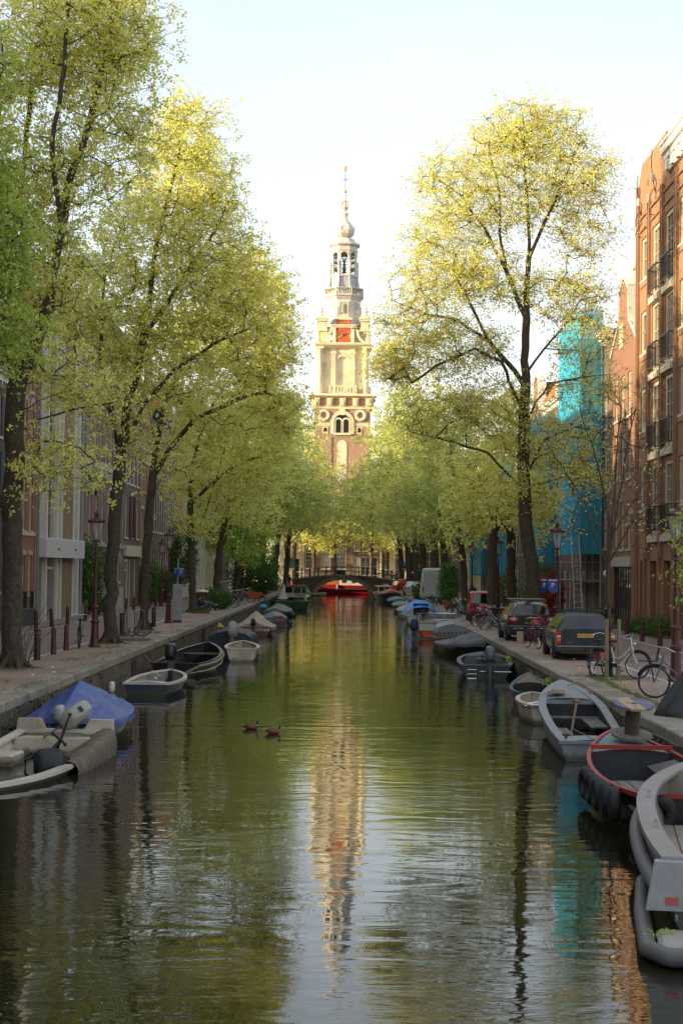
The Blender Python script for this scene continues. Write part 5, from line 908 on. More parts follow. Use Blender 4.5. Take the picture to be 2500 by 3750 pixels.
def boat(name, label, loc, rz, h, hm, rm, lm=None, zf=.07, benches=(), boards=0, bm=None, foredeck=0, fm=None, tarp=None, motor=None, group='boats moored in the canal', cat='boat', rimw=.07, rope=True, sterndeck=0, pitch=0):
    t = thing(name, label, cat, (loc[0], loc[1], 0), rz, group)
    if pitch: t.rotation_euler[0] = pitch
    h.outer().build('hull', hm, t, smooth=40)
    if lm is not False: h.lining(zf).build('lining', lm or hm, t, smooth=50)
    h.rim(rimw).build('gunwale', rm, t)
    for tb in benches:
        b_ = h.b(tb)*.93; z_ = min(h.z(tb)-.1, h.z(tb)*.8); q = MB(); q.box(-b_, b_, h.y(tb)-.13, h.y(tb)+.13, z_-.04, z_); q.build('bench', bm or WOOD, t)
    if boards:
        w = h.B*.62
        for i in range(boards):
            x0 = -w/2+w*i/boards; q = MB(); q.box(x0+.008, x0+w/boards-.008, h.y(.07), h.y(.7), zf+.01, zf+.03); q.build('floorboard', GWD, t)
    for dk, a, b in ((foredeck, 1-foredeck, .985), (sterndeck, .01, sterndeck)):
        if dk:
            q = MB(); rows = []
            for i in range(9):
                tt = a+(b-a)*i/8; w_ = h.b(tt)-.02; z_ = h.z(tt); rows.append([(-w_, h.y(tt), z_-.01), (-w_*.5, h.y(tt), z_+.035), (0, h.y(tt), z_+.05), (w_*.5, h.y(tt), z_+.035), (w_, h.y(tt), z_-.01)])
            q.grid(rows); r_ = rows[0] if a > .4 else rows[-1]; q.build('deck', fm or hm, t); q = MB(); q.add(r_+[(r_[4][0]*.9, r_[4][1], .1), (r_[0][0]*.9, r_[0][1], .1)], [(0, 1, 2, 3, 4, 5, 6)]); q.build('bulkhead', lm or hm, t)
    if tarp: cover(t, h, **tarp)
    if motor: outboard(t, (motor[0]*h.B/2, h.y(0), h.hs), **motor[1])
    return t
def cover(t, h, m, ridge, over=.12, amp=.03, seed=1, fr=(0, 1), n=48, mm=24, name='tarpaulin', pw=.8):
    r = random.Random(seed); ph = [r.uniform(0, 6) for _ in range(8)]; rows = []
    def rid(u):
        for (a, ha), (b, hb) in zip(ridge[:-1], ridge[1:]):
            if a <= u <= b: return ha+(hb-ha)*(u-a)/(b-a)
        return ridge[-1][1]
    for i in range(n+1):
        u = i/n; tt = fr[0]+(fr[1]-fr[0])*u; b_ = h.b(tt)+.05; zg = h.z(tt)+.03; zr = rid(u); row = []
        for j in range(-1, mm+2):
            if j in (-1, mm+1): s = -1 if j < 0 else 1; o = over*(1+.22*math.sin(tt*31+ph[0])+.15*math.sin(tt*13+s)); row.append((s*(b_+.015), h.y(tt), zg-o)); continue
            s = -1+2*j/mm; a = 1-abs(s)**1.0; z = zg+(zr-zg)*a**pw; f = math.sin(tt*23+s*2.2+ph[1])*.5+math.sin(tt*41-s*3+ph[2])*.3+math.sin(s*5+tt*9+ph[3])*.4
            f2 = math.sin(s*20+tt*6+ph[4])*.6; cr = math.sin(tt*67+s*9+ph[5])*.22+math.sin(tt*53-s*14+ph[6])*.22; z += amp*(f+f2*.6+cr)*(a*(1-a)*3+.1); row.append((s*b_, h.y(tt)+amp*.5*f, z))
        rows.append(row)
    q = MB(); q.grid(rows)
    for e, sg in ((0, -1), (-1, 1)):
        rr = rows[e]; lo = [(x, y+sg*.03+.02*math.sin(k*2.1), min(z, h.z(fr[0] if e == 0 else fr[1])-over*(.7+.7*abs(math.sin(k*1.3)))) if 1 < k < len(rr)-2 else z) for k, (x, y, z) in enumerate(rr)]
        if (e == 0 and h.b(fr[0]) > .1) or (e == -1 and h.b(fr[1]) > .1): q.grid([rr, lo] if e == -1 else [lo, rr])
    q.build(name, m, t, smooth=50)
def outboard(t, p, col=None, tilt=0, s=1.0, bag=None, leg=True):
    r = bpy.data.objects.new('outboard_motor', None); COL.objects.link(r); r.parent = t; r.location = p; r.rotation_euler[0] = tilt; r.scale = (s, s, s)
    q = MB(); rows = []
    for z, hx, hy, yo in ((.10, .09, .13, -.06), (.14, .135, .20, -.09), (.24, .15, .25, -.11), (.30, .145, .245, -.11), (.31, .152, .255, -.11), (.45, .145, .25, -.12), (.54, .12, .21, -.13), (.58, .07, .13, -.13), (.585, .001, .001, -.13)):
        rows.append([(hx*math.copysign(abs(math.cos(2*PI*k/16))**.6, math.cos(2*PI*k/16)), yo+hy*math.copysign(abs(math.sin(2*PI*k/16))**.6, math.sin(2*PI*k/16)), z) for k in range(17)])
    q.grid(rows); q.build('cowling', bag or col or BLK, r, smooth=42)
    q = MB(); q.box(-.05, .05, -.22, -.05, -.55, .14); q.box(-.1, .1, -.12, .06, -.12, .06); q.box(-.09, .09, -.4, -.06, -.5, -.47); q.lathe([(.05, -.72), (.06, -.55)], 6, (0, -.14, 0)); q.tube([(0, .05, .2), (0, .55, .34)], .02, 5); q.build('shaft', mat('motor_grey', (.09, .09, .095), .5, .3), r)
    q = MB()
    for k in range(3): a = k*2.1; q.add([(0, -.3, -.62), (.1*math.cos(a), -.33, -.62+.1*math.sin(a)), (.11*math.cos(a+.6), -.29, -.62+.11*math.sin(a+.6))], [(0, 1, 2)])
    q.build('propeller', ALU, r); return r
def fender(par, p, r=.09, l=.3, m=None): q = MB(); q.lathe([(.02, -l), (r*.8, -l+.03), (r, -l+.1), (r, l-.1), (r*.8, l-.03), (.02, l)], 10, p); return q.build('fender', m or H_WHT, par, smooth=50)
def line(label, pts, r=.012, m=None, cat='rope'): q = MB(); q.tube(pts, r, 5); return tag(q.build('mooring_rope', m or ROPE), label, cat, 'mooring ropes')
# --- left bank
h = Hull(6.0, 2.0, .42, .10, .88, .16, .42, 2.3)
t = boat('motorboat', 'half sunk cream motorboat with dirty tarpaulin and raised outboard at lower left', (-5.55, 28.0), PI-.10, h, H_CRM, RIMW, H_CRM, -.05, rimw=.16)
ys = h.y(0)
q = MB(); q.box(-.82, .82, ys+.2, ys+.62, .26, .33); q.box(-.82, .82, ys+.58, ys+.62, -.05, .26); q.box(-.01, .01, ys+.2, ys+.625, .33, .335); q.build('stern_bench', H_CRM, t)
for sx in (-1, 1): q = MB(); q.prism([(sx*.34, .36), (sx*.48, .64), (sx*.90, .64), (sx*.93, .36)], ys-.05, ys+.12); q.build('transom_corner', H_CRM, t)
MB().bev(.35, .95, ys+1.5, ys+2.3, -.05, .2).build('side_locker', H_CRM, t)
MB().box(.55, .78, ys-.062, ys-.05, .42, .56).build('maker_plate', PLW, t); MB().box(.55, .78, ys+.12, ys+.132, .42, .56).build('maker_plate', PLW, t)
om = outboard(t, (.05, ys-.05, .50), PLW, R(-50), 1.15); om.rotation_euler[1] = R(-50); MB().box(-.05, .05, -.16, -.1, .6, .61).build('vent', BLK, om)
q = MB(); rows = []; r = random.Random(3)
for i in range(90):
    tt = .01+.52*i/89; b_, z_ = h.b(tt), h.z(tt); u = i/4.2; k_ = 1 if u < 15 else 1-(u-15)/12
    prof = ((.10, -.06, .3), (.11, z_*.3, .9), (.09, z_*.7, .7), (.05, z_+.04, .3), (-.04, z_+.075, .25), (-.14, z_+.07, .4), (-.16-.10*k_, z_*.9+.05, 1), (-.16-.24*k_, z_*.65+.03, 1.2), (-.16-.36*k_, z_*.45+.02, 1.2), (-.16-.50*k_, z_*.25, 1), (-.16-.62*k_, .02, .6)); row_ = []
    for n_, (dx, zz, c_) in enumerate(prof):
        wv = .032*math.sin(u*1.9+n_*.35)+.022*math.sin(u*4.3-n_*.5)+.012*math.sin(u*9.1+n_*1.1)
        row_.append((-(b_+dx)-wv*c_*.6, h.y(tt)+.02*math.sin(n_*1.3+u), zz+wv*c_*.8+r.uniform(-.004, .004)))
    rows.append(row_)
q.grid(rows); q.build('draped_tarpaulin', T_OLD, t, smooth=60)
c = thing('office_chair', 'black office chair dumped upside down in the half sunk boat', 'chair', (-4.95, 27.6, .02), .5)
q = MB(); q.lathe([(.02, -.1), (.24, -.08), (.27, .08), (.27, .34), (.2, .42), (.02, .45)], 12, (0, 0, 0)); q.v = [(x, y*.55, z) for x, y, z in q.v]; q.build('backrest', BLK, c, smooth=50)
q = MB(); q.bev(-.26, .26, -.05, .4, .25, .35, .05); q.build('seat', BLK, c); q = MB(); q.tube([(0, .15, .3), (.25, .15, .55)], .03, 6); q.build('column', RUB, c)
for k in range(5):
    a = k*2*PI/5; q = MB(); e = Vector((.25, .15, .55)); u = Vector((.1, .0, .28)); v = Vector((.28, 0, -.1)); w_ = Vector((0, .3, 0)); d = (v if k % 2 else u)*math.cos(a)+w_*math.sin(a)+u*.6*math.cos(a*2); q.tube([e, e+d*.9], [.03, .018], 5); q.ball(e+d*.95, .035, 5); q.build('leg', RUB, c)
for s_ in (-1, 1): q = MB(); q.tube([(s_*.27, .1, .3), (s_*.38, .1, .25), (s_*.38, .1, .02), (s_*.3, .1, -.05)], .025, 6); q.build('armrest', BLK, c)
h = Hull(5.0, 1.95, .38, .5, .8, .4, .4, 2.2)
t = boat('covered_boat', 'open boat under a creased blue tarpaulin tent beside the left quay wall', (-5.5, 34.9), -.04, h, H_BLK, H_BLK, None, tarp=dict(m=T_BLU, ridge=[(0, .62), (.12, .78), (.36, 1.12), (.42, 1.1), (1, .62)], over=.13, amp=.055, seed=4, pw=1.05, mm=36, n=70), motor=(0, dict(col=PLW, s=.7, tilt=.1)))
h = Hull(4.3, 1.5, .31, .42, .82, .30, .5, 2.2)
t = boat('dinghy', 'small navy dinghy with a pale rounded rim and chrome ring beside the left quay', (-5.35, 47.1), -.05, h, H_NAV, RIMW, mat('dinghy_inside', (.26, .24, .21), .7, dirt=(.08, .07, .05), dirt_amt=.8), sterndeck=.16, fm=RIMW, rimw=.09, benches=(.45,), bm=H_CRM)
q = MB(); q.torus((.1, h.y(.3), .42), .07, .012, 'y', 12, 5); q.build('ring', CHR, t); fender(t, (-.95, h.y(.02), .1), .09, .25)
h = Hull(5.8, 1.82, .40, .82, .84, .46, .5, 2.2)
t = boat('motorboat', "black open motorboat lettered A'dam with outboard and grey floor grating", (-5.18, 55.5), -.10, h, H_BLK, H_BLK, mat('inside_black', (.02, .02, .022), .6), .10, rimw=.08, benches=(.8,), bm=GWD, motor=(-.12, dict(col=mat('cowl_black', (.02, .02, .022), .3), s=1.15)))
for i in range(5):
    for j in range(4): x = -.5+.22*i; y = -2.3+.55*j; q = MB(); q.box(x, x+.2, y, y+.5, .20, .23); q.build('floor_tile', GWD, t)
q = MB(); pts = [(h.b(tt)+.04, h.y(tt), h.z(tt)-.05) for tt in [i/12*.9 for i in range(13)]]; q.tube([(.35, h.y(0)-.04, .1)]+pts, .045, 7); q.build('fender_rope', ROPE, t); q = MB(); q.tube([(.30, h.y(0)-.05, .06)]+[(h.b(tt)*.97+.03, h.y(tt), h.z(tt)-.24) for tt in [i/12*.85 for i in range(13)]], .018, 5); q.build('rub_rail', H_WHT, t)
text("A'dam", .2, H_WHT, t, (.05, h.y(0)-.035, .12), (PI/2, 0, 0)); q = MB(); q.box(-.75, -.6, h.y(0)-.012, h.y(0)-.005, .12, .17); q.build('number_plate', H_WHT, t)
h = Hull(3.6, 1.3, .5, .62, .85, .48, .5, 2.2)
boat('dinghy', 'small cream plastic dinghy tied against the navy covered boat', (-3.95, 62.6), .05, h, H_CRM, RIMW, H_CRM, rimw=.1, benches=(.3, .65), bm=H_CRM, sterndeck=.1)
h = Hull(5.4, 1.85, .55, .6, .9, .5, .6, 3)
t = boat('covered_boat', 'boat under a navy cover hanging to the water, pink bagged motor on its stern', (-4.65, 68.0), 0, h, H_BLK, H_BLK, None, tarp=dict(m=T_NAV, ridge=[(0, .98), (.3, 1.12), (1, .8)], over=.5, amp=.03, seed=8, pw=.35), motor=(.15, dict(bag=pm('bag_pink', (.42, .34, .34), .8), s=1.3, tilt=-.3)))
q = MB(); q.add([(-.5, -2.3, 1.12), (-.2, -2.3, 1.1), (-.45, -2.2, 1.3)], [(0, 1, 2)]); q.build('pennant', pm('flag_yellow', (.6, .35, .04), .7), t); fender(t, (1.0, -2.6, .15), .08, .3, pm('fender_teal', (.03, .11, .13), .5))
h = Hull(5.2, 2.05, .42, .55, .8, .4, .45, 2.1)
t = boat('covered_boat', 'red boat under a peaked beige canvas tent with scalloped edge on the left', (-4.75, 86.6), .02, h, H_RED, H_BLK, None, tarp=dict(m=T_BGE, ridge=[(0, .72), (.18, 1.05), (.45, 1.22), (1, .65)], over=.16, amp=.035, seed=3, pw=1.15), motor=(-.05, dict(s=.8)))
h = Hull(4.6, 1.5, .42, .5)
t = boat('covered_boat', 'boat under a domed grey blue cover with an orange rag beyond the beige tent', (-4.45, 101), .1, h, H_BRN, WOOD, None, tarp=dict(m=T_GRB, ridge=[(0, .6), (.3, .85), (1, .6)], over=.14, seed=6, pw=.6)); q = MB(); q.ball((.25, -2.2, .55), .22, 6, .4); q.build('orange_rag', pm('rag_orange', (.55, .12, .04), .8), t); fender(t, (.85, -2.1, .1), .14, .2, H_NAV)
h = Hull(5.6, 1.7, .45, .65)
t = boat('covered_boat', 'wooden boat with green grey cover and a bright blue bag on the left', (-4.75, 115), -.12, h, WOOD, VARN, None, tarp=dict(m=pm('tarp_sage', (.17, .19, .17), .7), ridge=[(0, .7), (.25, 1.0), (1, .8)], over=.1, seed=9, pw=1.0, fr=(.15, 1))); q = MB(); q.ball((-.75, -2.0, .75), .28, 7, .7); q.build('blue_bag', pm('bag_blue', (.02, .36, .60), .5), t)
b_ = thing('buoy', 'round black mooring buoy in the water beside the green boat', 'buoy', (-3.95, 117, 0)); q = MB(); q.ball((0, 0, .12), .34, 8, .8); q.build('float', pm('buoy_dark', (.03, .05, .06), .5), b_); q = MB(); q.torus((0, 0, .42), .08, .02, 'x', 10, 5); q.build('ring', CHR, b_)
h = Hull(6.5, 2.3, .75, .85, .85, .7, .5, 3.2, flare=.9)
t = boat('workboat', 'bright green steel boat with stem towards the camera and a white cloth on its mast', (-4.85, 134.5), PI-.25, h, H_GRN, pm('rim_green', (.12, .26, .10), .4), None, rimw=.08, foredeck=.15)
q = MB(); q.tube([(-.35, 2.2, .8), (-.3, 2.2, 2.0)], .03, 6); q.build('mast', CHR, t); q = MB(); q.lathe([(.42, .95), (.38, 1.1), (.2, 1.5), (.1, 1.9), (.03, 2.2)], 9, (-.3, 2.2, 0)); q.v = [(x+.05*math.sin(z*9), y, z) for x, y, z in q.v]; q.build('white_cloth', pm('cloth_white', (.55, .52, .48), .8), t, smooth=50)
for i, (x, y, c_) in enumerate(((.3, 1.8, H_BLK), (.6, 1.2, H_BRN), (-.7, 1.4, H_BLK), (.1, .8, H_GRY))): q = MB(); q.bev(x-.3, x+.3, y-.25, y+.25, .55, .95+.08*i); q.build('deck_box', c_, t)
h = Hull(8.0, 2.4, .7, .9, .9, .65, .5, 2.6)
t = boat('cabin_boat', 'old brown cabin cruiser with a cream wheelhouse beyond the green boat', (-4.9, 160), -.08, h, H_BRN, H_WHT, None, foredeck=.5, fm=H_CRM)
def cabin(t, x0, x1, y0, y1, z0, z1, m, rm_, nwin=2, name='cabin', ends=2):
    q = MB(); q.prism([(x0, z0), (x1, z0), (x1-.08, z1), (x0+.08, z1)], y0, y1); c = q.build(name, m, t); q = MB(); q.bev(x0-.06, x1+.06, y0-.12, y1+.12, z1, z1+.08, .04); q.build('cabin_roof', rm_, c)
    w = (x1-x0-.3)/ends
    for i in range(ends): q = MB(); xa = x0+.15+i*w+.05; q.box(xa, xa+w-.1, y0-.012, y0+.02, z0+(z1-z0)*.42, z1-.1); q.build('window', GLS, c)
    for i in range(nwin):
        l = (y1-y0)/nwin; ya = y0+i*l+.15
        for s, xx in ((-1, x0), (1, x1)): q = MB(); q.box(*sorted((xx-s*.06, xx+s*.012)), ya, ya+l-.3, z0+(z1-z0)*.42, z1-.12); q.build('window', GLS, c)
    return c
cabin(t, -.95, .95, -3.0, .2, .6, 1.7, H_CRM, WOOD); fender(t, (1.25, -3.4, .35), .1, .35); fender(t, (1.25, -3.0, .35), .1, .3)
h = Hull(5, 1.8, .5, .6)
boat('covered_boat', 'boat under a teal cover at the left foot of the bridge', (-4.9, 187), 0, h, H_BLK, H_BLK, None, tarp=dict(m=T_TEAL, ridge=[(0, .9), (.3, 1.6), (1, .8)], over=.1, seed=2, pw=.7))
h = Hull(3.6, 1.3, .3, .4); boat('dinghy', 'small pale dinghy at the left pier of the bridge arch', (-4.2, 203), -1.2, h, H_CRM, RIMW, None)
# red barge beyond the bridge lies across
h = Hull(17, 3.6, 1.3, 1.6, .7, 1.15, .5, 2.6, flare=.95)
t = boat('barge', 'long red barge with white cabin and portholes seen through the bridge arch', (.2, 219.5), PI/2+.03, h, pm('barge_red', (.42, .02, .03), .35, (.3, .02, .02), .3), pm('barge_rim', (.30, .02, .03), .4), None, foredeck=.3, fm=RIMR)
q = MB(); q.prism([(-1.2, 1.1), (1.2, 1.1), (1.05, 2.2), (-1.05, 2.2)], -4.5, 1.2); c = q.build('cabin', H_WHT, t); q = MB(); q.box(-1.15, 1.15, -4.6, 1.3, 2.2, 2.28); q.build('cabin_roof', H_CRM, c)
for y in (-3.9, -2.3, -.7, .6):
    for s in (-1, 1): q = MB(); q.lathe([(.0001, 0), (.22, 0), (.22, .03), (.3, .03), (.3, -.02)], 14, (0, 0, 0), cap=False); o = q.build('porthole', mat('porthole_glass', (.05, .025, .02), .2), c, loc=(s*1.14, y, 1.72)); o.rotation_euler = (0, s*PI/2, 0)
q = MB(); q.box(-.6, .6, 1.6, 2.8, 1.2, 2.3); q.build('wheelhouse', pm('barge_orange', (.5, .15, .04), .5), t); q = MB(); q.tube([(h.b(.1+.8*i/12)*1.005, h.y(.1+.8*i/12), .62+.1*(i/6-1)**2) for i in range(13)], .09, 6); q.build('rubbing_strake', H_BLK, t); q = MB(); q.tube([(-h.b(.1+.8*i/12)*1.005, h.y(.1+.8*i/12), .62+.1*(i/6-1)**2) for i in range(13)], .09, 6); q.build('rubbing_strake', H_BLK, t)
fender(t, (1.86, 1.5, .9), .12, .4, H_GRY); fender(t, (-1.86, 1.5, .9), .12, .4, H_GRY)
# --- right bank, far to near
h = Hull(6.5, 2.1, .7, .9, .9, .65); t = boat('cabin_boat', 'white cabin boat by the arrow sign at the right foot of the bridge', (4.1, 187), .05, h, pm('hull_pale_blue', (.25, .38, .42), .4), H_WHT, None); cabin(t, -.8, .8, -2.8, .2, .6, 1.45, H_WHT, H_WHT)
h = Hull(7, 2.2, .8, 1.0, .9, .75); boat('covered_boat', 'grey boat with a faded red cover in front of the white cabin boat', (4.5, 173), PI+.1, h, H_DGR, WOOD, None, tarp=dict(m=T_PNK, ridge=[(0, 1.0), (.6, 1.45), (1, 1.2)], over=.05, seed=5, pw=.6, fr=(.3, .8)))
h = Hull(5, 1.7, .45, .6); boat('covered_boat', 'small boat with a crumpled light blue cover far down the right side', (4.75, 157), .1, h, WOOD, VARN, None, tarp=dict(m=pm('tarp_pale_blue', (.13, .24, .40), .6), ridge=[(0, .7), (.4, .9), (1, .6)], over=.08, seed=12, pw=.5))
h = Hull(5.6, 1.9, .5, .7); boat('covered_boat', 'dark boat under a sage grey cover behind the white bowed one', (4.75, 135), .1, h, H_DGR, H_GRN, None, tarp=dict(m=pm('tarp_sage_grey', (.20, .22, .20), .6), ridge=[(0, .6), (.3, .85), (1, .8)], over=.05, seed=14, pw=.7, fr=(.25, 1)))
h = Hull(5.2, 1.8, .6, .75, .85, .6); boat('covered_boat', 'white boat with a pinkish beige cover next to the bright blue canopy', (4.45, 115.5), .05, h, H_WHT, H_WHT, None, tarp=dict(m=pm('tarp_pinkish', (.42, .34, .30), .7), ridge=[(0, .8), (.4, 1.05), (1, .9)], over=.02, seed=15, pw=.6))
h = Hull(6.0, 2.2, .62, .8, .86, .6, .5, 2.6)
t = boat('canopy_boat', 'white sloop with a bright blue canopy over its cockpit', (4.62, 104.5), .02, h, H_WHT, H_WHT, H_WHT, .15, motor=(.05, dict(s=.6)), benches=(.15,), bm=H_CRM)
rows = []
for i in range(13):
    y = -2.3+3.4*i/12; rows.append([(x*1.02, y+.02*math.sin(x*9), .62+.92*(1-abs(x/1.12)**2.6)*[.55, .72, .88, .97, 1, 1, .98, .95, .9, .84, .76, .66, .55][i]+.02*math.sin(i*1.7+x*5)) for x in [-1.12+2.24*j/16 for j in range(17)]])
q = MB(); q.grid(rows); q.build('canopy', T_SKY, t, smooth=60)
for s in (-1, 1): q = MB(); q.grid([[(s*1.08+.02*math.sin(i), -2.3+.0*i, .62+1*j*.0+.85*(j/4)*(.3 if i else 1)) for i in range(2)] for j in range(5)]); q.tube([(s*.7, 1.2, .9), (s*.7, 1.25, 1.55), (s*.3, 1.3, 1.65)], .02, 5); q.build('canopy_frame', CHR, t)
q = MB(); q.box(-.5, .45, -2.1, -2.06, .6, 1.35); q.build('rear_screen', T_NAV, t)
h = Hull(5.6, 2.15, .68, .82, .9, .66, .5, 2.6)
t = boat('motorboat', 'orange and white sports boat with chrome rails and a wrapped navy outboard', (4.60, 84.6), .0, h, H_ORG, H_WHT, H_WHT, .15, group='boats moored in the canal', benches=(.3,), bm=H_DGR, foredeck=.35, fm=H_WHT)
MB().box(-.96, .96, h.y(0)-.05, h.y(0)-.01, -.12, .02).build('waterline_stripe', H_WHT, t)
q = MB(); q.prism([(-1.0, .46), (-.25, .46), (-.25, .72), (-.98, .72)], h.y(0)-.06, h.y(0)-.01); q.build('white_panel', H_WHT, t)
q = MB(); rows = [[(x, -.4+.55*(1-(x/1.0)**2)+dz*.3, .68+dz*.55) for x in [-1+2*j/14 for j in range(15)]] for dz in (0, .5, 1)]; q.grid(rows); q.build('windscreen', clearmat('windscreen_smoke', (.05, .05, .05), .6), t); q = MB(); q.tube(rows[2], .025, 5); q.build('windscreen_frame', CHR, t)
q = MB(); q.tube([(-.2, h.y(0)-.1, .15), (-.2, h.y(0)-.1, .95), (-.1, h.y(0)-.1, 1.02), (1.0, h.y(0)-.05, .98)], .025, 6); q.build('stern_rail', CHR, t)
q = MB(); q.tube([(.6, 1.2, .9), (.75, 1.0, 1.25), (.3, 2.4, 1.3), (.1, 2.5, .95)], .022, 6); q.tube([(-.6, .2, .8), (-.8, .0, 1.2), (-.9, -.9, 1.15), (-.95, -1, .8)], .022, 6); q.build('deck_rail', CHR, t)
outboard(t, (-1.22, h.y(0)+.1, .28), bag=pm('bag_blue_navy', (.03, .05, .16), .6), s=1.35)
h = Hull(4.6, 1.65, .55, .65, .85, .55, .5, 2.6); boat('covered_boat', 'navy boat under a boxy light grey cover beside the orange sports boat', (5.05, 78.8), -.04, h, H_NAV, H_BLK, None, tarp=dict(m=T_GRY, ridge=[(0, .98), (.7, 1.05), (1, .75)], over=.08, amp=.02, seed=17, pw=.28, fr=(0, .95)))
h = Hull(4.8, 1.6, .45, .6, .8, .42); boat('rowing_boat', 'varnished wooden rowing boat half hidden behind the charcoal covered boat', (4.85, 73.4), PI+.12, h, H_BLK, WOOD, pm('inside_pink', (.30, .16, .12), .6), benches=(.3, .6), foredeck=.25, fm=VARN)
h = Hull(5.4, 1.75, .40, .58, .7, .38, .45, 2.0); boat('covered_boat', 'low dark boat under a charcoal tarpaulin with a ridge pole on the right', (5.0, 68.0), PI+.22, h, H_BLK, GWD, None, tarp=dict(m=T_DRK, ridge=[(0, .5), (.3, .72), (.62, .98), (1, .7)], over=.13, amp=.04, seed=21, pw=.85))
h = Hull(5.2, 1.85, .42, .58, .86, .42, .5, 2.6)
t = boat('motorboat', 'dark grey plastic motorboat with steering wheel, outboard and boarding ladder', (4.72, 56.0), -.06, h, H_DGR, pm('rim_dark_grey', (.085, .09, .09), .5), pm('inside_grey', (.10, .11, .105), .6), .08, rimw=.13, motor=(.12, dict(col=pm('cowl_blue_grey', (.13, .15, .18), .35), s=1.1)), benches=(.12,), bm=pm('bench_grey', (.11, .12, .115), .6), foredeck=.22)
q = MB(); q.torus((.05, -1.1, .62), .17, .018, 'y', 18, 6); q.tube([(.05, -1.1, .62), (.05, -.9, .5)], .02, 5); q.tube([(-.1, -1.1, .62), (.2, -1.1, .62)], .012, 4); q.build('steering_wheel', BLK, t); q = MB(); q.bev(-.3, .4, -.95, -.5, .08, .55); q.build('console', H_DGR, t)
q = MB(); [q.tube([(x, h.y(0)-.08, .35), (x, h.y(0)-.12, -.25)], .015, 5) for x in (-.62, -.32)]; [q.tube([(-.62, h.y(0)-.1, z), (-.32, h.y(0)-.1, z)], .015, 5) for z in (.28, .14, .0)]; q.tube([(-.2, h.y(0)-.06, .22), (.8, h.y(0)-.06, .22)], .018, 5); q.build('boarding_ladder', CHR, t)
h = Hull(3.8, 1.15, .36, .62, .55, .36, .45, 1.8); t = boat('rowing_boat', 'weathered rowing boat with pointed bow and blue rim beyond the big grey boat', (5.0, 44.3), -.05, h, mat('weathered_white', (.30, .28, .24), .8, dirt=(.12, .10, .08), dirt_amt=.8), pm('rim_blue_grey', (.06, .09, .13), .6), H_BLK, benches=(.25,), bm=H_NAV, foredeck=.32, fm=WOOD)
h = Hull(3.0, 1.05, .42, .5, .7, .42, .5, 2.2); t = boat('dinghy', 'little cream dinghy squeezed beside the big grey steel boat', (4.62, 39.3), .0, h, H_CRM, H_CRM, H_CRM, rimw=.08, sterndeck=.3); q = MB(); q.tube([(-.45, -1.55, .45), (-.2, -1.45, .5)], .03, 5); q.tube([(-.5, -1.5, .42), (-.15, -1.6, .46)], .02, 5); q.build('cleat', CHR, t)
h = Hull(6.9, 1.42, .34, 1.02, .88, .55, .52, 2.4, flare=.9)
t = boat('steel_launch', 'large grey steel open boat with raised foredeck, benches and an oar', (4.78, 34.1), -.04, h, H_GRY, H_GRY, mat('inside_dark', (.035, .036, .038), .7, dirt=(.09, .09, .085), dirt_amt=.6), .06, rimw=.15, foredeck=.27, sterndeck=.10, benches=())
for x0, x1, y0, y1, z in ((-.56, -.22, -1.9, -.4, .32), (.2, .56, -.9, .9, .40), (-.56, .56, -2.6, -2.3, .26), (-.56, .56, .9, 1.2, .42)):
    for i in range(3): w_ = (x1-x0)/3 if x1-x0 < .8 else (y1-y0)/3; q = MB(); (q.box(x0+i*w_+.006, x0+(i+1)*w_-.006, y0, y1, z-.03, z) if x1-x0 < .8 else q.box(x0, x1, y0+i*w_+.006, y0+(i+1)*w_-.006, z-.03, z)); q.build('bench_board', GWD, t)
q = MB(); q.tube([(-.25, -1.2, .1), (.1, .9, .75)], .025, 6); q.box(.05, .17, .85, 1.3, .72, .78); q.build('oar', WOOD, t); q = MB(); q.lathe([(.0, 0), (.12, .02), (.1, .12), (.02, .18)], 8, (.05, -1.9, .07)); q.build('rusty_can', mat('rust', (.22, .06, .03), .9), t)
q = MB(); q.box(-.66, .66, 1.40, 1.46, .66, .74); q.build('coaming', H_GRY, t)
for y, s in ((-3.1, -1), (-3.1, 1)): q = MB(); q.tube([(s*.5, y, .36), (s*.5, y, .46)], .03, 6); q.tube([(s*.5-.07, y, .45), (s*.5+.07, y, .45)], .02, 5); q.build('bollard', H_DGR, t)
q = MB(); q.lathe([(.12, 1.05), (.2, 1.04), (.2, 1.07), (.12, 1.08)], 12, (-.25, 1.9, -.18)); q.lathe([(.08, 1.07), (.15, 1.06), (.15, 1.09), (.08, 1.1)], 12, (-.2, 1.95, -.17)); q.build('rope_coil', ROPE, t)
MB().box(.12, .24, h.y(0)-.02, h.y(0)-.012, .16, .25).build('number_plate', H_WHT, t); q = MB(); q.tube([(.05, 2.3, 1.0), (.3, 2.6, 1.05), (.75, 2.2, .8)], .015, 5); q.build('rope', mat('rope_rust', (.26, .14, .09), .9), t); MB().box(-.12, .12, h.y(.985)-.02, h.y(.985)+.04, .9, 1.03).build('bow_plate', mat('rust', (.22, .06, .03), .9), t)
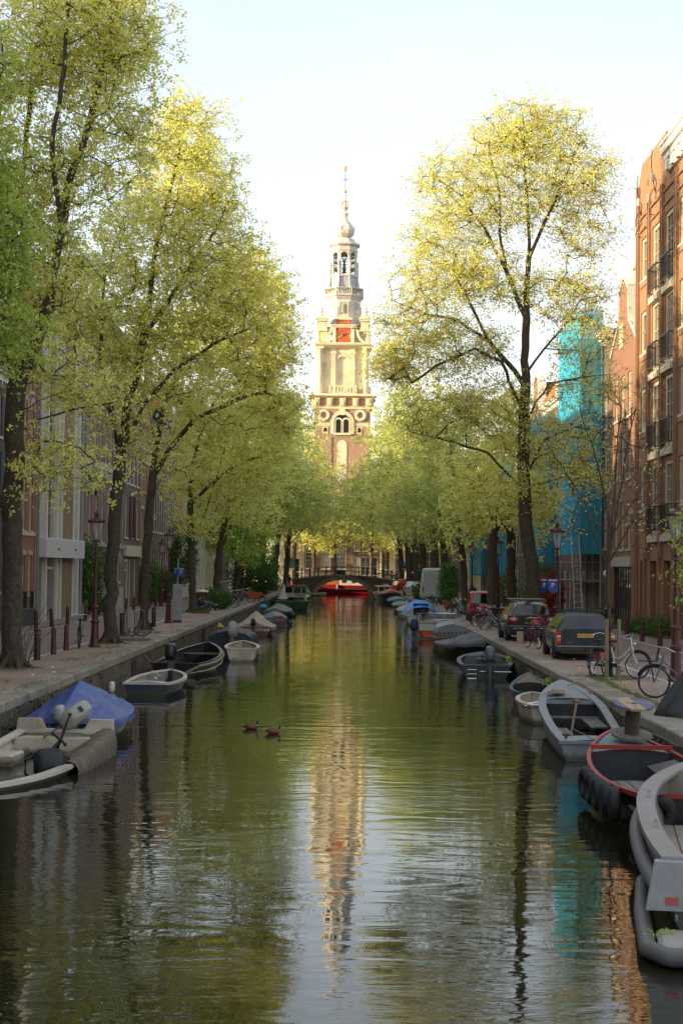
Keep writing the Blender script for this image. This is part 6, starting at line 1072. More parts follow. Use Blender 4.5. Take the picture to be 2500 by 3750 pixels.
# the red rimmed barge
h = Hull(6.9, 1.72, .58, .78, .72, .52, .42, 2.2, flare=.93)
t = boat('work_barge', 'black work barge with a red rim, tyre fenders and plank deck', (4.62, 25.2), -.02, h, H_BLK, RIMR, mat('inside_barge', (.03, .03, .034), .6, dirt=(.07, .07, .075), dirt_amt=.5), .16, rimw=.045, foredeck=.27, fm=pm('deck_teal', (.14, .22, .21), .6))
MB().box(-.66, .66, h.y(.73)-.06, h.y(.73), .65, .72).build('deck_edge', RIMR, t)
for i in range(8): x = -.68+.17*i; q = MB(); w_ = .155; q.box(x, x+w_, h.y(.05), h.y(.47), .32+.004*(i % 3), .36+.004*(i % 3)); q.build('deck_plank', GWD, t)
q = MB(); q.box(.2, .66, .1, 1.1, .2, .5, rotm(ry=R(-14))); q.build('hatch', H_DGR, t)
for i, tt in enumerate((.46, .37, .29, .215, .145)): q = MB(); q.torus((0, 0, 0), .17, .085, 'x', 18, 8); o = q.build('tyre_fender', RUB, t, smooth=60, loc=(-h.b(tt)-.10, h.y(tt), .33)); o.rotation_euler[2] = .15-.07*i
q = MB(); q.torus((0, 0, 0), .17, .085, 'y', 18, 8); q.build('tyre_fender', RUB, t, smooth=60, loc=(-.42, h.y(0)-.1, .36))
text('DE', .26, H_CRM, t, (.12, h.y(0)-.03, .3), (PI/2, 0, 0)); 
s = thing('cable_spool', 'wooden cable spool standing upright on the barge foredeck', 'cable spool', (4.78, 27.5, .80)); s.rotation_euler = (R(12), R(-2), .3)
def disc(par, z, m1, m2, hole=True):
    n = 5; Rr = .34
    for i in range(n):
        x0, x1 = -Rr+2*Rr*i/n+.004, -Rr+2*Rr*(i+1)/n-.004; pts = [(x0+(x1-x0)*k/6, math.sqrt(max(0, Rr*Rr-(x0+(x1-x0)*k/6)**2))) for k in range(7)]; pts += [(x, -y) for x, y in pts[::-1]]
        q = MB(); q.prism(pts, z, z+.04, 'z'); q.build('disc_board', m2 if hole and i in (1, 2) else m1, par)
    if hole: q = MB(); q.lathe([(.055, z+.041), (.02, z+.044)], 10); q.build('bolt_hole', BLK, par); [MB().lathe([(.02, z+.041), (.01, z+.043)], 8, (x, y, 0)).build('bolt', mat('rust', (.22, .06, .03), .9), par) for x, y in ((.09, -.02), (-.09, .05), (-.03, -.12))]
disc(s, .0, GWD, GWD, False); disc(s, .52, mat('spool_blue_wood', (.13, .13, .19), .8, dirt=(.42, .36, .33), dirt_amt=.7, scale=5), mat('spool_pale_wood', (.42, .31, .18), .8, dirt=(.25, .16, .10), dirt_amt=.5, scale=5))
q = MB(); q.lathe([(.125, .04), (.125, .52)], 16); q.build('core', pm('spool_core_wood', (.07, .05, .035), .85), s)
line('thin rope sagging from the grey steel boat across the red rimmed barge', [(4.2+.24*i*.42*2, 30.6-i*.62, .62-.34*math.sin(PI*i/10)+.02*i) for i in range(11)], .009)
line('rope tying the grey steel boat to the right quay wall', [(5.3, 36.0, .9), (5.5, 36.3, .72), (5.7, 36.8, .82)], .012)
line('rusty rope from the barge foredeck to the quay', [(5.1, 28.3, .82), (5.35, 28.1, .74), (5.62, 27.6, .6)], .012)
line('rope from the small navy dinghy to the left quay', [(-6.1, 46.5, .45), (-6.5, 47.2, .3), (-6.75, 48, .55)], .010)
line('dark rope tying the black lettered motorboat to the left quay', [(-6.1, 53.6, .45), (-6.45, 54.2, .35), (-6.75, 55, .6)], .012)
# grey launch at the lower right corner
h = Hull(7.4, 1.9, .80, .92, .86, .72, .5, 2.6, flare=.93)
H_TAU = pm('hull_taupe', (.27, .25, .235), .45, (.18, .16, .13), .5); t = boat('tender', 'grey launch with pale deck, rubber fender and swim platform at the lower right corner', (4.41, 19.3), -.15, h, pm('hull_launch_grey', (.12, .12, .115), .4), H_TAU, pm('inside_taupe', (.25, .21, .17), .6), .2, rimw=.2, benches=(.16,), bm=H_TAU, foredeck=.12)  # hull a darker grey than its rim and transom
for i in range(7): x = -.62+.18*i; q = MB(); q.box(x, x+.165, h.y(.2), h.y(.8), .21, .235); q.build('teak_plank', pm('teak_faded', (.33, .27, .20), .7), t)
FDR = pm('fender_grey', (.15, .14, .14), .6, (.08, .075, .07), .5); q = MB(); q.tube([(-h.b(i/14)-.02, h.y(i/14), h.z(i/14)-.30) for i in range(14)], .085, 10); q.tube([(h.b(i/14)+.02, h.y(i/14), h.z(i/14)-.30) for i in range(14)], .085, 10); q.build('rubber_fender', FDR, t, smooth=60)
ys = h.y(0); q = MB(); q.prism([(-.98, .34), (-.90, .80), (.90, .80), (.98, .34)], ys-.14, ys-.0); q.build('transom', pm('transom_grey', (.36, .36, .37), .35), t)
q = MB(); q.bev(-.88, .88, ys-.92, ys-.12, .08, .17, .04); q.build('swim_platform', pm('platform_pale', (.42, .38, .33), .6), t); q = MB(); q.tube([(-.92, ys+3.0, .02), (-.98, ys+1.2, .06), (-.98, ys-.1, .10), (-.98, ys-.7, .10), (-.8, ys-1.0, .10), (.8, ys-1.0, .10), (1.05, ys-.7, .10), (1.0, ys-.1, .10)], .085, 10); q.build('platform_fender', FDR, t, smooth=60)
MB().box(-.80, -.68, ys-.152, ys-.141, .40, .47).build('sticker', pm('sticker_red', (.5, .10, .07), .5), t)
for tt in (.62, .32): q = MB(); x, y, z = -h.b(tt)+.13, h.y(tt), h.z(tt)+.03; q.tube([(x, y-.09, z+.05), (x, y+.09, z+.05)], [.018, .018], 6); q.box(x-.02, x+.02, y-.04, y+.04, z, z+.04); q.build('cleat', CHR, t)
q = MB(); q.torus((-.7, ys-.16, .28), .035, .010, 'x', 12, 5); q.build('tow_eye', CHR, t)
o = put('moss', leaves_mesh('moss', np.array([(-.95+.03*i, ys-.35-.02*(i % 3), .18) for i in range(8)]), .02, GR, np.random.default_rng(1), 8, .03), t)
h = Hull(4, 1.6, .55, .7); boat('dinghy', 'bow of a pale rimmed boat just entering the picture at the left edge', (-5.95, 23.0), -.02, h, H_BLK, pm('rim_mauve', (.30, .24, .27), .4), H_GRY)
# ---------------------------------------------------------------- ducks
def duck(label, loc, rz):
    t = thing('duck', label, 'duck', loc, rz, 'swimming ducks'); t.scale = (.66, .66, .66); BRN = mat('duck_chestnut', (.16, .04, .02), .7, var=.3, scale=20); WH = mat('duck_white', (.62, .60, .56), .7); GH = mat('duck_green_head', (.01, .07, .045), .3)
    q = MB(); prof = [(-.30, .0, .11), (-.24, .045, .10), (-.14, .10, .075), (0, .125, .06), (.12, .11, .06), (.19, .07, .075), (.23, .02, .09)]; rows = []
    for x, r_, z in prof: rows.append([(x, r_*math.cos(2*PI*k/12), z+r_*.75*math.sin(2*PI*k/12)) for k in range(13)])
    q.grid(rows); q.mi = [0]*len(q.f); n1 = len(q.f); rows = []
    for c, r_ in (((.14, .08), .065), ((.185, .13), .042), ((.20, .18), .034), ((.205, .225), .042), ((.22, .255), .043), ((.235, .28), .028), ((.24, .295), .004)): rows.append([(c[0]+r_*math.cos(2*PI*k/10), r_*math.sin(2*PI*k/10), c[1]) for k in range(11)])
    q.grid(rows); q.mi = [0]*n1+[1 if i < 10 else 2 for i in range(len(q.f)-n1)]; me = q.mesh('body', [BRN, WH, GH], 60); put('body', me, t)
    q = MB(); q.tube([(.25, 0, .252), (.31, 0, .248)], [.016, .010], 6); q.build('bill', mat('duck_bill', (.45, .36, .08), .5), t)
    q = MB(); q.add([(-.34, 0, .17), (-.2, .06, .13), (-.2, -.06, .13), (-.22, 0, .09)], [(0, 1, 2), (0, 3, 1), (0, 2, 3)]); q.build('tail', WH, t)
    for s in (-1, 1): q = MB(); q.grid([[(-.22+.07*i, s*(.03+.085*math.sin(PI*(i+.6)/6.2))*(1+.1*j), .155-.045*j+.01*math.sin(i)) for i in range(6)] for j in range(2)]); q.build('wing', mat('duck_wing', (.20, .10, .06), .7, var=.3, scale=18), t)
    for s in (-1, 1): q = MB(); q.ball((.235, s*.034, .262), .007, 4); q.build('eye', BLK, t)
    return t
duck('drake with chestnut sides swimming right, the farther one on the left', (-2.05, 35.9, 0), .05); duck('drake with chestnut sides swimming right, the nearer one on the right', (-1.52, 34.9, 0), -.05)
rng = np.random.default_rng(4); n_ = 420; cc = np.stack([rng.uniform(XL+.3, XR-.2, n_), 13+rng.uniform(0, 1, n_)**1.6*45, np.full(n_, .006)], 1); cc[:200, 0] = np.where(rng.random(200) < .5, XL+.2+rng.exponential(.5, 200), XR-.2-rng.exponential(.5, 200))
me = bpy.data.meshes.new('floating_leaves'); s_ = rng.uniform(.008, .022, (n_, 1)); an = rng.uniform(0, 6.28, n_); u = np.stack([np.cos(an), np.sin(an), np.zeros(n_)], 1); v = np.stack([-np.sin(an), np.cos(an), np.zeros(n_)], 1); V = np.stack([cc-u*s_, cc-v*s_*.6, cc+u*s_, cc+v*s_*.6], 1).reshape(-1, 3)
me.from_pydata([tuple(p) for p in V], [], [(4*i, 4*i+1, 4*i+2, 4*i+3) for i in range(n_)]); me.materials.append(mat('floating_blossom', (.34, .28, .17), .9)); put('floating_leaves', me, None, kind='stuff')
# ---------------------------------------------------------------- street furniture
OXB = mat('oxblood_iron', (.085, .022, .02), .5, .1, var=.25, dirt=(.05, .03, .025)); LGL = clearmat('lantern_glass', (.55, .55, .50), .38, .15)
def make_lamp():
    t = thing('street_lamp', '', 'street lamp', (0, 0, QZ), 0, 'crowned lamp posts along the canal')
    q = MB(); q.lathe([(.21, 0), (.21, .05), (.17, .1), (.14, .3), (.115, .78), (.15, .82), (.15, .88), (.11, .92), (.10, 1.28), (.13, 1.31), (.13, 1.36), (.075, 1.42)], 8); q.build('base', OXB, t)
    q = MB(); q.lathe([(.075, 1.42), (.052, 3.0), (.075, 3.03), (.045, 3.07), (.04, 3.5)], 8); q.build('pole', OXB, t)
    q = MB()
    for s in (-1, 1): q.tube([(0, 0, 3.1), (s*.1, 0, 3.16), (s*.15, 0, 3.3), (s*.13, 0, 3.45), (s*.09, 0, 3.55)], .012, 4); q.tube([(0, 0, 3.1), (0, s*.1, 3.16), (0, s*.15, 3.3), (0, s*.13, 3.45), (0, s*.09, 3.55)], .012, 4)
    q.build('scroll_bracket', OXB, t)
    l = MB().lathe([(.10, 3.50), (.11, 3.55), (.09, 3.58)], 6).build('lantern', OXB, t)
    q = MB(); q.lathe([(.10, 3.56), (.235, 4.14)], 6, cap=False); q.build('glass', LGL, l)
    q = MB()
    for k in range(6): a = k*PI/3; q.tube([(.10*math.cos(a), .10*math.sin(a), 3.56), (.24*math.cos(a), .24*math.sin(a), 4.15)], .010, 4)
    q.build('glazing_bar', OXB, l)
    q = MB(); q.lathe([(.26, 4.14), (.27, 4.17), (.17, 4.27), (.11, 4.31), (.07, 4.33), (.07, 4.44), (.10, 4.45), (.05, 4.50), (.012, 4.56)], 6)
    for k in range(12): a = k*PI/6; q.lathe([(.012, 0), (.035, .04), (.01, .10)], 4, (.26*math.cos(a), .26*math.sin(a), 4.15))
    q.build('crown', OXB, l); q = MB(); q.lathe([(.03, 3.6), (.035, 3.8), (.02, 3.9)], 6); q.build('bulb', FWH, l); return t
L0_ = make_lamp()
lamps = [((-8.35, 54.6), 'lamp post with a bicycle leaning on it, foremost on the left'), ((-8.45, 78.0), 'lamp post beside the grey cabinet on the left'), ((-12.4, 110), 'lamp post across the road by the white rendered house, left bank'), ((-8.4, 133), 'lamp post behind the row of bicycles on the left'), ((-8.4, 160), 'lamp post before the white house with a shopfront, left bank'), ((-7.4, 205), 'lamp post at the left end of the bridge'),
         ((8.22, 41.0), 'lamp post at the right edge with glass lantern above the young leaves'), ((7.8, 61.0), 'lamp post with blue parking sign behind the dark estate car'), ((8.1, 88.0), 'lamp post against the blue net behind the row of bicycles'), ((8.0, 105), 'lamp post right of the forked elm, before a blue net'), ((7.8, 125), 'lamp post beside the wisteria covered elm'), ((7.7, 172), 'lamp post among the trunks behind the pale van')]
for i, (p, lb) in enumerate(lamps):
    if i == 0: L0_.location = (p[0], p[1], QZ); L0_['label'] = lb
    else: dup(L0_, (p[0], p[1], QZ), .2*i, lb)
def make_bollard():
    t = thing('bollard', '', 'bollard', (0, 0, QZ), 0, 'oxblood iron bollards'); MB().lathe([(.095, 0), (.088, .2), (.068, .74)], 10).build('post', OXB, t, smooth=50); MB().lathe([(.074, .74), (.074, .77), (.06, .80), (.035, .83), (.02, .84)], 10).build('cap', OXB, t, smooth=50); return t
b0 = make_bollard(); n = 0
bol = [(-8.88, 49.9, 'oxblood bollard beside the striped post, nearest on the left kerb'), (-8.92, 52.4, 'oxblood bollard just left of the parked bicycle'), (-8.73, 83.2, 'oxblood bollard beside the grey cabinet'), (-12.71, 67.3, 'oxblood bollard before the drainpipe of the modern house'), (-12.77, 71.3, 'leaning oxblood bollard before the modern house door'), (-12.63, 74.4, 'oxblood bollard before the white fin of the modern house'), (-12.63, 79.5, 'oxblood bollard before the brick strip of the modern house'), (-12.65, 94, 'leaning oxblood bollard before the purple-brown house'), (-12.79, 98.7, 'oxblood bollard beside the second tree trunk across the road'), (-12.5, 104, 'oxblood bollard by the cream door surround'), (-12.6, 108.5, 'dark bollard by the climber across the road'),
       (11.63, 68.2, 'oxblood bollard right of the parked scooter'), (11.54, 64.1, 'oxblood bollard before the second ivy clump'), (11.54, 60.5, 'oxblood bollard before the tall leafy plant'), (11.5, 57.1, 'oxblood bollard beside the right edge lamp post')]+[(11.5, y, 'distant oxblood bollard on the right footpath, %s past the white haired person' % k) for y, k in ((112, 'first'), (116, 'second'), (120, 'third'), (124, 'last'))]+[(-12.6, y, 'distant oxblood bollard before the long white house, %s one' % k) for y, k in ((142, 'nearest'), (147, 'second'), (152, 'third'), (157, 'farthest'))]
for i, (x, y, lb) in enumerate(bol):
    if i == 0: b0.location = (x, y, QZ); b0['label'] = lb; o = b0
    else: o = dup(b0, (x, y, QZ), i, lb)
    if i in (4, 7): o.rotation_euler[1] = .09
RBD = mat('band_red', (.35, .03, .02), .5)
for x, y, lb in ((-8.83, 47.0, 'thick black bollard with red bands nearest the giant maple'), (-8.67, 63.6, 'thick black bollard with red bands left of the bicycle rack'), (-8.56, 73.0, 'thick black bollard with red bands beyond the bicycle rack'), (-9.0, 44.6, 'black bollard half hidden by the giant maple trunk')):
    t = thing('striped_bollard', lb, 'bollard', (x, y, QZ), 0, 'black bollards with red bands'); MB().lathe([(.10, 0), (.095, .05), (.095, .86), (.09, .88)], 12).build('post', BLK, t, smooth=50)
    for z in (.66, .75): MB().lathe([(.097, z), (.097, z+.03)], 12).build('band', RBD, t)
t = thing('utility_cabinet', 'tall light grey metal cabinet on the left quay with a sign pole on top', 'cabinet', (-8.15, 79.2, QZ)); CAB = mat('cabinet_grey', (.34, .34, .35), .5, .2, var=.04, dirt=(.22, .21, .2))
MB().box(-.2, .2, -.17, .17, 0, .1).build('plinth', BLK, t); q = MB(); q.bev(-.22, .22, -.19, .19, .1, 1.84, .02); q.build('housing', CAB, t)
for z in (.55, .95): MB().box(-.225, .225, -.2, -.19, z, z+.015).build('joint', PIPE, t)
MB().box(-.05, .03, -.205, -.19, .5, .54).build('lock', BLK, t); q = MB(); q.tube([(0, 0, 1.84), (0, 0, 3.05)], .035, 7); q.build('pole', CAB, t)
PBL = mat('sign_blue', (.01, .05, .26), .4, var=.05)
def psign(lb, loc, rz, s=1.0):
    t = thing('parking_sign', lb, 'sign', loc, rz, 'blue parking zone signs')
    for sg in (-1, 1):
        f = bpy.data.objects.new('sign_face', None); COL.objects.link(f); f.parent = t; f.rotation_euler[2] = sg*.55; f.location = (sg*.0, 0, 0)
        q = MB(); q.prism([(0, -.12*s), (0, .32*s), (sg*.45*s, .32*s), (sg*.45*s, -.25*s if sg < 0 else -.25*s), (sg*.2*s, -.32*s)], -.02, .0); q.build('plate', PBL, f)
        text('P', .32*s, FWH, f, (sg*.22*s, -.022, .02*s), (PI/2, 0, 0), 'letter', .002); MB().box(*sorted((sg*.04*s, sg*.41*s)), -.024, -.021, .23*s, .29*s).build('white_strip', FWH, f); text('10h-24h', .06*s, BLK, f, (sg*.22*s, -.026, .26*s), (PI/2, 0, 0), 'letter', .001)
psign('blue P parking sign on the pole above the grey cabinet', (-8.15, 79.1, 3.2), -.3, .7); psign('blue P parking sign on the lamp post behind the dark estate car', (7.42, 60.7, 2.95), -.5, .85)
t = thing('parking_sign', 'small blue P sign with yellow plate at the right end of the bridge', 'sign', (7.0, 200, QZ)); q = MB(); q.tube([(0, 0, 0), (0, 0, 3.4)], .05, 6); q.build('pole', PIPE, t)
MB().box(-.25, .25, -.08, -.05, 2.75, 3.5).build('plate', PBL, t); text('P', .42, FWH, t, (0, -.085, 3.2), (PI/2, 0, 0), 'letter', .002); MB().box(-.25, .25, -.081, -.05, 2.45, 2.74).build('lower_plate', mat('sign_yellow', (.5, .28, .02), .5), t)
t = thing('road_sign', 'grey back of a rectangular road sign on a red post left of the bridge', 'sign', (-7.6, 203, QZ)); q = MB(); q.tube([(0, 0, 0), (0, 0, 3.9)], .06, 6); q.build('pole', OXB, t); q = MB(); q.box(.15, 1.1, -.04, 0, 2.6, 3.9); q.build('plate', PIPE, t); [MB().box(.15, 1.1, -.07, -.04, z, z+.05).build('bracket', ALU, t) for z in (2.9, 3.3, 3.7)]
t = thing('bicycle_rack', 'grey tubular bicycle rack with curved hoops between two trees', 'bicycle rack', (-7.75, 59.6, QZ), .15)
RKM = mat('galvanised', (.24, .245, .25), .45, .7, var=.2)
for i, x in enumerate((-.45, -.15, .2)): q = MB(); q.tube([(x, -.1, 0), (x-.05, -.1, .95), (x, -.08, 1.1), (x+.12, -.05, 1.14), (x+.22, 0, 1.05), (x+.24, .05, .75), (x+.18, .1, 0)], .022, 6); q.build('hoop', RKM, t)
for i, x in enumerate((-.45, -.1, .3)): q = MB(); q.tube([(x-.25, -.35, .4), (x-.1, -.35, .22), (x+.1, -.3, .18), (x+.3, -.28, .3), (x+.36, -.25, .45)], .045, 6); q.build('wheel_cradle', mat('old_steel', (.10, .095, .085), .8), t)
q = MB(); q.box(-.7, .65, -.45, .2, 0, .09); q.build('base', mat('concrete_block', (.14, .13, .11), .9), t)
t = thing('litter_bin', 'dark red litter bin with a white rounded lid behind the seated person', 'bin', (-8.75, 99.3, QZ)); q = MB(); q.bev(-.33, .33, -.25, .25, .15, 1.15, .03); q.build('body', OXB, t); q = MB(); q.lathe([(.40, 1.16), (.36, 1.24), (.2, 1.30), (.02, 1.32)], 12); q.build('lid', FWH, t); q = MB(); q.box(-.25, .25, -.2, .2, 0, .15); q.build('foot', BLK, t); q = MB(); q.torus((.05, -.26, .75), .12, .02, 'y', 14, 4); q.build('emblem', mat('emblem_pink', (.35, .12, .14), .6), t)
q = MB(); q.tube([(0, 0, 0), (-.06, -.02, .38)], [.06, .045], 7); tag(q.build('stump_post', BLK, None, loc=(-7.95, 67.3, QZ)), 'short leaning black post by the third tree trunk', 'post')
q = MB(); q.box(-1.0, .7, -.3, .3, 0, .10); tag(q.build('kerb_block', GRAN, None, loc=(-8.2, 66.2, QZ)), 'low stone slab before the third tree trunk', 'stone')
q = MB(); q.box(-.12, .12, -.02, .02, 0, .42, rotm(rx=-.25)); tag(q.build('cardboard', mat('cardboard', (.36, .25, .15), .85), None, loc=(6.55, 62.0, QZ)), 'pale cardboard sheet leaning at the foot of the tall elm', 'cardboard')
t = thing('tarpaulin_cover', 'black tarpaulin bundle hanging over the right quay edge', 'tarpaulin', (6.62, 31.3, QZ)); rows = []
for i in range(12):
    z = -.18+1.75*i/11; rr = .62*(1-.55*(i/11))*(1 if i > 0 else .8); cx = -.10-.10*math.cos(i*.35)+.45*(i/11); rows.append([(cx+rr*(1+.10*math.sin(k*1.7+i*.5)+.06*math.sin(k*3.1))*math.cos(2*PI*k/24), rr*.8*(1+.08*math.sin(k*2.1+i*.3))*math.sin(2*PI*k/24), z if not (i == 0) else z+.06*math.sin(k*1.3)) for k in range(25)])
q = MB(); q.grid(rows); q.add(rows[0][:24], [tuple(range(24))[::-1]]); q.add(rows[-1][:24], [tuple(range(24))]); q.build('cover', pm('tarp_black', (.022, .023, .026), .5, (.05, .05, .055), .3), t, smooth=60)
# ---------------------------------------------------------------- bicycles
TYR = mat('tyre_rubber', (.016, .016, .017), .8); SAD = mat('saddle_black', (.018, .017, .016), .6)
BC = {}
def bike(name, label, loc, rz, fm, lean=.06, rack=False, basket=None, tyre=TYR, group='parked bicycles', guard=BLK, drop=True):
    """faces +x; wheels of 0.35 m radius"""
    t = thing(name, label, 'bicycle', loc, rz, group); t.rotation_euler[0] = lean; wr = .335
    for x in (-.54, .54):
        wh = put('wheel', BC.setdefault('hub', MB().tube([(0, -.05, 0), (0, .05, 0)], .022, 6).mesh('wheel', CHR)), t, (x, 0, .35))
        put('tyre', BC.setdefault(tyre.name, MB().torus((0, 0, 0), wr, .019, 'y', 28, 6).mesh('tyre', tyre)), wh); put('rim', BC.setdefault('rim', MB().torus((0, 0, 0), wr-.025, .010, 'y', 28, 4).mesh('rim', CHR)), wh)
        if 'sp' not in BC:
            q = MB()
            for k in range(14): a = 2*PI*k/14; q.tube([(.02*math.cos(a), 0, .02*math.sin(a)), (.31*math.cos(a+.1), 0, .31*math.sin(a+.1))], .0035, 3, False)
            BC['sp'] = q.mesh('spokes', CHR)
        put('spokes', BC['sp'], wh)
        put('mudguard', BC.setdefault('mg'+guard.name+str(x), MB().torus((0, 0, 0), .375, .022, 'y', 14, 4, (.2 if x < 0 else .35), (2.9 if x < 0 else 2.3)).mesh('mudguard', guard)), t, (x, 0, .35))
    k = 'fr'+fm.name+str(drop)
    if k not in BC:
        q = MB(); bb = (-.08, 0, .30); hd = (.37, 0, .82); hd2 = (.40, 0, .70); st = (-.22, 0, .78)
        if drop: q.tube([hd2, (.2, 0, .48), (.05, 0, .34), bb], .022, 6); q.tube([hd, (.15, 0, .60), (0, 0, .5), (-.15, 0, .52)], .016, 6)
        else: q.tube([hd2, bb], .022, 6); q.tube([hd, (-.2, 0, .78)], .018, 6)
        q.tube([bb, st], .019, 6); q.tube([(.345, 0, .92), (.41, 0, .66)], .024, 6)
        for s in (-1, 1): q.tube([bb, (-.54, s*.05, .35)], .012, 5); q.tube([st, (-.54, s*.05, .35)], .010, 5); q.tube([(.41, s*.02, .66), (.43, s*.05, .6), (.54, s*.05, .35)], .014, 5)
        BC[k] = q.mesh('frame', fm)
    put('frame', BC[k], t)
    if 'hb' not in BC:
        q = MB(); q.tube([(.345, 0, .9), (.32, 0, 1.05)], .012, 5); q.tube([(.12, -.29, 1.0), (.22, -.28, 1.05), (.32, -.16, 1.10), (.34, 0, 1.07), (.32, .16, 1.10), (.22, .28, 1.05), (.12, .29, 1.0)], .012, 6); BC['hb'] = q.mesh('handlebar', CHR)
        q = MB(); q.tube([(-.22, 0, .75), (-.25, 0, .9)], .012, 5); q.prism([(-.40, -.10), (-.42, 0), (-.40, .10), (-.25, .07), (-.08, .02), (-.08, -.02), (-.25, -.07)], .90, .96, 'z'); BC['sd'] = q.mesh('saddle', SAD)
        q = MB(); q.box(-.78, -.32, -.07, -.055, .735, .75); q.box(-.78, -.32, .055, .07, .735, .75); [q.box(x, x+.012, -.07, .07, .737, .748) for x in (-.78, -.66, -.54, -.42)]; [q.tube([(-.6, s*.07, .74), (-.54, s*.06, .35)], .007, 4) for s in (-1, 1)]; BC['rk'] = q.mesh('luggage_rack', BLK)
        q = MB(); q.box(-.54, -.02, -.045, -.03, .27, .37); BC['cg'] = q.mesh('chain_guard', BLK)
        q = MB(); [q.tube([(-.08, s*.06, .30), (-.08+s*.12, s*.09, .30-s*.12)], .009, 4) for s in (-1, 1)]; [q.box(-.13+s*.12, -.03+s*.12, s*.12-.04, s*.12+.04, .285-s*.12, .31-s*.12) for s in (-1, 1)]; BC['pd'] = q.mesh('pedal', BLK)
        q = MB(); q.ball((.43, 0, .88), .045, 5); BC['hl'] = q.mesh('headlamp', CHR)
        q = MB(); q.box(-.80, -.78, -.03, .03, .66, .72); BC['tl'] = q.mesh('tail_light', RBD)
    for nm, kk in (('handlebar', 'hb'), ('saddle', 'sd'), ('luggage_rack', 'rk'), ('chain_guard', 'cg'), ('pedal', 'pd'), ('headlamp', 'hl'), ('tail_light', 'tl')): put(nm, BC[kk], t)
    if rack:
        q = MB(); z = .80; q.tube([(.48, -.16, z), (.88, -.16, z), (.88, .16, z), (.48, .16, z), (.48, -.16, z)], .012, 5); [q.tube([(x, -.16, z), (x, .16, z)], .009, 4) for x in (.58, .68, .78)]; q.tube([(.5, -.15, z), (.44, -.15, z+.28), (.44, .15, z+.28), (.5, .15, z)], .010, 4); [q.tube([(.47, y, z+.02), (.44, y, z+.28)], .007, 4) for y in (-.05, .05)]; [q.tube([(.62, s*.12, z), (.55, s*.06, .36)], .010, 4) for s in (-1, 1)]; q.build('front_carrier', BLK, t)
    if basket:
        q = MB(); z = .86
        for i in range(4): zz = z+.07*i; q.tube([(.42, -.18, zz), (.74, -.18, zz), (.74, .18, zz), (.42, .18, zz), (.42, -.18, zz)], .010, 4)
        for x in (.42, .53, .64, .74):
            for y in (-.18, .18): q.tube([(x, y, z), (x, y, z+.22)], .008, 4)
        for y in (-.06, .06): q.tube([(.74, y, z), (.74, y, z+.22)], .008, 4)
        q.box(.42, .74, -.18, .18, z-.01, z); q.build('crate', basket, t)
    return t
B_BLK = mat('bike_black', (.015, .015, .016), .3); B_RED = mat('bike_red', (.50, .015, .015), .3); B_WHT = mat('bike_white', (.60, .57, .54), .35); B_GRN = mat('bike_grey', (.12, .13, .125), .4); B_PNK = mat('bike_crimson', (.28, .02, .05), .4); B_TEA = mat('bike_teal', (.06, .20, .18), .4); B_SIL = mat('bike_silver', (.38, .38, .40), .3, .6); CRT = mat('crate_crimson', (.35, .02, .06), .5); GRYT = mat('tyre_white', (.45, .43, .38), .7)
bike('bicycle', 'black city bicycle leaning on the foremost left lamp post, seen from behind', (-8.78, 54.0, QZ), PI/2+.20, B_BLK, .05)
bike('bicycle', 'bright red bicycle leaning on the staked sapling', (6.62, 43.1, QZ), 1.12, B_RED, .08); bike('bicycle', 'white framed bicycle against the sapling with its front wheel to the right', (6.98, 42.2, QZ), -.62, B_WHT, -.06)
bike('bicycle', 'grey city bicycle with front carrier at the right edge', (7.22, 35.6, QZ), PI-.10, B_GRN, .03, rack=True); bike('bicycle', 'crimson bicycle with a red crate standing before the elm trunk', (6.55, 57.6, QZ), -PI/2+.25, B_PNK, .06, basket=CRT)
P_ = [('black', B_BLK), ('silver', B_SIL), ('teal', B_TEA), ('white', B_WHT), ('crimson', B_PNK)]
r = random.Random(12)
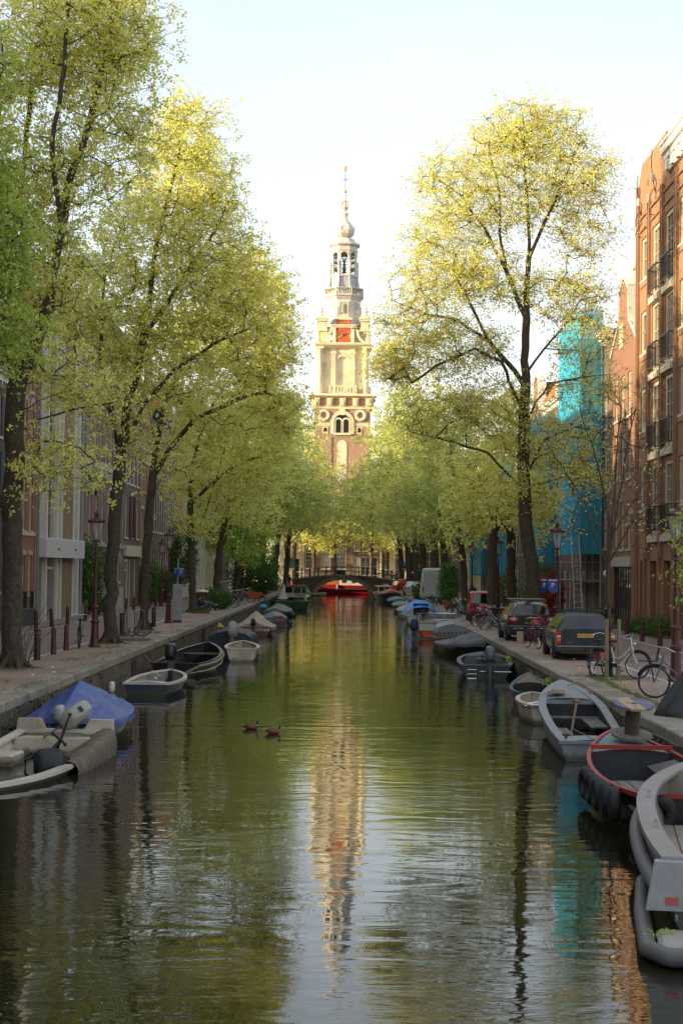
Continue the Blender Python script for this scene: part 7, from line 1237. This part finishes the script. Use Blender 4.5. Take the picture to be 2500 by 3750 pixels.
for i, (x, y, rz, c_, lb) in enumerate(((6.75, 73.6, 2.7, 1, 'silver bicycle, front one of the right quay row before the black estate car'), (6.7, 74.7, 2.6, 2, 'teal bicycle, second in the row before the black estate car'), (6.7, 77.2, 2.75, 0, 'black bicycle with orange reflector in the middle of the right quay row'), (6.7, 78.2, 2.55, 3, 'white bicycle beside the red microcar'), (6.9, 75.8, 2.5, 4, 'crimson bicycle tangled in the right quay row'), (6.75, 79.4, 2.7, 0, 'black bicycle at the far end of the right quay row'),
      (6.3, 89.5, 2.8, 0, 'black bicycle with big front wheel just beyond the red microcar'), (6.6, 91.5, 2.6, 1, 'silver bicycle just beyond the red microcar'), (6.5, 93.6, 2.7, 0, 'dark bicycle half under a grey cover on the right quay'), (6.9, 95.5, 2.6, 2, 'teal bicycle in the cluster before the potted shrub'),
      (6.5, 115.5, 2.4, 0, 'black bicycle left of the potted shrub'), (6.4, 117, 2.9, 0, 'dark bicycle behind the potted shrub'), (6.6, 118.5, 2.6, 1, 'silver bicycle beyond the potted shrub'), (10.3, 118, 1.4, 0, 'black bicycle parked across the right road'), (10.4, 121, 1.5, 3, 'white bicycle parked across the right road'),
      (-8.2, 106.5, .6, 0, 'black bicycle at the near end of the left bank row'), (-7.9, 108.2, .5, 0, 'black bicycle with pale rim, second in the left bank row'), (-8.0, 110.0, .7, 1, 'silver bicycle, third in the left bank row'), (-8.0, 111.8, .45, 0, 'dark bicycle, fourth in the left bank row'), (-7.9, 113.4, .6, 2, 'teal bicycle in the middle of the left bank row'), (-8.0, 115.2, .6, 3, 'white bicycle in the middle of the left bank row'), (-7.9, 117.4, .5, 0, 'black bicycle behind the middle of the left bank row'), (-7.9, 119.6, .6, 1, 'silver bicycle near the cargo bicycle'), (-8.9, 105.5, .2, 3, 'pale bicycle lying behind the bushes on the left'), (-7.8, 128, .4, 0, 'black bicycle beyond the cargo bicycle'),
      (-7.4, 178, .3, 0, 'black bicycle before the left end of the bridge'), (-6.9, 184, .2, 3, 'pale bicycle before the left end of the bridge'))):
    bike('bicycle', lb, (x, y, QZ), rz, P_[c_][1], r.uniform(-.1, .1), basket=SAD if i in (5, 16) else None, group='bicycles in the rows along the quays')
for x, rz, c_, lb in ((-4.55, .05, B_WHT, 'white bicycle against the left part of the bridge railing'), (4.7, .1, B_BLK, 'black bicycle on the right part of the bridge railing'), (5.7, PI-.1, B_TEA, 'greenish bicycle on the right part of the bridge railing'), (6.5, .3, B_BLK, 'black bicycle at the right end of the bridge')): bike('bicycle', lb, (x, YB0+.6, bz(x+.45)-.05), rz, c_, .08, tyre=GRYT if c_ is B_WHT else TYR, group='bicycles on the bridge')
t = bike('cargo_bicycle', 'cargo bicycle with a curved orange box in the left bank row', (-7.75, 124, QZ), .15, B_BLK, 0, group='parked bicycles'); OB = mat('cargo_box_orange', (.42, .08, .02), .5); q = MB(); q.prism([(.1, .35), (.9, .32), (1.5, .62), (1.35, .8), (.05, .86)], -.32, .32); q.build('cargo_box', OB, t); q = MB(); q.torus((1.35, -.36, .28), .25, .02, 'y', 20, 5); q.torus((1.35, .36, .28), .25, .02, 'y', 20, 5); q.build('front_wheel', TYR, t)
# ---------------------------------------------------------------- vehicles
CGL = glass('car_glass', (.015, .018, .02), .04); RLM = mat('lamp_red', (.45, .015, .015), .2, coat=.5); OLM = mat('lamp_orange', (.55, .16, .02), .2, coat=.5); WLM = mat('lamp_clear', (.5, .48, .45), .2); PLT = mat('plate_yellow', (.62, .36, .03), .5, var=.03); PBK = mat('bumper_black', (.025, .025, .027), .6); HUB = mat('hubcap', (.30, .30, .31), .4, .6)
def car(name, label, loc, rz, paint, st, cat='car', wb=2.77, hw=.875, wr=.31, group='parked vehicles', glassz=None, sidewin=((.12, .34), (.36, .6), (.62, .86)), y0=None):
    """st: stations from the tail (y=0) forward: (y, half width, belt z, roof z, roof half width)"""
    t = thing(name, label, cat, loc, rz, group); rows = []
    for y, w_, zb_, zr, wr_ in st:
        half = [(w_*.90, .24), (w_*.985, .36), (w_, .55), (w_*.995, .72), (w_*.965, zb_), (wr_+(w_*.965-wr_)*.12, zr-.07), (wr_*.86, zr-.01), (0, zr+.012)]
        rows.append([(-x, y, z) for x, z in half]+[(x, y, z) for x, z in half[-2::-1]])
    q = MB(); q.grid([r_[::-1] for r_ in rows]); n_ = len(rows[0])
    for e in (0, -1): q.add(rows[e], [tuple(range(n_)) if e == 0 else tuple(range(n_))[::-1]])
    q.build('body', paint, t, smooth=28)
    # glass strips follow the shell between belt and roof
    def side(y_a, y_b, s):
        def at(y):
            for a, b in zip(st[:-1], st[1:]):
                if a[0] <= y <= b[0]: f = (y-a[0])/(b[0]-a[0]); return [a[i]+(b[i]-a[i])*f for i in range(5)]
            return list(st[-1])
        q = MB(); rr = []
        for k in range(5):
            y = y_a+(y_b-y_a)*k/4; _, w_, zb_, zr, wr_ = at(y); xa, xb = w_*.965, wr_+(w_*.965-wr_)*.12; row_ = []
            for f in (.10, .93): row_.append((s*(xa+(xb-xa)*f+.008), y, zb_+(zr-.07-zb_)*f))
            rr.append(row_)
        q.grid(rr if s < 0 else [x[::-1] for x in rr]); q.build('side_window', CGL, t)
    for a, b in sidewin:
        for s in (-1, 1): side(a, b, s)
    ax = y0 if y0 is not None else .95
    for y in (ax, ax+wb):
        for s in (-1, 1):
            q = MB(); q.lathe([(wr*.62, -.10), (wr*.94, -.10), (wr, -.06), (wr, .06), (wr*.94, .10), (wr*.62, .10)], 22); o = q.build('tyre', TYR, None, smooth=40)
            wo = bpy.data.objects.new('wheel', None); COL.objects.link(wo); wo.parent = t; wo.location = (s*(hw-.085), y, wr); wo.rotation_euler = (0, s*PI/2, 0); o.parent = wo
            MB().lathe([(wr*.62, .03), (wr*.5, .07), (wr*.2, .05), (.02, .06)], 14).build('rim', HUB, wo); MB().lathe([(wr*1.14, .0), (wr*1.14, .088)], 22).build('wheel_arch', PBK, wo)
    return t
NVY = mat('car_navy', (.012, .016, .028), .28, .2, var=.1, coat=.6, dirt=(.06, .055, .05), dirt_amt=.25); CBK = mat('car_black', (.010, .010, .012), .25, .2, var=.1, coat=.6)
st = [(0, .84, .92, .96, .74), (.03, .865, .93, 1.02, .73), (.16, .875, .94, 1.34, .62), (.26, .875, .945, 1.415, .60), (.6, .875, .945, 1.425, .60), (2.2, .875, .94, 1.425, .60), (2.75, .875, .93, 1.36, .60), (3.35, .87, .92, .955, .70), (4.5, .84, .82, .85, .70), (4.75, .80, .68, .72, .66)]
t = car('estate_car', 'dark navy boxy estate car with yellow plate and roof bars, nearest the camera', (7.27, 50.0, QZ), -.02, NVY, st, sidewin=((.32, .95), (1.05, 1.75), (1.82, 2.6)), y0=1.0)
def quad(name, m, par, pts, th=.012): a = [Vector(p) for p in pts]; nrm = (a[1]-a[0]).cross(a[3]-a[0]).normalized()*th; q = MB(); q.add(a+[p+nrm for p in a], [(0, 1, 2, 3)[::-1], (4, 5, 6, 7), (0, 1, 5, 4), (1, 2, 6, 5), (2, 3, 7, 6), (3, 0, 4, 7)]); return q.build(name, m, par)
quad('rear_window', CGL, t, [(-.70, .022, .96), (.70, .022, .96), (.585, .165, 1.33), (-.585, .165, 1.33)])
for s in (-1, 1):
    f = 1 if s > 0 else -1; xs = sorted((s*.74, s*.875))
    q = MB(); q.box(xs[0], xs[1], -.025, .16, .50, .90); l = q.build('tail_light', RLM, t); q = MB(); q.box(xs[0]+.004, xs[1]-.004, -.032, .1, .60, .67); q.build('indicator', OLM, l); q = MB(); q.box(xs[0]+.004, xs[1]-.004, -.031, .1, .70, .76); q.build('reversing_lamp', WLM, l)
q = MB(); q.bev(-.885, .885, -.13, .12, .30, .48, .03); q.build('bumper', PBK, t); MB().box(-.86, .86, -.135, -.128, .43, .45).build('bumper_trim', HUB, t)
pl = MB().box(-.27, .25, -.03, -.012, .70, .82).build('number_plate', PLT, t); MB().box(-.27, -.235, -.033, -.029, .70, .82).build('plate_band', PBL, pl); text('GV-DS-03', .105, BLK, pl, (.01, -.032, .76), (PI/2, 0, 0), 'lettering', .002)
MB().box(-.3, .3, -.02, -.01, .86, .885).build('tailgate_trim', PBK, t); MB().box(-.86, -.879, .2, 4.3, .60, .64).build('side_moulding', PBK, t); MB().box(.86, .879, .2, 4.3, .60, .64).build('side_moulding', PBK, t)
text('VOLVO', .05, HUB, t, (-.48, -.012, .55), (PI/2, 0, 0), 'badge', .003)
for y in (.7, 1.75): q = MB(); q.tube([(-.72, y, 1.49), (.72, y, 1.49)], .016, 5); [q.tube([(s*.60, y, 1.40), (s*.62, y, 1.49)], .014, 4) for s in (-1, 1)]; q.build('roof_bar', BLK, t)
for s in (-1, 1): q = MB(); q.tube([(s*.57, .35, 1.47), (s*.57, 2.3, 1.47)], .014, 5); q.build('roof_rail', BLK, t); q = MB(); q.bev(*sorted((s*.9, s*1.08)), 2.75, 2.85, .95, 1.08, .02); q.build('door_mirror', PBK, t)
q = MB(); q.tube([(0, -.06, .3), (0, -.22, .34)], .02, 5); q.ball((0, -.22, .38), .035, 6); q.build('tow_bar', PBK, t); q = MB(); q.tube([(.05, .03, .99), (-.35, .05, 1.05)], .008, 4); q.build('rear_wiper', BLK, t)
o = put('dashboard_clutter', leaves_mesh('dashboard_clutter', np.array([(.2+.03*i, .32, .99+.012*(i % 5)) for i in range(12)]), .04, mat('dry_leaves', (.35, .25, .1), .8), np.random.default_rng(3), 8, .05), t)
st = [(0, .82, .98, 1.0, .72), (.04, .88, .99, 1.06, .70), (.22, .905, .99, 1.38, .60), (.40, .91, .985, 1.485, .57), (1.0, .91, .975, 1.515, .57), (2.2, .91, .95, 1.51, .57), (2.8, .91, .93, 1.42, .56), (3.55, .90, .90, .95, .66), (4.4, .87, .80, .84, .66), (4.75, .78, .62, .66, .58)]
t = car('estate_car', 'black rounded estate car with round tail lamps and silver roof rails, beside the elm', (7.08, 62.7, QZ), .0, CBK, st, hw=.91, wr=.33, sidewin=((.5, 1.15), (1.2, 1.95), (2.0, 2.8)), wb=2.71, y0=.95)
quad('rear_window', CGL, t, [(-.68, .035, 1.03), (.68, .035, 1.03), (.56, .225, 1.36), (-.56, .225, 1.36)])
for s in (-1, 1):
    q = MB(); q.lathe([(.02, .06), (.13, .05), (.15, 0)], 16); l = q.build('tail_light', RLM, t, loc=(s*.70, .03, .84)); l.rotation_euler = (PI/2, 0, 0); l.scale = (1.25, .75, 1); q = MB(); q.lathe([(.002, .07), (.05, .065), (.06, .05)], 12); o = q.build('reversing_lamp', WLM, l)
    q = MB(); q.tube([(s*.56, .45, 1.54), (s*.56, 2.6, 1.53)], .018, 5); q.build('roof_rail', HUB, t)
q = MB(); q.bev(-.90, .90, -.10, .1, .30, .62, .05); q.build('bumper', CBK, t); MB().box(-.72, .72, -.112, -.1, .50, .525).build('bumper_trim', CHR, t); pl = MB().box(-.26, .26, -.015, .0, .70, .81).build('number_plate', PLT, t); text('SJ-XX-13', .1, BLK, pl, (0, -.017, .755), (PI/2, 0, 0), 'lettering', .002)
q = MB(); q.torus((0, .01, .93), .055, .008, 'y', 16, 4); q.build('badge', CHR, t); q = MB(); q.box(-.80, .6, .9, 1.0, 1.60, 1.63); q.box(-.80, .6, 1.7, 1.8, 1.60, 1.63); q.build('roof_bar', HUB, t)
RDC = mat('car_red', (.50, .015, .015), .3, coat=.5); SLV = mat('car_silver', (.42, .43, .44), .3, .5, coat=.4); VAN = mat('van_pale', (.44, .47, .44), .4, var=.04)
st = [(0, .56, .86, .92, .50), (.05, .6, .86, 1.50, .50), (.2, .6, .86, 1.58, .49), (1.3, .6, .86, 1.58, .49), (1.7, .6, .84, 1.4, .49), (2.2, .56, .7, .74, .45)]
t = car('microcar', 'small boxy bright red microcar with a large rear window on the right quay', (7.05, 86.5, QZ), 0, RDC, st, wb=1.5, hw=.6, wr=.25, sidewin=((.3, 1.2),), y0=.35)
quad('rear_window', CGL, t, [(-.40, -.005, .92), (.40, -.005, .92), (.38, .03, 1.44), (-.38, .03, 1.44)]); [MB().box(s*.5-.05, s*.5+.05, -.03, .02, .45, .62).build('tail_light', RLM, t) for s in (-1, 1)]; MB().box(-.15, .15, -.02, 0, .6, .7).build('number_plate', FWH, t); q = MB(); q.bev(-.6, .6, -.08, .05, .25, .38, .02); q.build('bumper', RDC, t)
st = [(0, .96, 1.0, 2.50, .86), (.03, 1.0, 1.1, 2.66, .84), (.4, 1.0, 1.2, 2.78, .82), (3.6, 1.0, 1.2, 2.76, .82), (4.2, 1.0, 1.1, 2.4, .80), (4.8, .98, 1.05, 1.6, .8), (5.4, .9, .9, 1.0, .75)]
t = car('van', 'pale grey green high roofed van parked between the trunks on the right quay', (6.98, 130.5, QZ), 0, VAN, st, 'van', 3.3, 1.0, .34, sidewin=((4.0, 4.6),), y0=.9)
for s in (-1, 1): MB().box(s*.47-.40, s*.47+.40, -.012, .0, .5, 2.3).build('rear_door', VAN, t); MB().box(s*.93-.05, s*.93+.05, -.02, .03, .8, 1.3).build('tail_light', RLM, t)
q = MB(); q.bev(-1, 1, -.1, .1, .3, .48, .03); q.build('bumper', PBK, t)
HB = [(0, .78, .88, .92, .7), (.05, .84, .9, 1.0, .68), (.3, .85, .92, 1.38, .56), (.6, .85, .92, 1.44, .55), (2.0, .85, .92, 1.44, .55), (2.6, .85, .9, 1.3, .55), (3.2, .84, .88, .93, .62), (3.9, .78, .7, .74, .6)]
for lb, loc, rz, m_ in (('silver hatchback on the right quay half hidden by a dark bush', (6.6, 164, QZ), 0, SLV), ('red hatchback behind the silver one near the bridge', (6.9, 196, QZ), 0, RDC), ('silver hatchback at the left end of the bridge', (-9.0, 214, QZ+.1), .9, SLV), ('pale hatchback deeper in the right row, partly behind the van', (7.0, 147, QZ), 0, FWH)):
    t = car('hatchback', lb, loc, rz, m_, HB, wb=2.45, hw=.85, wr=.29, sidewin=((.5, 1.1), (1.2, 2.3)), y0=.65); quad('rear_window', CGL, t, [(-.64, .045, .96), (.64, .045, .96), (.54, .29, 1.33), (-.54, .29, 1.33)]); [MB().box(s*.76-.07, s*.76+.07, -.015, .06, .68, .88).build('tail_light', RLM, t) for s in (-1, 1)]; MB().box(-.26, .26, -.012, .0, .5, .6).build('number_plate', PLT, t)
t = thing('scooter', 'black scooter with yellow plate parked by the brick building', 'scooter', (11.35, 71.2, QZ), 0)
for y in (0, 1.25): q = MB(); q.torus((0, 0, .24), .19, .055, 'x', 18, 7); q.build('wheel', TYR, t, loc=(0, y, 0))
q = MB(); q.lathe([(.02, -.05), (.17, 0), (.21, .2), (.17, .38), (.05, .42)], 10); q.v = [(x, y*2.0+.25, z+.42) for x, y, z in q.v]; q.build('body', CBK, t, smooth=50); q = MB(); q.bev(-.15, .15, -.1, .75, .82, .93, .04); q.build('seat', SAD, t); q = MB(); q.bev(-.19, .19, -.32, .05, .88, 1.16, .08); q.build('top_box', CBK, t)
MB().box(-.10, .10, -.29, -.27, .48, .68).build('number_plate', PLT, t); MB().box(-.09, .09, -.28, -.24, .72, .80).build('tail_light', RLM, t); q = MB(); q.box(-.2, .2, 1.0, 1.08, .35, 1.0); q.tube([(-.34, .92, 1.05), (0, 1.02, 1.1), (.34, .92, 1.05)], .02, 5); q.build('front_shield', CBK, t)
t = thing('ladder', 'aluminium ladder leaning on the tallest scaffold', 'ladder', (11.9, 84.0, QZ)); q = MB(); [q.tube([(x, 0, 0), (x, 1.9, 4.6)], .03, 5) for x in (-.2, .2)]; q.build('rail', ALU, t)
for i in range(14): f = (i+.7)/15; q = MB(); q.tube([(-.2, 1.9*f, 4.6*f), (.2, 1.9*f, 4.6*f)], .018, 5); q.build('rung', ALU, t)
for x, lb in ((-2.7, 'orange wooden planter on the left of the bridge deck'), (-1.3, 'orange wooden planter in the middle of the bridge deck')): t = thing('planter', lb, 'planter', (x, YC+.9, QZ)); [MB().box(-.62+.31*i, -.33+.31*i, -.2, .2, 0, 1.35).build('plank', mat('orange_wood', (.35, .09, .02), .6), t) for i in range(4)]
# ---------------------------------------------------------------- people
def figure(label, loc, rz, J, mats, name='person', hair=None, s=1.0, extra=None):
    """J: joint positions; one continuous skinned body, coloured by region"""
    E_ = [('pelvis', 'waist', .15, .135, 1), ('waist', 'chest', .135, .165, 1), ('chest', 'neck', .165, .06, 1), ('neck', 'head0', .055, .07, 0), ('head0', 'head1', .07, .098, 0), ('head1', 'head2', .098, .075, 0)]
    for d in 'LR': E_ += [('chest', 'sh'+d, .165, .075, 1), ('sh'+d, 'el'+d, .072, .05, 1), ('el'+d, 'wr'+d, .05, .035, 1), ('wr'+d, 'ha'+d, .036, .04, 0), ('pelvis', 'hip'+d, .15, .105, 2), ('hip'+d, 'kn'+d, .105, .07, 2), ('kn'+d, 'an'+d, .068, .042, 2), ('an'+d, 'toe'+d, .045, .038, 3)]
    names = list(dict.fromkeys([e[0] for e in E_]+[e[1] for e in E_])); idx = {n: i for i, n in enumerate(names)}; rad = {}
    for a, b, ra, rb, g in E_: rad.setdefault(a, ra); rad[b] = rb if b not in rad else rad[b]
    me = bpy.data.meshes.new('body'); me.from_pydata([J[n] for n in names], [(idx[a], idx[b]) for a, b, *_ in E_], []); ob = bpy.data.objects.new('body', me); COL.objects.link(ob)
    ob.modifiers.new('s', 'SKIN'); sk = me.skin_vertices[0].data if me.skin_vertices else None
    if sk is None:
        bpy.context.view_layer.objects.active = ob; me.skin_vertices
    for n in names:
        sk[idx[n]].radius = (rad[n], rad[n]); sk[idx[n]].use_root = n == 'pelvis'
    sb = ob.modifiers.new('u', 'SUBSURF'); sb.levels = 2; sb.render_levels = 2; dg = bpy.context.evaluated_depsgraph_get(); ev = ob.evaluated_get(dg); m2 = bpy.data.meshes.new_from_object(ev); bpy.data.objects.remove(ob)
    for m_ in mats: m2.materials.append(m_)
    seg = [(Vector(J[a]), Vector(J[b]), g) for a, b, ra, rb, g in E_]
    for p in m2.polygons:
        c = p.center; bd = 9e9; bg_ = 0
        for a, b, g in seg:
            d = b-a; f = max(0, min(1, (c-a).dot(d)/max(1e-9, d.length_squared))); q_ = (a+d*f-c).length
            if q_ < bd: bd, bg_ = q_, g
        p.material_index = bg_; p.use_smooth = True
    t = thing(name, label, 'person', loc, rz); t.scale = (s, s, s); put('body', m2, t)
    h2 = Vector(J['head1']); fw_ = Vector(J.get('face', (0, -1, 0)))
    q = MB(); q.ball(h2+Vector((0, 0, .035))-fw_*.022, .112, 8); q.v = [v for v in q.v]; q.build('hair', hair or mat('hair_brown', (.05, .03, .02), .8), t, smooth=60)
    q = MB(); [q.ball(h2+fw_*.085+Vector((s_*.032*abs(fw_.y), s_*.032*abs(fw_.x), .0)), .012, 4) for s_ in (-1, 1)]; q.build('eyes', BLK, t); q = MB(); q.tube([h2+fw_*.085+Vector((0, 0, .0)), h2+fw_*.115+Vector((0, 0, -.025))], [.008, .014], 5); q.build('nose', mats[0], t)
    return t
SKN = mat('skin', (.45, .27, .20), .6, var=.06); JNS = mat('denim', (.10, .14, .20), .85, var=.2); CBL = mat('coat_black', (.018, .018, .022), .85); SHO = mat('shoe_pale', (.50, .44, .38), .7); TRD = mat('trousers_dark', (.03, .03, .04), .85)
Js = dict(pelvis=(0, 0, .20), waist=(-.06, 0, .34), chest=(-.09, 0, .52), neck=(-.06, 0, .68), head0=(-.04, 0, .74), head1=(-.01, 0, .83), head2=(0, 0, .90), shL=(-.07, .17, .62), elL=(.08, .2, .42), wrL=(.22, .1, .56), haL=(.25, .05, .64), shR=(-.07, -.17, .62), elR=(.08, -.2, .40), wrR=(.24, -.1, .52), haR=(.27, -.05, .60), hipL=(.06, .1, .2), knL=(.42, .09, .50), anL=(.62, .08, .14), toeL=(.76, .08, .05), hipR=(.06, -.1, .22), knR=(.46, -.06, .56), anR=(.86, .0, .36), toeR=(.98, 0, .42), face=(1, 0, 0))
t = figure('person in black top and blue jeans sitting cross-legged against the tree, facing the canal', (-8.40, 94.6, QZ+.12), .1, Js, [SKN, CBL, JNS, SHO])
q = MB(); q.bev(-.25, .3, -.2, .2, 0, .12, .02); tag(q.build('seat_box', WOOD, None, loc=(-8.40, 94.6, QZ)), 'low wooden box under the seated person', 'box')
q = MB(); q.lathe([(.05, 0), (.055, .18), (.03, .24), (.02, .28)], 8); tag(q.build('red_bottle', RLM, None, loc=(-7.9, 94.2, QZ)), 'red bottle on the quay at the seated person feet', 'bottle')
Jw = dict(pelvis=(0, 0, .92), waist=(0, 0, 1.08), chest=(0, -.02, 1.28), neck=(0, -.02, 1.47), head0=(0, -.03, 1.54), head1=(0, -.04, 1.63), head2=(0, -.04, 1.71), shL=(-.18, 0, 1.40), elL=(-.25, .06, 1.13), wrL=(-.23, -.06, .90), haL=(-.23, -.08, .82), shR=(.18, 0, 1.40), elR=(.25, -.02, 1.13), wrR=(.24, -.14, .92), haR=(.24, -.18, .85), hipL=(-.09, 0, .88), knL=(-.10, -.18, .50), anL=(-.10, -.08, .09), toeL=(-.10, -.24, .04), hipR=(.09, 0, .88), knR=(.10, .02, .48), anR=(.10, .25, .12), toeR=(.10, .14, .04))
figure('white haired person in a dark coat walking away behind the red microcar', (8.6, 112, QZ), PI, Jw, [SKN, CBL, TRD, BLK], hair=mat('hair_white', (.55, .52, .48), .8)); figure('person in dark clothes standing at the left end of the bridge', (-7.25, 207.5, QZ), .4, Jw, [SKN, CBL, TRD, BLK]); figure('person in a red jacket walking towards the left end of the bridge', (-8.0, 211, QZ), -.6, Jw, [SKN, mat('jacket_red', (.2, .03, .03), .8), TRD, BLK])
t = thing('pigeon', 'grey pigeon sitting on a limb of the tall elm', 'bird', Q(820, 757, Y5)+Vector((0, 0, 0))); q = MB(); q.ball((0, 0, .10), .11, 8, .8); q.ball((.09, 0, .2), .05, 6); q.build('body', mat('pigeon_grey', (.16, .17, .19), .7), t, smooth=60); q = MB(); q.tube([(-.08, 0, .08), (-.24, 0, .03)], [.05, .02], 6); q.build('tail', mat('pigeon_grey', (.16, .17, .19), .7), t)
q = MB(); r = random.Random(3)
for i in range(26): x, y = r.choice([(-7.8, -7.2), (6.4, 7.6)]), r.uniform(30, 75); xx = r.uniform(*x); a = r.uniform(0, 3); q.box(xx-.03, xx+.03, y-.04, y+.04, QZ+.002, QZ+.03, rotm(rz=a))
q.build('pavement_litter', FWH, None, kind='stuff')
